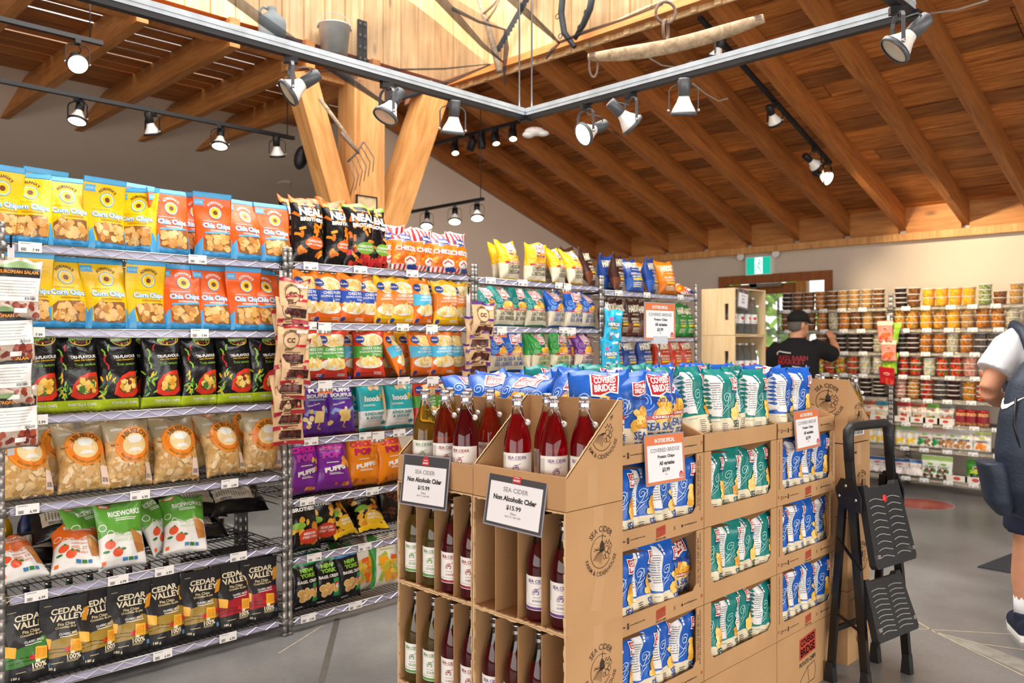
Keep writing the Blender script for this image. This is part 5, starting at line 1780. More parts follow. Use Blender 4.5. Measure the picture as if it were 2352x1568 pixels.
for (c, r), L in TRAY.items():
    x0, y0 = GX + c * (GW + .004), GY + r * (GD + .006)
    for i, (kn, x, y, rz, ln) in enumerate(L):
        col = 'teal' if 'teal' in kn else 'blue'
        put(kn, (x0 + x, y0 + y, 4 * GH + .006 + .0009 * ln), (math.radians(-ln), 0, math.radians(rz)),
            '%s chip bag standing %s in line from the aisle, %s tray, %s column' % (col, ORD[i], 'aisle-side' if r == 0 else 'racks-side', COLN[c]), 'chip bags standing in the top trays', 1.08)

# ------------------------------------------------------------------ price signs
M_sgrey = mat('charcoal_sign_header', '4A4A4E', 0.35, coat=.3)
M_sor = mat('orange_sign_print', 'E07A48', 0.4, coat=.3)
M_spap = mat('white_sign_paper', 'EFEFF2', 0.5, coat=.2)
M_sred = mat('red_logo_print', 'C8323A', 0.5)
M_sleeve = mat('clear_sign_sleeve', '9A9AA4', 0.15, coat=.5)
def sign(w, h, art, nm, label, cat='sign'):
    root = empty(nm, label=label, cat=cat)
    MB().box(-w / 2 - .004, w / 2 + .004, 0, .0015, -.004, h + .004, M_sleeve).build('clear_sleeve', root)
    A = Art(w, h); A.cell = .3
    art(A)
    mb = MB(); art_flat(mb, A, lambda s, t, lay: (s, -.0003 - .0003 * lay, t)); mb.build('printed_card', root, weld=False)
    return root
def barn(A, x, y, w):
    k = A.W / A.H
    A.poly([(x - w / 2, y), (x + w / 2, y), (x + w / 2, y + w * .45 * k), (x + w * .25, y + w * .8 * k), (x, y + w * .9 * k), (x - w * .25, y + w * .8 * k), (x - w / 2, y + w * .45 * k)], M_sred, 2)
    A.text('Red Barn', x, y + w * .48 * k, w=w * .6, m=WH, bold=.02, lay=3); A.text('MARKET', x, y + w * .22 * k, w=w * .8, m=WH, bold=.04, lay=3)
INKD, INKL = ink('2A2A2E'), ink('8C8C92')
def cider_sign(A):
    A.rect(0, 1, 0, 1, M_sgrey, 0); A.rect(.04, .96, .05, .80, M_spap, 1)
    barn(A, .5, .82, .15)
    A.text('SEA CIDER', .5, .68, w=.44, h=.085, m=INKL, bold=.015, lay=2)
    A.text('Non Alcoholic Cider', .5, .52, w=.76, h=.10, m=INKD, bold=.045, lay=2)
    A.text('$15.99', .5, .36, w=.26, h=.095, m=INKD, bold=.03, lay=2)
    A.text('750ml', .5, .26, w=.10, m=INKD, lay=2); A.text('April 1st - April 30th', .5, .20, w=.28, m=INKD, lay=2)
def chip_sign(A):
    A.rect(0, 1, 0, 1, M_sor, 0); A.rect(.04, .96, .05, .80, M_spap, 1)
    A.text('IN STORE SPECIAL', .5, .89, w=.52, h=.09, m=WH, bold=.04, lay=2)
    A.text('COVERED BRIDGE', .5, .69, w=.76, h=.085, m=INKL, bold=.02, lay=2)
    A.text('Potato Chips', .52, .545, w=.44, h=.085, m=INKD, bold=.04, lay=2)
    A.text('All varieties', .53, .415, w=.40, h=.085, m=INKD, bold=.04, lay=2)
    A.text('$3.99', .50, .27, w=.20, h=.10, m=INKD, bold=.04, lay=2); A.text('170g', .5, .175, w=.07, m=INKL, lay=2)
    barn(A, .90, .07, .11)
s1 = sign(.225, .155, cider_sign, 'price_sign', 'charcoal-topped cider price sign on the crested tray')
s1.location = (NX - .022, NY + .185, 3 * CH - .068); s1.rotation_euler = (math.radians(-9), math.radians(1), -PI / 2)
s2 = sign(.225, .155, cider_sign, 'price_sign', 'charcoal-topped cider price sign on the tray beside the racks')
s2.location = (NX - .022, NY + CW + .215, 3 * CH - .060); s2.rotation_euler = (math.radians(-8), math.radians(-2), -PI / 2)
s3 = sign(.216, .155, chip_sign, 'price_sign', 'orange-headed chip price sign on the nearest chip column')
s3.location = (GX + .275, GY - .018, 4 * GH - .075); s3.rotation_euler = (math.radians(-4), math.radians(1), 0)
s4 = sign(.216, .155, chip_sign, 'price_sign', 'orange-headed chip price sign on the farthest chip column')
s4.location = (GX + 2 * GW + .245, GY - .018, 4 * GH - .055); s4.rotation_euler = (math.radians(-4), math.radians(-1), 0)
s5 = sign(.216, .150, chip_sign, 'price_sign', 'orange-headed chip price sign raised on a thin pole among bags')
s5.location = (2.872, 2.0, 1.462)
MB().tube([(0, .004, -.39), (0, .004, -.12)], .005, 8, M_black).tube([(0, .004, -.12), (0, .004, -.005)], .004, 8, M_steel).box(-.05, .05, -.004, .010, -.018, .014, mat('clear_sign_clip', 'C9CDD6', .2, coat=.5)).build('pole', s5)
# ------------------------------------------------------------------ pale wooden crates with water bottles
M_pine = wood('pale_pine_crate', 'D9B684', 'EBD0A4', (14, 14, 1.2), 2.0, .6, .05)
M_pineh = wood('pale_pine_crate_flat', 'D9B684', 'EBD0A4', (1.2, 14, 14), 2.0, .6, .05)
KX, KY, KW, KD, KH = 5.86, 3.375, .50, .30, .377
def crate_side():
    mb = MB()
    t = .016
    s0, s1, z0, z1 = .055, .090, .12, .25
    mb.box(0, t, 0, s0, 0, KH - .003, M_pine); mb.box(0, t, s1, KD, 0, KH - .003, M_pine)
    mb.box(0, t, s0, s1, 0, z0, M_pine); mb.box(0, t, s0, s1, z1, KH - .003, M_pine)
    return mb.mesh('end_panel')
_cs = crate_side()
_slat = MB().box(.016, KW - .016, 0, .095, 0, .010, M_pineh).mesh('slat')
_slb = MB().box(.016, KW - .016, 0, .010, 0, .115, M_pineh).mesh('slat')
for k in range(5):
    c = empty('wooden_crate', (KX, KY, k * KH), (0, 0, 0), '%s pale pine crate of the stack beyond the racks' % ['lowest', 'second lowest', 'middle', 'second highest', 'topmost'][k], 'crate', 'stacked pine crates')
    obj('end_panel', _cs, c); obj('end_panel', _cs, c, (KW - .016, 0, 0))
    for j in range(3):
        obj('slat', _slat, c, (0, .003 + j * .099, 0)); obj('slat', _slat, c, (0, .003 + j * .099, KH - .013)); obj('slat', _slb, c, (0, KD - .010, .012 + j * .119))
M_pet = mat('clear_water_bottle', 'E4ECEC', 0.04, trans=.9, ior=1.2)
M_cap = mat('clear_bottle_cap', 'E8E8E8', .2)
_wb = MB().lathe([(.034, 0), (.038, .006), (.038, .03), (.036, .034), (.038, .038), (.038, .17), (.036, .20), (.026, .235), (.015, .262), (.013, .285)], 16, M_pet).mesh('bottle_body')
_wc = MB().lathe([(.0155, 0), (.0155, .016), (.014, .018)], 12, M_cap).mesh('cap')
def wlab():
    R, W, H = .0388, .11, .075
    A = Art(W, H); A.cell = .014
    A.rect(0, 1, 0, 1, M_lab, 0); A.ell(.44, .58, .09, RED, 1); A.ell(.56, .58, .09, RED, 1); A.poly([(.36, .54), (.64, .54), (.5, .30)], RED, 1); A.text('WATER', .5, .16, w=.34, m=BK, bold=.02)
    mb = MB()
    for vs, ts, m, lay in A.items:
        mb.add([((R + .0004 * lay) * math.sin(s / R), -(R + .0004 * lay) * math.cos(s / R), t) for s, t in vs], ts, m, True)
    return mb.mesh('label')
_wl = wlab()
for k in (3, 4):
    for i in range(8):
        x, y = KX + .075 + (i % 4) * .108, KY + .065 + (i // 4) * .10
        b = empty('water_bottle', (x, y, k * KH + .011), (0, 0, -.5 + .3 * (i % 3)), 'clear water bottle, %s from left in the %s row, %s crate' % (ORD[i % 4], 'front' if i < 4 else 'back', 'topmost' if k == 4 else 'second highest'), 'bottle', 'water bottles in the crates')
        obj('bottle_body', _wb, b); obj('label', _wl, b, (0, 0, .085)); obj('cap', _wc, b, (0, 0, .284))
def small_sign(A):
    A.rect(0, 1, 0, 1, M_sgrey, 0); A.rect(.06, .94, .05, .80, M_spap, 1); barn(A, .5, .83, .14)
    A.ell(.38, .66, .035, BK, 2); A.lines(.44, .8, .62, .68, 1, INKL, 2); A.text('1.5L', .5, .48, w=.22, m=INKD, bold=.03); A.text('$2.99', .5, .30, w=.28, m=INKD, bold=.03)
s6 = sign(.165, .150, small_sign, 'price_sign', 'small charcoal-topped price sign hung in the topmost crate')
s6.location = (KX + .115, KY - .006, 4 * KH + .215); s6.rotation_euler = (0, math.radians(6), 0)

# ------------------------------------------------------------------ back wall racks with tubs
BXR = 8.50
M_bstrip = mat('beige_label_strip', 'B8AB8E', 0.35, coat=.3)
ZE = [.113, .404, .643, .881, 1.107, 1.333, 1.563, 1.780]
ZE = [z - .017 for z in ZE]
def btags(seed, w):
    r = random.Random(seed)
    out = []
    for i in range(8):
        for k in range(5):
            out.append((i, .12 + k * (w - .2) / 5 + r.uniform(-.02, .02), '%d.99' % r.randint(3, 9)))
    return out
rE = rack('wire_rack', (BXR, 4.36), -PI / 2, 1.19, ZE, 'wire rack of snack tubs on the back wall in front of the door', tags=btags(1, 1.19), strip_m=M_bstrip, h=1.94)
rF = rack('wire_rack', (BXR, 3.15), -PI / 2, 1.22, ZE, 'wire rack of yellow snack tubs and pouches right of the hanging treats', tags=btags(2, 1.22), strip_m=M_bstrip, h=1.94)

def contents(nm, cols, scale=70):
    m = bpy.data.materials.new('contents_' + nm)
    nt, N, L, b = nodes_of(m)
    tc = N.new('ShaderNodeTexCoord')
    vo = N.new('ShaderNodeTexVoronoi'); vo.inputs['Scale'].default_value = scale
    L.new(tc.outputs['Object'], vo.inputs['Vector'])
    sx = N.new('ShaderNodeSeparateColor'); L.new(vo.outputs['Color'], sx.inputs['Color'])
    cr = N.new('ShaderNodeValToRGB'); cr.color_ramp.interpolation = 'CONSTANT'
    el = cr.color_ramp.elements
    n = len(cols)
    el[0].position, el[0].color = 0.0, (*hexc(cols[0]), 1)
    el[1].position, el[1].color = 1.0 / n, (*hexc(cols[1 % n]), 1)
    for i in range(2, n):
        e = el.new(i / n); e.color = (*hexc(cols[i]), 1)
    L.new(sx.outputs['Red'], cr.inputs['Fac'])
    L.new(cr.outputs['Color'], b.inputs['Base Color'])
    b.inputs['Roughness'].default_value = .35
    b.inputs['Coat Weight'].default_value = .3
    bp = N.new('ShaderNodeBump'); bp.inputs['Strength'].default_value = .4; bp.inputs['Distance'].default_value = .006
    L.new(vo.outputs['Distance'], bp.inputs['Height']); L.new(bp.outputs['Normal'], b.inputs['Normal'])
    return m
CONT = {'brown': ('roasted nut', ['7A4A20', '5E3414', '9A6430', '84552A']), 'tan': ('peanut', ['B98A4A', 'A8763A', 'CDA264', 'C2904C']),
        'gold': ('yellow corn snack', ['F2A81C', 'E8940E', 'FAC23C', 'F6B02A']), 'mix': ('orange rice cracker', ['E0801E', 'C8641A', 'F0A83A', '6E8A34', 'E8B04A']),
        'dark': ('dark chocolate', ['2E1812', '20100C', '3E241A', '2A1610']), 'green': ('green pea', ['8A9A54', '6E8240', 'A8B474', 'C2C89A']),
        'red': ('red gummy', ['B8201E', 'D8342A', '8E1A18', '3A8A3A', 'E8602A']), 'rainbow': ('rainbow candy', ['E8C020', 'D83A2A', '3A9A4A', 'F08A1E', 'F4E04A']),
        'pink': ('pink candy', ['D89A84', 'C87E6A', 'E8B8A0', 'B86A58']), 'pastel': ('pastel candy', ['E8E2C8', '9AC2A8', 'E8D86A', 'C8A8C0', 'F0EEE0']),
        'grey': ('grey salted licorice', ['5A504E', '463E3E', '6E6260', '3A3434']), 'purple': ('dark berry', ['2E1418', '3E1A20', '4A2028', '241014']),
        'orange': ('caramel corn', ['C87A2A', 'B0641C', 'DE9A4A', '9A5418']), 'white': ('yogurt pretzel', ['C8BEA0', 'B4A884', 'DAD2B8', '9A8E6E'])}
CM = {k: contents(k, v[1], 90 if k not in ('rainbow', 'red', 'pastel') else 60) for k, v in CONT.items()}
M_lid = mat('clear_tub_lid', 'D8D4CC', 0.12, coat=.6, spec=.8)
_tub = {}
def tub_mesh(k, h):
    if (k, h) not in _tub:
        mb = MB()
        mb.lathe([(.047, 0), (.050, .004), (.0560, h - .010)], 14, CM[k], cap1=False)
        _tub[(k, h)] = mb.mesh('tub')
    return _tub[(k, h)]
_lidm = MB().lathe([(.0560, -.010), (.0600, -.009), (.0600, -.002), (.056, .0), (.0545, -.001), (.0001, -.001)], 14, M_lid, cap0=False).mesh('lid')
SHN = ['lowest', 'seventh', 'sixth', 'fifth', 'fourth', 'third', 'second', 'top']
def stacks(rk, row, spec):
    z0 = ZE[row] + .034 + .005
    rn = 'door-side rack' if rk == 'E' else 'aisle-end rack'
    for i, (k, px, n) in enumerate(spec):
        h = {5: .038, 4: .047, 3: .062, 2: .085 if k in ('gold', 'rainbow', 'pastel') else .062, 1: .062}[n]
        Y = onX(px, BXR + .06)
        for j in range(n):
            o = obj('snack_tub', tub_mesh(k, h), None, (BXR + .075 + J.uniform(-.006, .006), Y + J.uniform(-.004, .004), z0 + j * (h + .0005)), (0, 0, J.uniform(0, 6)),
                    '%s tub, %s from bottom, stack %s from left, %s shelf, %s' % (CONT[k][0], ORD[j], ORD[i], SHN[row], rn), 'tub', 'snack tubs on the back wall racks')
            obj('lid', _lidm, o, (0, 0, h))
stacks('E', 7, [('dark', 1807, 4), ('brown', 1832, 4), ('brown', 1858, 4), ('orange', 1883, 4), ('brown', 1910, 4), ('tan', 1935, 4), ('tan', 1961, 4), ('tan', 1990, 4), ('brown', 2018, 4)])
stacks('E', 6, [('brown', 1805, 3), ('orange', 1832, 3), ('brown', 1860, 3), ('orange', 1887, 3), ('white', 1913, 3), ('orange', 1939, 3), ('brown', 1966, 3), ('tan', 1992, 3), ('brown', 2020, 3)])
stacks('E', 5, [('brown', 1885, 4), ('dark', 1930, 4), ('dark', 1960, 4), ('dark', 1992, 4), ('white', 2018, 3)])
stacks('E', 4, [('rainbow', 1882, 2), ('red', 1906, 3), ('rainbow', 1931, 2), ('red', 1958, 3), ('pastel', 1986, 3), ('pastel', 2017, 3)])
stacks('E', 3, [('dark', 1955, 3), ('dark', 1988, 4), ('dark', 2018, 5)])
stacks('F', 7, [('dark', 2068, 4), ('brown', 2098, 3), ('gold', 2132, 2), ('gold', 2163, 2), ('gold', 2194, 2), ('gold', 2226, 2), ('green', 2262, 4), ('brown', 2296, 2), ('tan', 2334, 3)])
stacks('F', 6, [('mix', 2065, 3), ('mix', 2095, 3), ('gold', 2126, 3), ('mix', 2158, 3), ('gold', 2190, 3), ('tan', 2222, 3), ('orange', 2257, 3), ('orange', 2291, 3), ('white', 2326, 4)])
stacks('F', 5, [('dark', 2068, 4), ('purple', 2096, 4), ('orange', 2126, 3), ('orange', 2157, 3), ('white', 2188, 3), ('orange', 2220, 3), ('grey', 2252, 3), ('grey', 2285, 3)])
stacks('F', 4, [('red', 2073, 3), ('red', 2103, 3), ('pastel', 2134, 2), ('red', 2165, 3), ('red', 2196, 3), ('pink', 2228, 3), ('pink', 2263, 3)])
stacks('F', 3, [('pink', 2068, 5), ('mix', 2097, 5), ('red', 2128, 4), ('grey', 2159, 4), ('purple', 2190, 4), ('mix', 2225, 3), ('red', 2257, 4)])
# pouches, jars and open trays on the low shelves
def pouch_art(top, win, oval, word=None, wc=None):
    def art(A):
        A.rect(0, 1, .78, .97, top, 1); A.ell(.5, .62, .2, WH, 2, ry=.09)
        A.ell(.5, .62, .17, oval, 3, ry=.07)
        if word:
            A.text(word, .5, .46, w=.66, m=wc, bold=.04)
        A.blobs(.2, .8, .1, .36, 12, .13, win, 2)
    return art
def pk(nm, base, top, win, oval, word=None, wc=None, W=.145, H=.19):
    kind(nm, 'pouch', W, H, .06, [(0, 1, film(base))], pouch_art(ink(top), [ink(w) for w in win], ink(oval), word, ink(wc) if wc else None), 1, .05)
pk('p_red', 'E6DAC8', 'B8202A', ['B8402A', '9A2A1E'], 'C8524A')
pk('p_rust', 'E6DAC8', 'A84A22', ['D88A2A', '7A3A1A'], 'C8524A')
pk('p_lime', 'E6E2C8', '6AB02A', ['D8902A', '5A7A3A'], 'C8524A')
pk('p_grey', 'DAD6CC', '7A7A74', ['C87A3A', 'A85A2A'], 'C8524A')
pk('p_sun', 'E8E4D8', 'A8CE8A', ['E8B81E', 'F0C83A'], 'F0D060', W=.125, H=.20)
pk('p_bear', 'EAE0D4', 'E0B8A8', ['1E8A44', '8A5A34'], '9AC24A', 'GUMMY', '8A4A3A', W=.16, H=.20)
pk('p_ginger', 'E6E4DC', 'D6D4CC', ['C8945A', 'A8743A'], '8ABE3A', 'GINGER', '5A3A2A', W=.16, H=.20)
pk('p_mango', 'EAE4DC', 'C8D88A', ['E8821E', 'F0A03A'], '9AC24A', 'MANGO', '7A3A1A', W=.16, H=.20)
pk('p_dark', 'E4E8DC', 'A8D27A', ['6A3A22', '1E8A44'], '8ABE3A', 'CHOC', '4A6A3A', W=.165, H=.215)
pk('p_green', '3E8E2A', '2E7A1E', ['E8C89A', '1A1A1A'], 'A83A2A', 'SHELL', 'D8E83A', W=.19, H=.21)
pk('p_marsh', 'EDE6DC', '3A6AB0', ['F4EEE6', 'E8D8D0', '3A6AB0'], 'D86A8A', W=.20, H=.17)
pk('p_cyan', 'E6DCC8', '2A9AB8', ['D8B87A', 'C8A05A'], 'C8524A')
DESC.update({'p_red': ('treat_pouch', 'red-topped treat pouch', 'pouch'), 'p_rust': ('treat_pouch', 'rust-topped treat pouch', 'pouch'), 'p_lime': ('treat_pouch', 'lime-topped treat pouch', 'pouch'),
             'p_grey': ('treat_pouch', 'grey-topped treat pouch', 'pouch'), 'p_sun': ('treat_pouch', 'yellow and white banana pouch', 'pouch'), 'p_bear': ('treat_pouch', 'white pouch with green foot', 'pouch'),
             'p_ginger': ('treat_pouch', 'white ginger pouch', 'pouch'), 'p_mango': ('treat_pouch', 'orange mango pouch', 'pouch'), 'p_dark': ('treat_pouch', 'white chocolate-berry pouch', 'pouch'),
             'p_green': ('treat_pouch', 'green peanut pouch', 'pouch'), 'p_marsh': ('marshmallow_bag', 'white and blue marshmallow bag', 'bag'), 'p_cyan': ('treat_pouch', 'cyan-topped treat pouch', 'pouch')})
def pouches(row, L, rn, fx=.08):
    z0 = ZE[row] + .034 + .006
    for i, it in enumerate(L):
        kn, px = it[:2]
        lift, rz, ln = (tuple(it[2:]) + (0, 0, 4))[:3]
        put(kn, (BXR + fx, onX(px, BXR + .04), z0 + lift), (math.radians(-ln), 0, -PI / 2 + math.radians(rz)), '%s, %s from left, %s shelf of %s' % (DESC[kn][1], ORD[i], SHN[row], rn), 'pouches on the low back shelves')
pouches(2, [('p_red', 2072), ('p_rust', 2106), ('p_lime', 2138), ('p_grey', 2170)], 'aisle-end rack', .10)
pouches(2, [('p_rust', 1990), ('p_cyan', 2020)], 'door-side rack', .10)
pouches(1, [('p_sun', 2066), ('p_sun', 2091), ('p_bear', 2120), ('p_bear', 2153), ('p_ginger', 2184), ('p_ginger', 2212), ('p_mango', 2252)], 'aisle-end rack')
pouches(1, [('p_sun', 2000), ('p_sun', 2022)], 'door-side rack')
pouches(0, [('p_marsh', 2060, 0, 6, 30), ('p_marsh', 2084, .0, -12, 26), ('p_marsh', 2110, .0, 16, 26), ('p_dark', 2133), ('p_dark', 2163), ('p_green', 2242)], 'aisle-end rack')
pouches(0, [('p_marsh', 2008, 0, 6, 30), ('p_marsh', 2026, 0, -6, 30)], 'door-side rack')
M_wtray = mat('white_display_tray', 'E9E3D8', 0.6)
def tray(px, row, w=.15, nm='white display tray with a red oval'):
    Y = onX(px, BXR)
    z = ZE[row] + .039
    t = empty('display_tray', (BXR + .008, Y, z), (0, 0, -PI / 2), nm, 'tray', 'white display trays')
    mb = MB().box(-w / 2, w / 2, 0, .003, 0, .055, M_wtray).box(-w / 2, w / 2, .003, .18, 0, .003, M_wtray).box(-w / 2, -w / 2 + .003, .003, .18, 0, .055, M_wtray).box(w / 2 - .003, w / 2, .003, .18, 0, .055, M_wtray)
    A = Art(w, .055); A.ell(.5, .5, .18, ink('C8524A'), 1, ry=.10, n=14)
    art_flat(mb, A, lambda s, q, lay: (s, -.0005, q))
    mb.build('tray_body', t)
for i, px in enumerate((2072, 2106, 2138, 2171)):
    tray(px, 2, .15, 'white display tray under the %s pouch of the aisle-end rack' % ['red', 'rust', 'lime', 'grey'][i])
tray(2016, 2, .16, 'white display tray under the cyan pouch')
tray(2197, 0, .18, 'empty white display tray on the lowest shelf')
tray(2240, 0, .18, 'white display tray under the green peanut pouch')
M_jlid = mat('red_jar_lid', 'C01E24', .35, coat=.3)
M_jar = contents('jar', ['B06A3A', 'C88A52', '9A4A2A', 'D8A06A'], 90)
_jb = MB().lathe([(.046, 0), (.050, .006), (.050, .115), (.044, .125)], 16, M_jar).mesh('jar_body')
_jl = MB().lathe([(.047, 0), (.047, .022), (.044, .025)], 16, M_jlid).mesh('lid')
_jw = MB().lathe([(.0508, .03), (.0508, .09)], 16, mat('maroon_jar_label', '8E2430', .5), cap0=False, cap1=False).mesh('label')
for i, px in enumerate((2206, 2230, 2257)):
    j = empty('peanut_jar', (BXR + .075, onX(px, BXR + .05), ZE[2] + .040), (0, 0, 0), 'red-lidded peanut jar, %s from left on the back rack' % ORD[i], 'jar', 'peanut jars')
    obj('jar_body', _jb, j); obj('lid', _jl, j, (0, 0, .122)); obj('label', _jw, j)
# treats hanging between the back racks
kind('h_pink', 'pouch', .15, .21, .02, [(0, 1, film('E0907E'))], pouch_art(ink('EAD8C0'), [ink('C8422E'), ink('E86A2A')], ink('D8503A')), 1)
kind('h_green', 'pouch', .15, .21, .02, [(0, 1, film('8AB82A'))], pouch_art(ink('9AC83A'), [ink('D8A05A'), ink('C8D83A')], ink('C87A2A')), 1)
kind('h_red', 'pouch', .15, .17, .02, [(0, 1, film('C8202A'))], pouch_art(ink('B81A22'), [ink('D8502A'), ink('C8202A')], ink('D8502A')), 1)
for nm, kn, y0, dx, rz, ln in (('h_pink', 'h_pink', 1.455, -.02, 0, 8), ('h_green', 'h_green', 1.44, .02, 20, 6), ('h_pink', 'h_pink', 1.265, .01, 0, 4), ('h_green', 'h_green', 1.14, .01, 4, 4), ('h_red', 'h_red', 1.035, -.02, 14, 14)):
    o = obj('treat_pouch', bag_mesh(kn, 0), None, (BXR - .06 + (.02 if nm != 'h_pink' else 0), onX(2040, BXR - .05) - dx, y0), (math.radians(ln - 5), math.radians(rz * .4), -PI / 2), {1.455: 'pink treat pouch hanging highest between the back racks', 1.44: 'green treat pouch hanging half behind the highest pink one', 1.265: 'pink treat pouch hanging in the middle between the back racks', 1.14: 'green treat pouch hanging below the pink ones', 1.035: 'red treat pouch hanging lowest between the back racks'}[y0], 'pouch', 'treats hanging between the back racks')
MB().box(-.002, .002, -.012, .012, 0, .70, M_clip).build('clip_strip', None, loc=(BXR - .025, onX(2043, BXR), 1.02), label='dark clip strip for treat pouches between the back racks', cat='clip strip')

# ------------------------------------------------------------------ door, exit sign, what lies outside
M_glass = mat('door_glass', 'DCE8E0', 0.02, alpha=.18, spec=.6)
dr = empty('door_1', (WX, 0, 0), kind='structure')
def dbox(nm, y0, y1, z0, z1, m, x0=-.03, x1=.06, par=None):
    return MB().box(x0, x1, y0, y1, z0, z1, m).build(nm, par or dr)
dbox('frame_head', DY0 - .02, DY1 + .02, DZ - .07, DZ + .03, M_trim, -.04)
dbox('frame_jamb', DY0 - .02, DY0 + .06, 0, DZ - .07, M_trim, -.04); dbox('frame_jamb', DY1 - .06, DY1 + .02, 0, DZ - .07, M_trim, -.04)
M_mull = wood('pale_mullion', '9A5E26', 'C08A42', (12, 12, 1.4), 2.2, .5, .04)
dbox('mullion', 4.265, 4.385, 0, DZ - .07, M_mull)
dbox('side_light_pane', DY0 + .06, 4.265, .05, DZ - .10, M_glass, .01, .016)
dl = dbox('door_rail', 4.39, DY1 - .07, 2.02, DZ - .08, M_trim, 0, .045)
dbox('door_stile', 4.39, 4.49, .02, 2.02, M_trim, 0, .045); dbox('door_stile', DY1 - .17, DY1 - .07, .02, 2.02, M_trim, 0, .045)
dbox('door_rail', 4.49, DY1 - .17, .02, .25, M_trim, 0, .045)
dbox('door_pane', 4.49, DY1 - .17, .25, 2.02, M_glass, .018, .024)
MB().box(-.06, -.03, 4.55, 4.95, 2.10, 2.14, M_steel).box(-.06, 0, 4.86, 4.96, 2.085, 2.15, M_steel).build('door_closer', dr)
MB().box(-.012, 0, 4.52, 4.86, .95, 1.40, mat('red_notice', 'C4161E', .5)).build('door_notice', dr)
MB().tube([(-.05, 4.44, .9), (-.07, 4.44, .95), (-.07, 4.44, 1.5), (-.05, 4.44, 1.55)], .012, 8, M_black).build('pull_handle', dr)
ex = empty('exit_sign', (WX - .02, onX(1743, 8.95), 2.245), (0, 0, -PI / 2), 'green running-man exit sign over the door', 'exit sign')
MB().box(-.20, .20, 0, .02, -.02, .27, M_wall).box(-.165, .165, -.045, 0, .0, .215, M_white).build('housing', ex)
A = Art(.31, .20); A.cell = .3
M_xg = mat('lit_green_sign', '12B59A', .4, emit=.55); M_xw = mat('lit_white_sign', 'E8FFF4', .4, emit=.7)
A.rect(0, 1, 0, 1, M_xg, 0); A.rect(.35, .68, .02, .98, M_xw, 1)
A.ell(.56, .80, .035, M_xg, 2); A.stroke([(.55, .72), (.50, .48), (.56, .30), (.62, .12)], .035, M_xg, 2); A.stroke([(.51, .48), (.46, .28), (.36, .26)], .032, M_xg, 2)
A.stroke([(.54, .68), (.43, .62), (.40, .50)], .024, M_xg, 2); A.stroke([(.54, .68), (.60, .56), (.66, .56)], .024, M_xg, 2)
mb = MB(); art_flat(mb, A, lambda s, t, lay: (s, -.0455 - .0004 * lay, t + .008)); mb.build('pictogram', ex, weld=False)
for sx in (-.225, .225):
    MB().lathe([(.03, 0), (.045, .03), (.045, .04)], 12, M_white).build('lamp_head', ex, loc=(sx, -.02, .23), rot=(PI / 2, 0, 0))
# trees outside the door
M_leaf = mat('bright_foliage', '8FBE3E', .7, var=.5, vscale=5, bump=.4, bscale=12)
M_leaf2 = mat('dark_foliage', '4E7E30', .7, var=.5, vscale=5)
def bush(c, R, m, label, seed, n=420):
    r = random.Random(seed)
    mb = MB()
    for i in range(n):
        d = Vector((r.gauss(0, 1), r.gauss(0, 1), r.gauss(0, 1))).normalized() * R * r.uniform(.55, 1.0)
        d.z *= 1.25
        a, b = Vector((r.uniform(-1, 1), r.uniform(-1, 1), r.uniform(-1, 1))).normalized() * .16, Vector((r.uniform(-1, 1), r.uniform(-1, 1), r.uniform(-1, 1))).normalized() * .09
        mb.add([d - a, d + b, d + a, d - b], [(0, 1, 2, 3)], m if i % 4 else M_leaf2)
    o = empty('garden_shrub', c, (0, 0, 0), label, 'shrub')
    f = mb.build('foliage', o); f['kind'] = 'stuff'
    MB().tube([(0, 0, -c[2]), (0, 0, 0)], [.06, .03], 8, M_trim).build('stem', o)
bush((11.3, 6.3, 1.2), 1.15, M_leaf, 'bright green shrub outside, seen through the door glass', 3, 620)
bush((13.6, 4.6, 1.4), 1.2, M_leaf, 'bright green shrub outside, seen through the side light', 4, 620)
MB().box(9.2, 22, -6, 16, -.12, -.02, mat('outdoor_paving', 'A8A296', .9, var=.1)).build('ground_outside', kind='structure')

# floor decals and mat
def decal(px, py, rx, nm, label, dk):
    x, y = fpt(px, py)
    A = Art(2 * rx, 2 * rx); A.cell = .5
    A.ell(.5, .5, .5, ink('D8C8B8'), 0, n=36); A.ell(.5, .5, .485, ink('A82A2A'), 1, n=36); A.ell(.5, .5, .30, ink('B8472E'), 2, n=24); A.text('SHOP LOCAL', .5, .5, w=.4, m=ink('C8923A'), bold=.04, lay=3)
    mb = MB(); art_flat(mb, A, lambda s, t, lay: (s, t - rx, .0008 + .0003 * lay))
    mb.build(nm, None, weld=False, loc=(x, y, 0), rot=(0, 0, -PI / 4 - .2), label=label, cat='floor decal')
decal(2116, 1157, .265, 'floor_decal', 'large round red floor decal before the back racks', 0)
decal(2040, 1218, .13, 'floor_decal', 'round red floor decal half hidden behind the step ladder', 1)
mx, my = fpt(2247, 1300)
M_mat = mat('charcoal_floor_mat', '33343A', .95, bump=.6, bscale=150, var=.15, vscale=60)
mt = MB()
p = [fpt(2245, 1303), fpt(2352, 1322), fpt(2470, 1330), fpt(2420, 1236)]
mt.add([(a, b, .0) for a, b in p] + [(a, b, .008) for a, b in p], [(3, 2, 1, 0), (4, 5, 6, 7), (0, 1, 5, 4), (1, 2, 6, 5), (2, 3, 7, 6), (3, 0, 4, 7)], M_mat)
mt.build('floor_mat', label='charcoal ribbed floor mat under the shopper with the backpack', cat='mat')

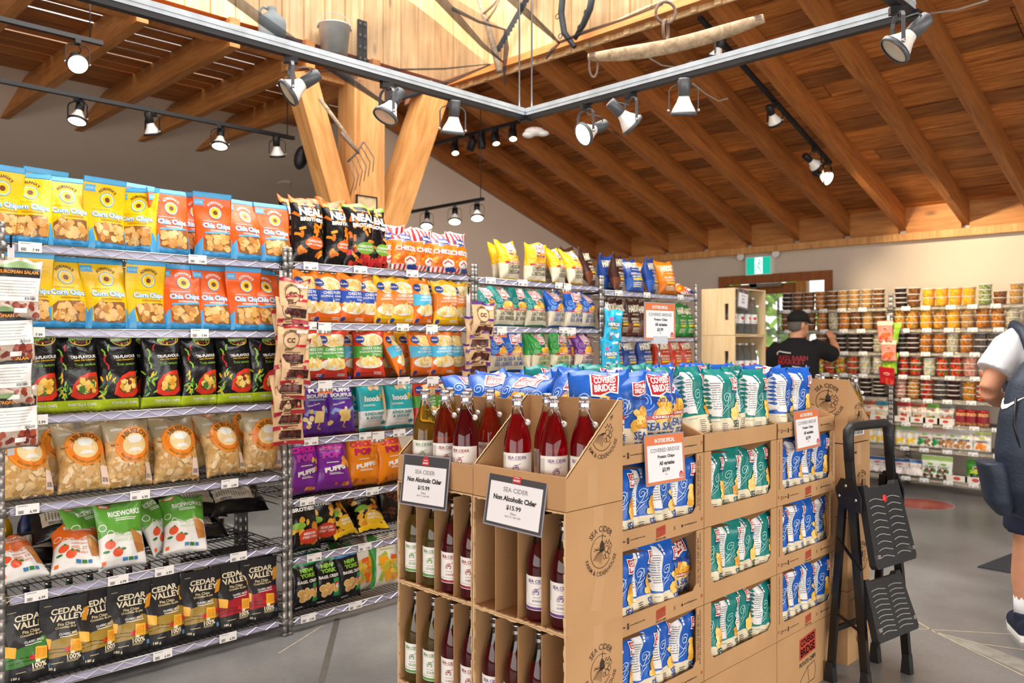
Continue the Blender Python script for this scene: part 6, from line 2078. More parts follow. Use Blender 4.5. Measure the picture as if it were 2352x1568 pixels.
# stock on the rear side of the rack run, seen through the gaps
rG = rack('wire_rack', (AX, RY + RDEP + .03 + RDEP), PI, -1.225 if False else 1.225, [.05, .42, .80, 1.15], 'dark wire rack standing back to back with the nearest rack', h=1.5, strip=False) if False else None
rG = rack('wire_rack', (AX, RY + RDEP + .05), 0, 1.225, [.05, .42, .80, 1.15], 'wire rack standing back to back behind the nearest rack', h=1.6, strip=False)
M_sb = {'teal': mat('dark_teal_bottle', '0E4A44', .12, coat=.4), 'brown': mat('brown_bottle', '3A1E12', .12, coat=.4), 'yellow': mat('yellow_can', 'D8A81E', .25, metal=.5), 'navy': mat('navy_pack', '1C2A5A', .35), 'red': mat('red_bottle', '8E1620', .12, coat=.4)}
M_sl = mat('pale_blue_label', '8FC4DE', .6)
SB = {}
for k, m in M_sb.items():
    SB[k] = (MB().lathe([(.036, 0), (.038, .006), (.038, .13), (.034, .155), (.018, .19), (.014, .22)], 12, m).mesh('bottle_body'),
             MB().lathe([(.0386, .04), (.0386, .10)], 12, M_sl if k in ('teal', 'navy') else M_lab, cap0=False, cap1=False).mesh('label'),
             MB().lathe([(.0155, 0), (.0155, .02)], 10, M_steel).mesh('cap'))
SN = ['lowest', 'second lowest', 'third lowest', 'top']
for r_, z in enumerate([.05, .42, .80, 1.15]):
    for i in range(13):
        k = ['yellow', 'yellow', 'navy', 'teal', 'teal', 'teal', 'brown', 'navy', 'red', 'brown', 'teal', 'red', 'brown'][(i + r_ * (3 if r_ != 1 else 0)) % 13]
        x = AX + .06 + i * .092
        b = empty('soda_bottle', (x, RY + RDEP + .05 + .10, z + .042), (0, 0, 0), '%s bottle, %s from left, %s shelf of the rear-side rack' % ({'teal': 'dark teal', 'brown': 'dark brown', 'yellow': 'yellow', 'navy': 'navy blue', 'red': 'dark red'}[k], ORD[i], SN[r_]), 'bottle', 'bottles on the rear-side rack')
        obj('bottle_body', SB[k][0], b); obj('label', SB[k][1], b); obj('cap', SB[k][2], b, (0, 0, .215))
# ------------------------------------------------------------------ folded step ladder
M_lad = mat('black_powder_coat', '0C0D0F', .38, coat=.2)
M_grip = mat('dark_grey_plastic', '1D1E20', .5, bump=.2, bscale=80)
M_rib = mat('worn_tread_rib', '8C8C88', .6)
LDX, LDY, LDR = 3.460, 1.385, math.radians(-8)
ld = empty('step_ladder', (LDX, LDY, 0), (0, 0, LDR), 'folded black two-step ladder standing before the cartons', 'ladder')
LW = .335
def rail(x0, x1, top, nm):
    MB().bar((x0, 0, .03), (x1, top, 1.02), .022, .034, M_lad, up=(0, 1, 0)).build(nm, ld)
rail(0, .006, .085, 'front_leg'); rail(LW, LW - .006, .085, 'front_leg')
for x0, x1 in ((-.012, .010), (LW + .012, LW - .010)):
    MB().bar((x0, .155, .03), (x1, .105, .86), .020, .030, M_lad, up=(0, 1, 0)).build('rear_leg', ld)
MB().tube([(.006, .080, .95), (.006, .084, 1.045), (.012, .086, 1.075), (.035, .088, 1.092), (LW - .035, .088, 1.092), (LW - .012, .086, 1.075), (LW - .006, .084, 1.045), (LW - .006, .080, .95)], [.021, .022, .023, .020, .020, .023, .022, .021], 12, M_grip).build('handle', ld)
for x in (-.004, LW + .004):
    b = MB().prism([(.02, .74), (.115, .75), (.135, .83), (.11, .875), (.05, .87), (.02, .80)], 'x', x - .006, x + .006, M_lad).build('hinge_plate', ld)
    for yy, zz in ((.04, .79), (.085, .845), (.115, .80)):
        MB().ball((x - .008 if x < .1 else x + .008, yy, zz), (.004, .007, .007), M_steel, 8, 6).build('rivet', b)
def tread(z0, z1, y0, y1, nm, dot):
    mb = MB()
    w = LW - .03
    mb.prism([(-w / 2 + .0, 0), (w / 2, 0), (w / 2 + .012, .05), (w / 2 - .012, 1), (w / 2 - .04, 1), (w / 2 - .055, .955), (-w / 2 + .055, .955), (-w / 2 + .04, 1), (-w / 2 + .012, 1), (-w / 2 - .012, .05)], 'y', 0, 1, M_grip)
    L = math.hypot(z1 - z0, y1 - y0)
    mb.v = [Vector((v.x, v.y * .03, v.z * L)) for v in mb.v]
    o = mb.build(nm, ld, loc=(LW / 2, y0, z0), rot=(-math.atan2(y1 - y0, z1 - z0), 0, 0))
    A = Art(w, L); A.cell = .4
    for k in range(9):
        y = .12 + k * .085
        for s, e in ((.10, .46), (.54, .90)):
            n = 4
            A.stroke([(s + (e - s) * i / n, y + (.018 if i in (1, 2) else -.018 if i == 4 else 0.0)) for i in range(n + 1)], .012, M_rib, 1)
    mb2 = MB(); art_flat(mb2, A, lambda s, t, lay: (s, -.0012, t)); r = mb2.build('tread_ribs', o, weld=False); r['kind'] = 'stuff'
    if dot:
        MB().lathe([(.016, 0), (.016, .003), (.0001, .004)], 14, mat('red_badge', 'D8322E', .4)).build('red_badge', o, loc=(.0, -.001, L * .80), rot=(PI / 2, 0, 0))
    for sx in (-w / 2 + .012, w / 2 - .012):
        MB().cbox((sx, -.004, .05), (.022, .010, .016), M_steel).build('step_stop', o)
tread(.515, .850, -.045, .030, 'top_step', True)
tread(.215, .455, -.055, .020, 'lower_step', False)
MB().bar((-.004, .15, .22), (LW + .004, .15, .22), .016, .022, M_lad).build('cross_bar', ld)
for x in (-.004, LW + .004):
    MB().bar((x, .02, .50), (x, .13, .62), .006, .016, M_lad, up=(1, 0, 0)).build('folding_strut', ld)
    MB().bar((x, .01, .24), (x, .145, .30), .006, .016, M_lad, up=(1, 0, 0)).build('folding_strut', ld)
_ft = MB().prism([(-.022, 0), (.022, 0), (.018, .05), (.014, .085), (-.014, .085), (-.018, .05)], 'x', -.016, .016, M_grip).mesh('rubber_foot')
for x, y in ((0, .002), (LW, .002), (-.012, .155), (LW + .012, .155)):
    obj('rubber_foot', _ft, ld, (x, y, 0))

# ------------------------------------------------------------------ people
def loft(mb, rings, m, n=20):
    """rings: (centre, rx, ry, axis x-vector, axis y-vector)"""
    vs, fs = [], []
    for c, rx, ry, ax, ay in rings:
        for j in range(n):
            t = 2 * PI * j / n
            ct, st = math.cos(t), math.sin(t)
            p = 2.4
            k = (abs(ct) ** p + abs(st) ** p) ** (-1 / p)
            vs.append(Vector(c) + Vector(ax) * rx * ct * k + Vector(ay) * ry * st * k)
    for i in range(len(rings) - 1):
        for j in range(n):
            fs.append((i * n + j, i * n + (j + 1) % n, (i + 1) * n + (j + 1) % n, (i + 1) * n + j))
    fs.append(tuple(reversed(range(n)))); fs.append(tuple(range((len(rings) - 1) * n, len(rings) * n)))
    mb.add(vs, fs, m, True)
X1, Y1 = (1, 0, 0), (0, 1, 0)
def torso(mb, rows, m):
    loft(mb, [((cx, cy, z), rx, ry, X1, Y1) for z, rx, ry, cx, cy in rows], m)
def remesh(mb, voxel, iters=6):
    me = mb.mesh('tmp')
    o = bpy.data.objects.new('tmp', me)
    COL.objects.link(o)
    r = o.modifiers.new('r', 'REMESH'); r.mode = 'VOXEL'; r.voxel_size = voxel; r.use_smooth_shade = True
    s = o.modifiers.new('s', 'SMOOTH'); s.factor = .5; s.iterations = iters
    dg = bpy.context.evaluated_depsgraph_get()
    dg.update()
    out = bpy.data.meshes.new_from_object(o.evaluated_get(dg))
    bpy.data.objects.remove(o)
    for p in out.polygons:
        p.use_smooth = True
    return out
def hand(mb, w, d, side, m, curl=.5):
    """palm and five fingers from the wrist w along d"""
    w, d = Vector(w), Vector(d).normalized()
    up = Vector((0, 0, 1)) if abs(d.z) < .9 else Vector((0, 1, 0))
    sx = d.cross(up).normalized() * side
    nn = sx.cross(d).normalized() * side
    loft(mb, [(w, .024, .018, sx, nn), (w + d * .03, .034, .016, sx, nn), (w + d * .07, .040, .015, sx, nn), (w + d * .088, .038, .013, sx, nn)], m, 12)
    for i, (o, L) in enumerate(((-.030, .060), (-.010, .075), (.011, .080), (.031, .070))):
        b = w + d * .084 + sx * o
        q = b + d * L * .5 - nn * L * .15 * curl
        e = q + d * L * .35 - nn * L * .45 * curl
        mb.tube([b, q, e], [.0095, .009, .0075], 8, m)
    b = w + d * .03 + sx * .034
    mb.tube([b, b + d * .03 + sx * .022 - nn * .01, b + d * .06 + sx * .022 - nn * .025], [.012, .0105, .0085], 8, m)
def limb(mb, pts, rs, m, n=14):
    mb.tube([Vector(p) for p in pts], rs, n, m)
def skin(nm, hx):
    m = mat(nm, hx, .5, var=.06, vscale=20)
    m.node_tree.nodes['Principled BSDF'].inputs['Subsurface Weight'].default_value = .08
    return m
SK = skin('skin_tone', 'D69A78')
def head(mb, c, fwd, m):
    """head with brow, nose, jaw and ears; c = centre, fwd = facing direction"""
    c, f = Vector(c), Vector(fwd).normalized()
    s = f.cross(Vector((0, 0, 1))).normalized()
    up = Vector((0, 0, 1))
    loft(mb, [(c + up * .115 - f * .015, .03, .035, s, f), (c + up * .10 - f * .012, .056, .068, s, f), (c + up * .06 - f * .008, .073, .092, s, f), (c + up * .01, .076, .097, s, f),
              (c - up * .04 + f * .006, .070, .088, s, f), (c - up * .08 + f * .018, .056, .068, s, f), (c - up * .112 + f * .03, .035, .04, s, f)], m, 16)
    mb.tube([c + f * .090 + up * .02, c + f * .108 - up * .018, c + f * .10 - up * .032], [.010, .015, .012], 8, m)
    for k in (-1, 1):
        mb.ball(c + s * .077 * k - f * .005 - up * .008, (.014, .020, .032), m, 10, 8)
        mb.ball(c + s * .03 * k + f * .086 + up * .022, (.016, .012, .010), m, 8, 6)
    mb.tube([c + f * .088 - up * .062 - s * .022, c + f * .098 - up * .060, c + f * .088 - up * .062 + s * .022], [.006, .010, .006], 8, m)

# --- shop hand in black at the tub racks (local: faces +Y)
p1 = at(1829, 786, 7.75)
f1 = Vector((.93, .36))
rz1 = math.atan2(f1.y, f1.x) - PI / 2
bm_ = MB()
torso(bm_, [(.92, .16, .11, 0, 0), (1.05, .155, .11, 0, .01), (1.2, .165, .115, 0, .01), (1.34, .18, .11, 0, 0), (1.42, .15, .09, 0, 0), (1.46, .07, .065, 0, .005), (1.54, .058, .06, 0, .02)], SK)
hd1 = Vector((.015, .035, 1.615))
hf1 = Vector((.72, .69, -.12))
head(bm_, hd1, hf1, SK)
for sx in (-1, 1):
    limb(bm_, [(.09 * sx, 0, .94), (.10 * sx, .02, .5), (.10 * sx, -.01, .10)], [.085, .058, .042], SK)
    limb(bm_, [(.10 * sx, -.03, .05), (.10 * sx, .06, .04), (.10 * sx, .15, .03)], [.04, .042, .03], SK)
limb(bm_, [(.17, 0, 1.42), (.27, .10, 1.36), (.335, .20, 1.335)], [.055, .048, .042], SK)
limb(bm_, [(.335, .20, 1.335), (.325, .29, 1.41), (.30, .36, 1.475)], [.043, .040, .029], SK)
hand(bm_, (.30, .36, 1.475), (-.3, .55, .62), 1, SK)
limb(bm_, [(-.17, 0, 1.42), (-.235, .03, 1.26), (-.25, .07, 1.13)], [.055, .048, .042], SK)
limb(bm_, [(-.25, .07, 1.13), (-.22, .18, 1.08), (-.17, .28, 1.08)], [.042, .038, .028], SK)
hand(bm_, (-.17, .28, 1.08), (.5, .8, 0), -1, SK)
man1 = obj('person', remesh(bm_, .011), None, (p1.x, p1.y, 0), (0, 0, rz1), 'person in black cap and black t-shirt reaching to the snack tubs', 'person')
KN = mat('black_cotton', '141416', .9, var=.1, vscale=30)
sh = MB()
torso(sh, [(.82, .205, .150, 0, 0), (.95, .20, .150, 0, .0), (1.1, .20, .150, 0, 0), (1.25, .205, .148, 0, 0), (1.36, .21, .135, 0, 0), (1.43, .175, .11, 0, 0), (1.475, .095, .085, 0, .005), (1.495, .075, .075, 0, .01)], KN)
limb(sh, [(.14, 0, 1.41), (.21, .05, 1.385), (.29, .14, 1.345), (.315, .175, 1.335)], [.08, .084, .080, .078], KN)
limb(sh, [(-.14, 0, 1.41), (-.205, .01, 1.34), (-.235, .03, 1.24), (-.245, .045, 1.19)], [.08, .082, .078, .076], KN)
shm = remesh(sh, .012)
obj('t_shirt', shm, man1)
tr_ = MB()
torso(tr_, [(.84, .165, .125, 0, 0), (.95, .17, .125, 0, 0), (1.0, .165, .12, 0, 0)], KN)
for sx in (-1, 1):
    limb(tr_, [(.09 * sx, 0, .93), (.10 * sx, .015, .5), (.10 * sx, -.01, .08)], [.105, .085, .075], mat('dark_trousers', '1C1C22', .9))
obj('trousers', remesh(tr_, .012), man1)
for sx in (-1, 1):
    s_ = MB(); limb(s_, [(.10 * sx, -.06, .045), (.10 * sx, .04, .05), (.10 * sx, .14, .042), (.10 * sx, .19, .036)], [.046, .052, .048, .034], KN)
    s_.tube([(.10 * sx, -.012, .05), (.10 * sx, -.012, .13)], [.05, .05], 12, KN)
    obj('shoe', remesh(s_, .009, 4), man1)
def cap_(hd, hf, m, par):
    f = Vector(hf); f.z = 0; f.normalize()
    s = f.cross(Vector((0, 0, 1)))
    mb = MB()
    up = Vector((0, 0, 1))
    loft(mb, [(hd + up * .028, .086, .106, s, f), (hd + up * .07, .085, .104, s, f), (hd + up * .105, .070, .085, s, f), (hd + up * .130, .042, .05, s, f), (hd + up * .138, .012, .014, s, f)], m, 20)
    c = MB(); c.v, c.f, c.fm, c.fs, c.mats = mb.v, mb.f, mb.fm, mb.fs, mb.mats
    o = c.build('cap', par)
    pts = []
    for j in range(11):
        t = -1.15 + 2.3 * j / 10
        inner = hd + up * .034 + s * math.sin(t) * .084 + f * math.cos(t) * .102
        outer = hd + up * (.012 + .012 * abs(math.sin(t))) + s * math.sin(t) * .080 + f * (math.cos(t) * .102 + .075 * max(0.05, math.cos(t * 1.25)))
        pts.append((inner, outer))
    mb = MB()
    vs = [q for a, b in pts for q in (a, b)] + [q - up * .006 for a, b in pts for q in (a, b)]
    n2 = len(pts) * 2
    fs = []
    for j in range(10):
        a = 2 * j
        fs += [(a, a + 1, a + 3, a + 2), (n2 + a + 2, n2 + a + 3, n2 + a + 1, n2 + a), (a + 1, n2 + a + 1, n2 + a + 3, a + 3)]
    mb.add(vs, fs, m, True)
    mb.build('cap_brim', o)
    MB().ball(hd + up * .139, (.008, .008, .005), m, 8, 6).build('cap_button', o)
cap_(hd1, hf1, mat('black_cap_cloth', '1C1A18', .9), man1)
# shirt print: lettering between two curved candy-cane strokes, on the back (local -Y)
def back_print(me, A, zc, xc):
    from mathutils.bvhtree import BVHTree
    bvh = BVHTree.FromPolygons([v.co for v in me.vertices], [tuple(p.vertices) for p in me.polygons])
    mb = MB()
    for vs, ts, m, lay in A.items:
        P = []
        for s, t in vs:
            h = bvh.ray_cast(Vector((xc + s, -1.0, zc + t)), Vector((0, 1, 0)))
            P.append(Vector((xc + s, (h[0].y if h[0] else -.15) - .003, zc + t)))
        mb.add(P, ts, m, False)
    return mb
A = Art(.30, .22); A.cell = .02
pr_, pw_ = ink('A8202E'), ink('D8D0C4')
A.text('RED BARN', .55, .60, w=.84, m=pr_, bold=.01); A.text('MARKET', .5, .42, w=.80, m=pr_, bold=.01)
A.stroke([(.08, .72), (.06, .80), (.14, .88), (.24, .84), (.48, .80)], .035, pw_); A.stroke([(.92, .30), (.94, .22), (.86, .16), (.76, .20), (.52, .24)], .035, pw_)
A.text('EST 2006', .5, .06, w=.34, m=ink('8A8680'))
back_print(shm, A, 1.175, -.03).build('shirt_print', man1, weld=False)
hm = MB()
hf = hf1.copy(); hf.z = 0; hf.normalize(); hs = hf.cross(Vector((0, 0, 1)))
loft(hm, [(hd1 + Vector((0, 0, .04)) - hf * .004, .079, .098, hs, hf), (hd1 - hf * .010, .0785, .094, hs, hf), (hd1 + Vector((0, 0, -.035)) - hf * .018, .071, .080, hs, hf), (hd1 + Vector((0, 0, -.06)) - hf * .026, .055, .062, hs, hf)], mat('grey_cropped_hair', '6A625A', .9, var=.2, vscale=90))
obj('hair', remesh(hm, .008, 3), man1)

CRX = .7071
# --- shopper with the backpack at the picture's edge (local: faces +Y)
p2 = at(2434, 786, 3.95)
rz2 = -PI / 4 - .30
bm_ = MB()
torso(bm_, [(.95, .17, .12, 0, 0), (1.1, .16, .115, 0, .01), (1.25, .175, .12, 0, .01), (1.40, .19, .115, 0, 0), (1.48, .15, .09, 0, 0), (1.525, .07, .065, 0, .005), (1.60, .058, .06, 0, .02)], SK)
head(bm_, (0, .03, 1.69), (0.1, 1, 0), SK)
for sx, yy in ((-1, .10), (1, -.12)):
    limb(bm_, [(.10 * sx, 0, .98), (.115 * sx, yy * .6, .53), (.12 * sx, yy, .30), (.12 * sx, yy * 1.1, .10)], [.10, .064, .062, .040], SK)
    limb(bm_, [(.12 * sx, yy - .04, .05), (.12 * sx, yy + .06, .04), (.12 * sx, yy + .16, .03)], [.04, .042, .03], SK)
for sx in (-1, 1):
    limb(bm_, [(.18 * sx, 0, 1.47), (.26 * sx, -.03, 1.34), (.315 * sx, -.05, 1.215)], [.06, .056, .047], SK)
    limb(bm_, [(.315 * sx, -.05, 1.215), (.25 * sx, .07, 1.17), (.13 * sx, .18, 1.15)], [.047, .044, .030], SK)
    hand(bm_, (.13 * sx, .18, 1.15), (-.75 * sx, .5, .1), sx, SK)
man2 = obj('person', remesh(bm_, .011), None, (p2.x, p2.y, 0), (0, 0, rz2), 'person in white t-shirt and navy shorts wearing a dark backpack', 'person')
WT = mat('white_cotton', 'E4E6EA', .9, var=.04, vscale=25)
sh = MB()
torso(sh, [(.90, .20, .145, 0, 0), (1.05, .19, .14, 0, .0), (1.25, .20, .14, 0, 0), (1.40, .215, .135, 0, 0), (1.49, .175, .105, 0, 0), (1.535, .10, .085, 0, .005), (1.555, .078, .075, 0, .01)], WT)
for sx in (-1, 1):
    limb(sh, [(.15 * sx, 0, 1.47), (.215 * sx, -.015, 1.42), (.265 * sx, -.03, 1.34), (.285 * sx, -.038, 1.305)], [.075, .084, .086, .090], WT)
obj('t_shirt', remesh(sh, .011), man2)
NV = mat('navy_cloth', '1A2338', .85, var=.08, vscale=20)
tr_ = MB()
torso(tr_, [(.86, .18, .14, 0, 0), (.98, .185, .135, 0, 0), (1.05, .175, .13, 0, 0)], NV)
for sx, yy in ((-1, .10), (1, -.12)):
    limb(tr_, [(.10 * sx, 0, .96), (.112 * sx, yy * .3, .75), (.118 * sx, yy * .55, .53)], [.125, .115, .110], NV)
obj('shorts', remesh(tr_, .012), man2)
for sx, yy in ((-1, .10), (1, -.12)):
    MB().tube([(.12 * sx, yy * 1.1, .09), (.12 * sx, yy * 1.05, .20)], [.046, .050], 12, WT).build('sock', man2)
    s_ = MB(); limb(s_, [(.12 * sx, yy - .055, .045), (.12 * sx, yy + .05, .05), (.12 * sx, yy + .15, .04), (.12 * sx, yy + .19, .035)], [.046, .052, .048, .032], NV)
    s_.tube([(.12 * sx, yy * 1.1 - .01, .05), (.12 * sx, yy * 1.1 - .01, .12)], [.050, .050], 12, NV)
    sm = remesh(s_, .009, 4); so = obj('shoe', sm, man2)
    MB().prism([(.12 * sx - .045, yy - .10), (.12 * sx + .045, yy - .10), (.12 * sx + .052, yy + .10), (.12 * sx + .03, yy + .215), (.12 * sx - .03, yy + .215), (.12 * sx - .052, yy + .10)], 'z', 0.0, .018, M_white).build('sole', so)
hr = MB(); loft(hr, [((0, .02, 1.82), .04, .05, X1, Y1), ((0, .02, 1.79), .078, .098, X1, Y1), ((0, .01, 1.72), .083, .10, X1, Y1), ((0, -.01, 1.66), .076, .085, X1, Y1), ((0, -.03, 1.62), .06, .06, X1, Y1)], mat('brown_hair', '3A281C', .9, var=.3, vscale=80))
obj('hair', remesh(hr, .009, 3), man2)
# backpack: a thing of its own, carried on the back
BPK = mat('slate_navy_nylon', '253040', .55, bump=.25, bscale=60, var=.12, vscale=10)
BP2 = mat('dark_mesh_pocket', '1A212C', .8, bump=.5, bscale=300)
bp_ = empty('backpack', (p2.x - CRX * .055, p2.y + CRX * .055, 0), (0, 0, rz2), 'slate navy backpack with a white curved mark on the shopper', 'backpack')
mb = MB()
loft(mb, [((-.01, -.22, .62), .10, .06, X1, Y1), ((-.02, -.23, .66), .19, .09, X1, Y1), ((-.02, -.25, .78), .245, .125, X1, Y1), ((-.02, -.25, .95), .265, .135, X1, Y1), ((-.02, -.24, 1.12), .245, .125, X1, Y1), ((-.02, -.22, 1.27), .20, .105, X1, Y1), ((-.02, -.20, 1.36), .14, .075, X1, Y1), ((-.02, -.19, 1.39), .08, .05, X1, Y1)], BPK, 26)
main_bag = obj('main_bag', remesh(mb, .012, 5), bp_)
mb = MB(); loft(mb, [((-.245, -.24, .66), .03, .05, X1, Y1), ((-.265, -.24, .72), .06, .085, X1, Y1), ((-.285, -.24, .86), .065, .10, X1, Y1), ((-.30, -.24, .905), .060, .095, X1, Y1)], BPK, 16)
obj('side_pocket', remesh(mb, .010, 4), bp_)
mb = MB(); loft(mb, [((-.0, -.375, .67), .12, .02, X1, Y1), ((-.0, -.395, .74), .17, .03, X1, Y1), ((-.0, -.395, .92), .18, .03, X1, Y1), ((-.0, -.385, .955), .175, .022, X1, Y1)], BP2, 18)
obj('mesh_pocket', remesh(mb, .010, 3), bp_)
MB().tube([(-.19, -.33, .965), (0, -.39, .965), (.19, -.33, .965)], .011, 8, NV).build('compression_strap', bp_)
MB().tube([(-.215, -.315, 1.20), (-.225, -.325, 1.08), (-.205, -.345, .98)], .007, 6, M_black).build('zip', bp_)
for sx in (-1, 1):
    MB().tube([(.10 * sx - .01, -.17, 1.37), (.125 * sx, -.08, 1.50), (.13 * sx, .05, 1.535), (.135 * sx, .135, 1.42), (.14 * sx, .145, 1.25), (.15 * sx, .06, 1.08), (.16 * sx, -.13, .98)], [.022, .024, .026, .026, .022, .014, .012], 8, BPK).build('shoulder_strap', bp_)
MB().tube([(-.06, -.19, 1.385), (-.05, -.20, 1.43), (.02, -.20, 1.43), (.03, -.19, 1.385)], .010, 8, BPK).build('grab_loop', bp_)
A = Art(.14, .09); A.cell = .02
A.poly([(.02, .62), (.10, .28), (.26, .16), (.48, .24), (1.0, .92), (.5, .46), (.32, .40), (.24, .52), (.22, .74)], WH, 1)
from mathutils.bvhtree import BVHTree
mm = main_bag.data
bvh = BVHTree.FromPolygons([v.co for v in mm.vertices], [tuple(p.vertices) for p in mm.polygons])
mk = MB()
to_loc = (Matrix.Translation(bp_.location) @ Matrix.Rotation(rz2, 4, 'Z')).inverted()
c0 = to_loc @ Vector((0, 0, CAM_Z))
for px_ in range(2304, 2400, 6):
    hit = bvh.ray_cast(c0, (to_loc @ at(px_ + 14, 925, 3.0) - c0).normalized())
    if hit[0]:
        break
hn = Vector((hit[1].x, hit[1].y, 0)).normalized()
sd = Vector((0, 0, 1)).cross(hn).normalized()
for vs, ts, m, lay in A.items:
    P = []
    for s, t in vs:
        o_ = hit[0] + sd * s + Vector((0, 0, 1)) * (t - .045)
        h = bvh.ray_cast(o_ + hn * .2, -hn)
        P.append((h[0] if h[0] else o_) + hn * .003)
    mk.add(P, ts, m)
mk.build('white_mark', bp_, weld=False)
# ------------------------------------------------------------------ track lighting
M_grey = mat('grey_lamp_metal', '5A5C60', .4, metal=.3)
M_bulb = mat('white_lamp_glass', 'ECE9E2', .25, coat=.3)
M_lens_off = mat('unlit_lamp_lens', 'C9BFA6', .2, coat=.4)
M_lens_on = mat('lit_lamp_lens', 'FFE9B8', .3, emit=9.0)
M_strut = mat('galvanised_strut', 'B4BCC2', .4, metal=.2, var=.15, vscale=12)
CR, CF = Vector((1, -1, 0)) / math.sqrt(2), Vector((1, 1, 0)) / math.sqrt(2)
def cdir(r, f, u):
    return (CR * r + CF * f + Vector((0, 0, u))).normalized()
LM = {}
def lamp_meshes(mm):
    if mm.name in LM:
        return LM[mm.name]
    # lamp head along +Z: lens at z=0 facing -Z
    sock = MB().lathe([(.020, .085), (.029, .090), (.029, .165), (.026, .172)], 14, mm).mesh('socket')
    bulb = MB().lathe([(.060, .004), (.060, .012), (.052, .030), (.034, .062), (.026, .085), (.022, .092)], 18, M_bulb, cap0=False).mesh('bulb')
    ring = MB().lathe([(.058, -.004), (.064, -.004), (.065, .014), (.060, .014)], 18, mm, cap0=False, cap1=False).mesh('ring')
    l0 = MB().lathe([(.0001, .006), (.057, .002)], 18, M_lens_off, cap0=False, cap1=False).mesh('lens')
    l1 = MB().lathe([(.0001, .006), (.057, .002)], 18, M_lens_on, cap0=False, cap1=False).mesh('lens')
    yoke = MB()
    pts = [(-.070, 0, -.125), (-.070, 0, -.03), (-.060, 0, -.012), (-.035, 0, 0), (.035, 0, 0), (.060, 0, -.012), (.070, 0, -.03), (.070, 0, -.125)]
    for a, b in zip(pts, pts[1:]):
        yoke.bar(a, b, .014, .0035, mm, up=(0, 0, 1) if abs(a[0] - b[0]) > .01 else (1, 0, 0))
    for s in (-1, 1):
        yoke.ball((.072 * s, 0, -.125), .008, M_steel, 8, 6)
    LM[mm.name] = (sock, bulb, ring, l0, l1, yoke.mesh('yoke'), MB().box(-.016, .016, -.03, .03, -.028, .0, M_black).mesh('track_adapter'))
    return LM[mm.name]
def lamp(p, aim, lit, label, mm=None, sc=1.0, group='adjustable track lamps', spot=0.0):
    mm = mm or M_grey
    sk, bl, rg, l0, l1, yk, ad = lamp_meshes(mm)
    aim = aim.normalized()
    yaw = math.atan2(aim.y, aim.x) + PI / 2 if math.hypot(aim.x, aim.y) > .15 else -PI / 4
    r = empty('track_lamp', p, (0, 0, 0), label, 'lamp', group)
    r.scale = (sc, sc, sc)
    obj('track_adapter', ad, r, rot=(0, 0, yaw))
    y = obj('yoke', yk, r, (0, 0, -.028), (0, 0, yaw))
    h = empty('lamp_head', (0, 0, -.153))
    h.parent = r
    tz_ = -aim
    tx = Vector((math.cos(yaw), math.sin(yaw), 0))
    ty = tz_.cross(tx).normalized()
    tx = ty.cross(tz_)
    h.matrix_local = Matrix.Translation((0, 0, -.153)) @ Matrix((tx, ty, tz_)).transposed().to_4x4()
    off = (0, 0, -.02)
    obj('socket', sk, h, off); obj('bulb', bl, h, off); obj('ring', rg, h, off); obj('lens', l1 if lit else l0, h, off)
    e = tz_ * .145
    MB().tube([(0, 0, -.03), tx * .02 + Vector((0, 0, -.055)), e * .6 + tx * .03 + Vector((0, 0, -.10)), e + Vector((0, 0, -.153))], .0035, 6, mm).build('cable', r)
    if spot:
        L = bpy.data.lights.new('track_lamp_light', 'SPOT')
        L.energy = spot; L.spot_size = math.radians(70); L.spot_blend = .6; L.color = (1, .80, .52); L.shadow_soft_size = .05
        o = bpy.data.objects.new('track_lamp_light', L); COL.objects.link(o)
        o.parent = h
        o.location = (0, 0, -.04)
    return r
# suspended square frame of galvanised strut with track under it
TZ = 2.75
fr = empty('lighting_frame', (0, 0, 0), (0, 0, 0), 'suspended square frame of galvanised strut carrying track lamps', 'light frame')
FX0, FX1, FY0, FY1 = 1.05, 3.43, 1.19, 3.32
def strut(a, b, nm='strut'):
    mb = MB().bar((a[0], a[1], TZ + .022), (b[0], b[1], TZ + .022), .041, .041, M_strut)
    mb.bar((a[0], a[1], TZ + .022), (b[0], b[1], TZ + .022), .046, .006, M_strut)
    mb.build(nm, fr)
    MB().bar((a[0], a[1], TZ - .011), (b[0], b[1], TZ - .011), .036, .022, M_black).build('track', fr)
strut((FX0 - 1.2, FY1), (FX1 - .03, FY1)); strut((FX1, FY1), (FX1, FY0)); strut((FX1 - .03, FY0), (FX0 - 1.2, FY0))
for x, y in ((FX1 - .05, FY1), (FX1, FY1 - .05), (FX1 - .05, FY0), (FX1, FY0 + .05)):
    MB().tube([(x, y, TZ + .04), (x, y, 5.4)], .005, 8, M_steel).build('hanger_rod', fr)
MB().cbox((FX1, FY1, TZ - .012), (.06, .06, .028), M_black).build('corner_joint', fr); MB().cbox((FX1, FY0, TZ - .012), (.06, .06, .028), M_black).build('corner_joint', fr)
for px, am, lit, lb in ((668, (-.62, -.25, -.5), 0, 'grey track lamp farthest left on the suspended frame'), (888, (-.40, -.3, -.85), 0, 'grey track lamp above the wooden brace'), (1040, (-.10, .25, -1), 0, 'grey track lamp nearest the frame corner, left of the rods')):
    lamp((onY(px, FY1), FY1, TZ - .022), cdir(*am), lit, lb)
for px, am, lit, lb in ((1345, (-.75, -.45, -.45), 1, 'lit grey track lamp just right of the frame corner'), (1448, (.62, .2, -.55), 0, 'grey track lamp aimed right, second from the frame corner'), (1570, (.02, .25, -1), 0, 'grey track lamp hanging straight down, third from the frame corner')):
    lamp((FX1, onX(px, FX1), TZ - .022), cdir(*am), lit, lb)
lamp((3.27, FY0, TZ - .022), cdir(-.62, .1, -.62), 0, 'large grey track lamp at the frame corner over the aisle')
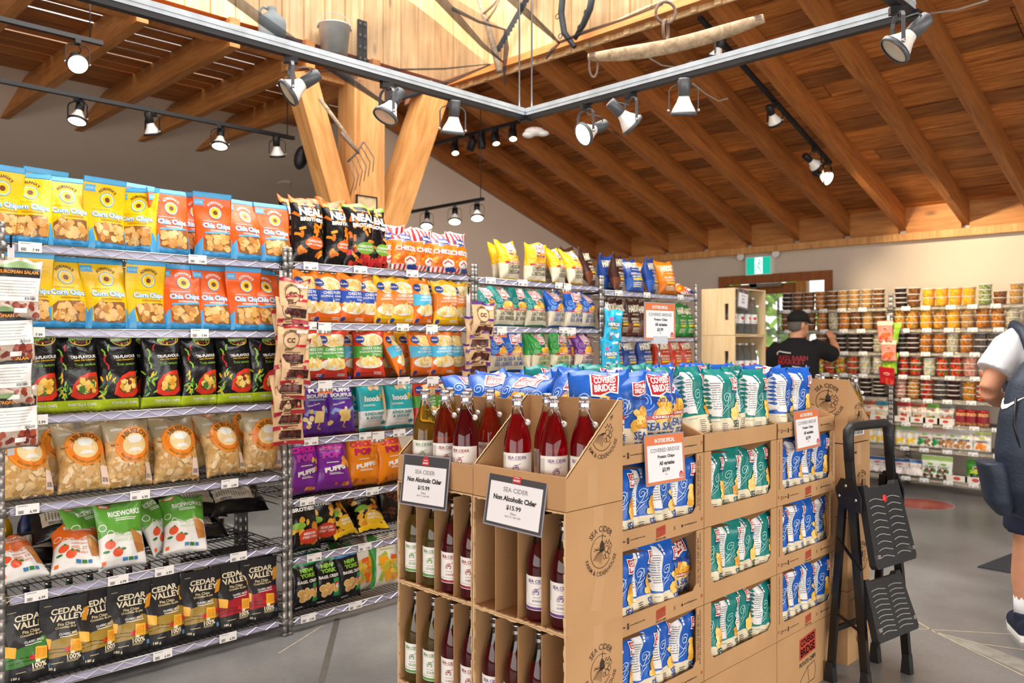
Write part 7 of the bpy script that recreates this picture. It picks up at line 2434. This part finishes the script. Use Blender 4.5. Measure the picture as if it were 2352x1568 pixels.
# black tracks on the left
def track(a, b, label, lamps, wires=(), mm=M_black):
    a, b = Vector(a), Vector(b)
    t = empty('lamp_track', (0, 0, 0), (0, 0, 0), label, 'lamp track')
    MB().bar(a, b, .036, .028, mm).build('track_rail', t)
    for w in wires:
        p = a.lerp(b, w[0])
        MB().tube([p, (p.x, p.y, w[1])], .004, 6, mm).build('hanger', t)
    for f_, am, lit, lb, sp in lamps:
        p = a.lerp(b, f_)
        lamp((p.x, p.y, p.z - .014), cdir(*am), lit, lb, M_black, spot=sp)
Y2 = 6.43
def fx(px, Y, a, b):
    return (onY(px, Y) - a) / (b - a)
xa, xb = -.4, onY(675, Y2)
track((xa, Y2, 3.225), (xb, Y2, 3.225), 'long black lamp track under the left joists', [
    (fx(178, Y2, xa, xb), (0, -.35, -1), 1, 'lit black track lamp farthest left on the long left track', 0), (fx(350, Y2, xa, xb), (.12, .3, -1), 0, 'unlit black track lamp second from left on the long left track', 0),
    (fx(505, Y2, xa, xb), (.05, -.35, -1), 1, 'lit black track lamp third from left on the long left track', 0), (fx(637, Y2, xa, xb), (0, .3, -1), 0, 'unlit black track lamp nearest the post on the long left track', 0)], [(.985, 3.7), (.3, 3.7)])
Y3 = 5.80
xa, xb = -.6, onY(235, Y3)
track((xa, Y3, 3.43), (xb, Y3, 3.43), 'short black lamp track at the upper left corner', [(fx(178, Y3, xa, xb), (.45, -.6, -.5), 1, 'lit black track lamp on the short upper left track', 0)], [(.97, 3.8)])
# track on the plank roof to the right
def rp(x, dz):
    return roof_z(x) - dz
track((5.25, 3.31, rp(5.25, .03)), (7.45, 3.31, rp(7.45, .03)), 'black lamp track fixed along a rafter of the plank roof', [
    (.10, (-.35, .1, -.9), 0, 'black lamp highest on the rafter track, half behind the frame', 0), (.52, (.40, .35, -.6), 0, 'black lamp in the middle of the rafter track', 0),
    (.86, (1.2, .55, -.8), 0, 'black lamp facing the back wall near the end of the rafter track', 190), (.97, (.45, -.55, -.40), 1, 'lit black lamp at the lower end of the rafter track', 40)])
# far track near the back left and the spot row under the lantern edge
track((5.55, onX(930, 5.55), 2.86), (5.55, onX(1110, 5.55), 2.86), 'black lamp track far back against the plaster ceiling', [
    (.30, (0, -.5, -1), 1, 'lit lamp farthest left on the far track', 14), (.66, (.02, -.5, -1), 1, 'lit lamp in the middle of the far track', 14), (.93, (.05, -.5, -1), 1, 'lit lamp farthest right on the far track', 14)], [(.1, 3.74), (.97, 3.74)])
sp = empty('spot_track', (0, 0, 0), (0, 0, 0), 'black track of small cylinder spots below the rafters behind the frame', 'lamp track')
ya, yb = onX(1192, 5.86), onX(996, 5.86)
MB().bar((5.86, ya, 3.64), (5.86, yb, 3.64), .04, .03, M_black).build('track_rail', sp)
for i, (px, lit, am) in enumerate(((1045, 1, (.1, -.5, -.8)), (1083, 0, (-.3, .2, -.8)), (1106, 0, (.1, .1, -1)), (1138, 1, (.15, -.4, -.9)), (1178, 1, (.05, -.5, -.8)))):
    y = onX(px, 5.86)
    a_ = cdir(*am)
    r = empty('cylinder_spot', (5.86, y, 3.625), (0, 0, 0), '%s black cylinder spot, %s from left on its track' % ('lit' if lit else 'unlit', ORD[i]), 'lamp', 'small cylinder spots')
    MB().tube([(0, 0, 0), (0, 0, -.07)], .012, 8, M_black).cbox((0, 0, -.015), (.035, .06, .03), M_black).build('stem', r)
    h = MB().lathe([(.035, 0), (.042, .01), (.042, .12), (.03, .135)], 14, M_black, cap0=False).lathe([(.0001, .012), (.038, .010)], 14, M_lens_on if lit else M_lens_off, cap0=False, cap1=False).build('spot_head', r)
    tz_ = -a_
    tx = tz_.cross(Vector((0, 0, 1))).normalized(); ty = tz_.cross(tx)
    h.matrix_local = Matrix.Translation(Vector((0, 0, -.10)) + a_ * .06) @ Matrix((tx, ty, tz_)).transposed().to_4x4()
# emergency light head on the roof
em = empty('emergency_light', at(1228, 302, 8.0), (0, 0, -PI / 4), 'white emergency light with a red dot under the rafters', 'light')
MB().ball((0, 0, 0), (.10, .06, .045), M_white, 14, 8).build('housing', em); MB().ball((-.06, -.02, -.035), (.06, .05, .035), M_white, 12, 8).build('lamp_head', em); MB().ball((.08, -.01, -.02), (.06, .04, .03), M_white, 12, 8).build('lamp_head', em)
MB().ball((.0, -.058, .02), .006, mat('red_pilot', 'E82A2A', .4, emit=1.0), 8, 6).build('pilot', em)

# ------------------------------------------------------------------ farm things on the lantern walls
SZ = 3.82      # top of the ledge
def onledge(px, dy=-.02):
    return (onY(px, CY + dy), CY + dy, SZ)
M_stone = mat('grey_stoneware', '8E979C', .6, var=.08, vscale=14)
jg = empty('stoneware_jug', onledge(625, .0), (0, 0, -.6), 'grey stoneware jug with loop handle on the lantern ledge', 'jug')
MB().lathe([(.09, 0), (.105, .01), (.108, .13), (.10, .16), (.06, .20), (.035, .215), (.030, .235), (.036, .255), (.03, .258)], 22, M_stone).build('jug_body', jg)
MB().tube([(-.032, 0, .24), (-.07, 0, .255), (-.095, 0, .225), (-.088, 0, .17)], .011, 8, M_stone).build('jug_handle', jg)
M_tin = mat('galvanised_bucket', 'C3C6C2', .35, metal=.3, var=.15, vscale=9)
bk = empty('tin_bucket', onledge(768, -.03), (0, 0, -.5), 'galvanised tin bucket with wire bail on the lantern ledge', 'bucket')
MB().lathe([(.105, 0), (.13, .24), (.137, .243), (.137, .252), (.128, .252), (.128, .244), (.103, .006)], 24, M_tin).build('bucket_body', bk)
MB().tube([(.137 * math.cos(t), 0, .24 + .12 * math.sin(t)) for t in [PI * i / 14 for i in range(15)]], .003, 6, M_steel).build('bail', bk)
for s_ in (-1, 1):
    MB().ball((.137 * s_, 0, .235), (.008, .02, .02), M_tin, 8, 6).build('bail_ear', bk)
bo = empty('black_bottle_rack', onledge(833, .02), (0, 0, 0), 'narrow black moulded panel leaning on the lantern boards', 'panel')
for s_ in (-.045, .005):
    q = MB().box(s_, s_ + .042, 0, .02, 0.0, .40, M_black).build('moulded_strip', bo)
    for k in range(4):
        MB().ball((s_ + .021, -.002, .06 + k * .10), (.016, .008, .022), mat('glossy_black', '202226', .2, coat=.5), 8, 6).build('boss', q)
M_oldw = wood('weathered_grey_wood', '7A6450', 'B09A80', (1.2, 12, 12), 4, .85, .05, False)
M_oldi = mat('dark_old_iron', '3A3E44', .6, metal=.5, bump=.3)
def wallpt(px, py, dx=-.02):
    X = CX + dx
    Y = onX(px, X)
    d = (X + Y) / math.sqrt(2)
    return Vector((X, Y, CAM_Z + (786 - py) / F_PX * d))
for (a, b, r0, r1, nm, lb, m) in (((1093, -20), (1148, 165), .022, .03, 'axe_handle', 'pale wooden axe handle hanging on the lantern boards', M_oldw), ((1146, -8), (1110, 32), .013, .013, 'wooden_stick', 'short brown stick pinned high on the lantern boards', M_oldw), ((1150, -10), (1115, 52), .011, .011, 'wooden_stick', 'thin brown stick beside the short one on the boards', M_oldw)):
    o = MB().tube([wallpt(*a, -.05), wallpt((a[0] + b[0]) / 2 + 4, (a[1] + b[1]) / 2, -.06), wallpt(*b, -.07)], [r0, (r0 + r1) / 2, r1], 10, m).build(nm, None, label=lb, cat='tool')
sw = empty('crosscut_saw', (0, 0, 0), (0, 0, 0), 'long dark crosscut saw slanting across the lantern boards', 'saw')
mb = MB()
n = 30
P0, P1 = wallpt(1218, -30, -.03), wallpt(1138, 112, -.03)
ax = (P1 - P0)
pv = ax.normalized().cross(Vector((1, 0, 0))).normalized()
vs, fs = [], []
for i in range(n + 1):
    q = P0 + ax * i / n
    vs += [q, q + pv * (.055 + (.018 if i % 2 else 0)), q + Vector((.004, 0, 0)), q + pv * (.055 + (.018 if i % 2 else 0)) + Vector((.004, 0, 0))]
for i in range(n):
    a = 4 * i
    fs += [(a, a + 1, a + 5, a + 4), (a + 6, a + 7, a + 3, a + 2), (a + 1, a + 3, a + 7, a + 5), (a, a + 4, a + 6, a + 2)]
mb.add(vs, fs, M_oldi); mb.build('saw_blade', sw)
for pts, lb in (([(1293, -15), (1289, 30), (1296, 75), (1320, 108)], 'dark iron-shod hame hanging left on the lantern boards'), ([(1362, -15), (1355, 20), (1340, 55), (1320, 90)], 'dark iron-shod hame hanging right on the lantern boards')):
    h = empty('harness_hame', (0, 0, 0), (0, 0, 0), lb, 'harness', 'harness hames')
    MB().tube([wallpt(*q, -.07) for q in pts], [.026, .028, .026, .018], 10, M_oldi).build('hame_bar', h)
    for q in pts[:3]:
        c = wallpt(q[0] - 9, q[1] + 8, -.09)
        MB().tube([c + Vector((0, .02 * math.cos(t), .02 * math.sin(t))) for t in [2 * PI * i / 10 for i in range(10)]], .004, 6, M_oldi, closed=True).build('ring', h)
# whippletree hanging over the aisle
M_drift = wood('silvered_old_beam', '8A7258', 'C2AA88', (9, 9, 9), 3, .9, .05, False)
M_rust = mat('rusty_iron', '7A6456', .8, metal=.3, bump=.4, bscale=60, var=.25, vscale=30)
wa, wb_ = at(1352, 132, 4.35), at(1755, 42, 4.0)
wt = empty('whippletree', (0, 0, 0), (0, 0, 0), 'weathered wooden whippletree with iron rings hanging over the aisle', 'harness bar')
pts, rr = [], []
for i in range(13):
    t = i / 12
    p = wa.lerp(wb_, t); p.z -= .035 * math.sin(PI * t)
    pts.append(p); rr.append(.020 + .020 * math.sin(PI * t) + .003 * math.sin(9 * t))
MB().tube(pts, rr, 12, M_drift).build('beam', wt)
dirw = (wb_ - wa).normalized()
for t, dr_ in ((.03, -.05), (.97, -.045)):
    c = wa.lerp(wb_, t) + Vector((0, 0, dr_))
    MB().tube([c + CR * .022 * math.cos(q) + Vector((0, 0, .060 * math.sin(q))) for q in [2 * PI * i / 16 for i in range(16)]], .006, 8, M_rust, closed=True).build('end_ring', wt)
    MB().lathe([(.027, -.012), (.027, .012)], 12, M_rust, cap0=False, cap1=False).build('end_ferrule', wt, loc=wa.lerp(wb_, t))
cw = wa.lerp(wb_, .46); cw.z -= .035
MB().lathe([(.044, -.06), (.046, 0), (.044, .06)], 14, M_rust, cap0=False, cap1=False).build('centre_band', wt)
wt.children[-1].matrix_local = Matrix.Translation(cw) @ dirw.to_track_quat('Z', 'Y').to_matrix().to_4x4()
for k, (rx, rz_, dz) in enumerate(((.035, .05, .085), (.05, .055, .175))):
    c = cw + Vector((0, 0, dz))
    e2 = CR if k else (CR * .5 + CF * .8).normalized()
    MB().tube([c + e2 * rx * math.cos(q) + Vector((0, 0, rz_ * math.sin(q))) for q in [2 * PI * i / 18 for i in range(18)]], .008, 8, M_rust, closed=True).build('hanging_ring', wt)
MB().tube([cw + Vector((0, 0, .225)), cw + Vector((0, 0, 2.2))], .004, 6, M_rust).build('hanging_wire', wt)
# pitchfork on the post
def pp(px, py, d):
    return at(px, py, d)
pf = empty('pitchfork', (0, 0, 0), (0, 0, 0), 'old six-tined pitchfork leaning against the wooden post', 'pitchfork')
D_ = 6.72
MB().tube([pp(733, 225, D_ - .1), pp(785, 295, D_), pp(822, 350, D_)], [.017, .016, .015], 8, M_oldw).build('handle', pf)
MB().tube([pp(783, 305, D_ - .02), pp(825, 352, D_ - .02)], [.018, .012], 8, M_rust).build('socket', pf)
MB().tube([pp(798, 372, D_), pp(818, 352, D_ - .02), pp(834, 326, D_)], .009, 8, M_rust).build('crosspiece', pf)
for i in range(6):
    t = i / 5
    a = Vector((798, 372)).lerp(Vector((836, 326)), t)
    e = Vector((805, 448)).lerp(Vector((856, 395)), t)
    m_ = a.lerp(e, .5) + Vector((13, 2))
    MB().tube([pp(a.x, a.y, D_), pp(a.x + 8, a.y + 12, D_ - .04), pp(m_.x, m_.y, D_ - .07), pp(e.x, e.y, D_ - .02)], [.006, .006, .005, .003], 6, M_rust).build('tine', pf)
# black loudspeaker by the left brace, framed print on the post, sprinkler rose
ls = empty('hanging_speaker', pp(692, 362, 7.1), (0, .25, -PI / 4), 'black oval loudspeaker hanging beside the left brace', 'speaker')
MB().ball((0, 0, 0), (.06, .06, .105), M_black, 16, 12).build('speaker_body', ls); MB().tube([(0, 0, .10), (0, 0, .62)], .005, 6, M_black).build('cable', ls)
pc = empty('framed_print', (4.10, 5.845, 2.60), (0, 0, 0), 'dark framed print on the post behind black snack bags', 'picture')
MB().box(-.10, .10, 0, .012, -.12, .09, mat('cream_print', 'C9AE84', .7, var=.2, vscale=20)).build('print', pc)
for a in ((-.105, -.095, -.125, .095), (.095, .105, -.125, .095), (-.105, .105, .085, .095)):
    MB().box(a[0], a[1], -.006, .014, a[2], a[3], M_black).build('frame', pc)
MB().lathe([(.09, 0), (.09, .012), (.05, .02)], 20, M_ceil).build('ceiling_rose', None, loc=(onY(652, 9.9), 9.9, cz(9.9) - .02), rot=(-.245, 0, 0), label='round plaster-coloured disc on the sloping ceiling', cat='ceiling disc')
# cable loops on the plank roof
for pts in ([(1470, 120), (1520, 150), (1560, 155), (1590, 140)], [(1590, 190), (1620, 215), (1650, 232), (1672, 226)], [(2130, 32), (2200, 22), (2270, 0)]):
    MB().tube([at(x, y, (ROOF0 + SLOPE * WX - CAM_Z) / ((786 - y) / F_PX + SLOPE * (1 + (x - 1176) / F_PX) / math.sqrt(2))) for x, y in pts], .007, 6, mat('grey_conduit', 'A8988A', .5)).build('cable', roof)

# ------------------------------------------------------------------ black netting slung under the lantern
def netting():
    m = bpy.data.materials.new('black_netting')
    nt, N, L, b = nodes_of(m)
    b.inputs['Base Color'].default_value = (.03, .032, .036, 1)
    b.inputs['Roughness'].default_value = .8
    tc = N.new('ShaderNodeTexCoord')
    nz = N.new('ShaderNodeTexNoise'); nz.inputs['Scale'].default_value = 2.2; nz.inputs['Detail'].default_value = 3
    L.new(tc.outputs['Object'], nz.inputs['Vector'])
    mr = N.new('ShaderNodeMapRange'); mr.inputs['From Min'].default_value = .3; mr.inputs['From Max'].default_value = .75; mr.inputs['To Min'].default_value = .38; mr.inputs['To Max'].default_value = .70
    L.new(nz.outputs['Fac'], mr.inputs['Value']); L.new(mr.outputs['Result'], b.inputs['Alpha'])
    return m
M_net = netting()
M_roll = mat('bunched_black_net', '20242A', .85, alpha=.62)
nt_ = empty('black_netting', (0, 0, 0), (0, 0, 0), 'translucent black netting slung under the roof lantern', 'netting')
def sheet(c, d, sag=.12, n=14, nm='net_sheet'):
    """c: four corner pixels, d: their distances"""
    q = [at(x, y, dd) for (x, y), dd in zip(c, d)]
    vs, fs = [], []
    for i in range(n + 1):
        for j in range(n + 1):
            u, v = i / n, j / n
            p = q[0].lerp(q[1], u).lerp(q[3].lerp(q[2], u), v)
            p = p - Vector((0, 0, sag * math.sin(PI * u) * math.sin(PI * v))) + CF * .05 * noise.noise(Vector((u * 3, v * 3, d[0])))
            vs.append(p)
    for i in range(n):
        for j in range(n):
            a = i * (n + 1) + j
            fs.append((a, a + 1, a + n + 2, a + n + 1))
    MB().add(vs, fs, M_net, True).build(nm, nt_)
sheet([(505, -40), (880, 243), (1128, 148), (860, -60)], [5.6, 6.4, 7.0, 5.9], .10)
sheet([(990, -40), (1152, 142), (1160, 66), (1000, -30)], [5.9, 6.5, 6.4, 5.9], .03)
sheet([(1150, -40), (1282, 102), (1520, 0), (1500, -60)], [5.9, 6.6, 5.7, 5.5], .05)
def roll(pts, ds, r):
    MB().tube([at(x, y, d) for (x, y), d in zip(pts, ds)], [q * .75 for q in r], 8, M_roll).build('net_fold', nt_)
roll([(500, -30), (600, 45), (700, 115), (790, 175), (880, 236)], [5.6, 5.8, 6.0, 6.2, 6.4], [.05, .048, .045, .038, .02])
roll([(880, 238), (960, 215), (1040, 185), (1126, 148)], [6.4, 6.6, 6.8, 7.0], [.02, .022, .02, .008])
roll([(700, 165), (900, 160), (1020, 158), (1126, 147)], [6.3, 6.6, 6.8, 7.0], [.004, .012, .010, .006])
roll([(985, -30), (1050, 40), (1110, 105), (1156, 143)], [5.9, 6.1, 6.3, 6.5], [.045, .04, .025, .008])
roll([(1160, 66), (1163, 110), (1158, 160), (1160, 195)], [6.4, 6.45, 6.5, 6.5], [.012, .03, .018, .006])
roll([(1040, 20), (1100, 50), (1160, 68)], [6.0, 6.2, 6.4], [.02, .015, .008])
roll([(1150, -25), (1210, 30), (1260, 75), (1284, 98)], [5.9, 6.2, 6.4, 6.6], [.04, .035, .025, .012])
roll([(1284, 100), (1268, 115), (1255, 135)], [6.6, 6.6, 6.6], [.012, .022, .012])
roll([(1284, 98), (1340, 75), (1430, 45), (1520, 8)], [6.6, 6.4, 6.1, 5.7], [.012, .02, .014, .02])
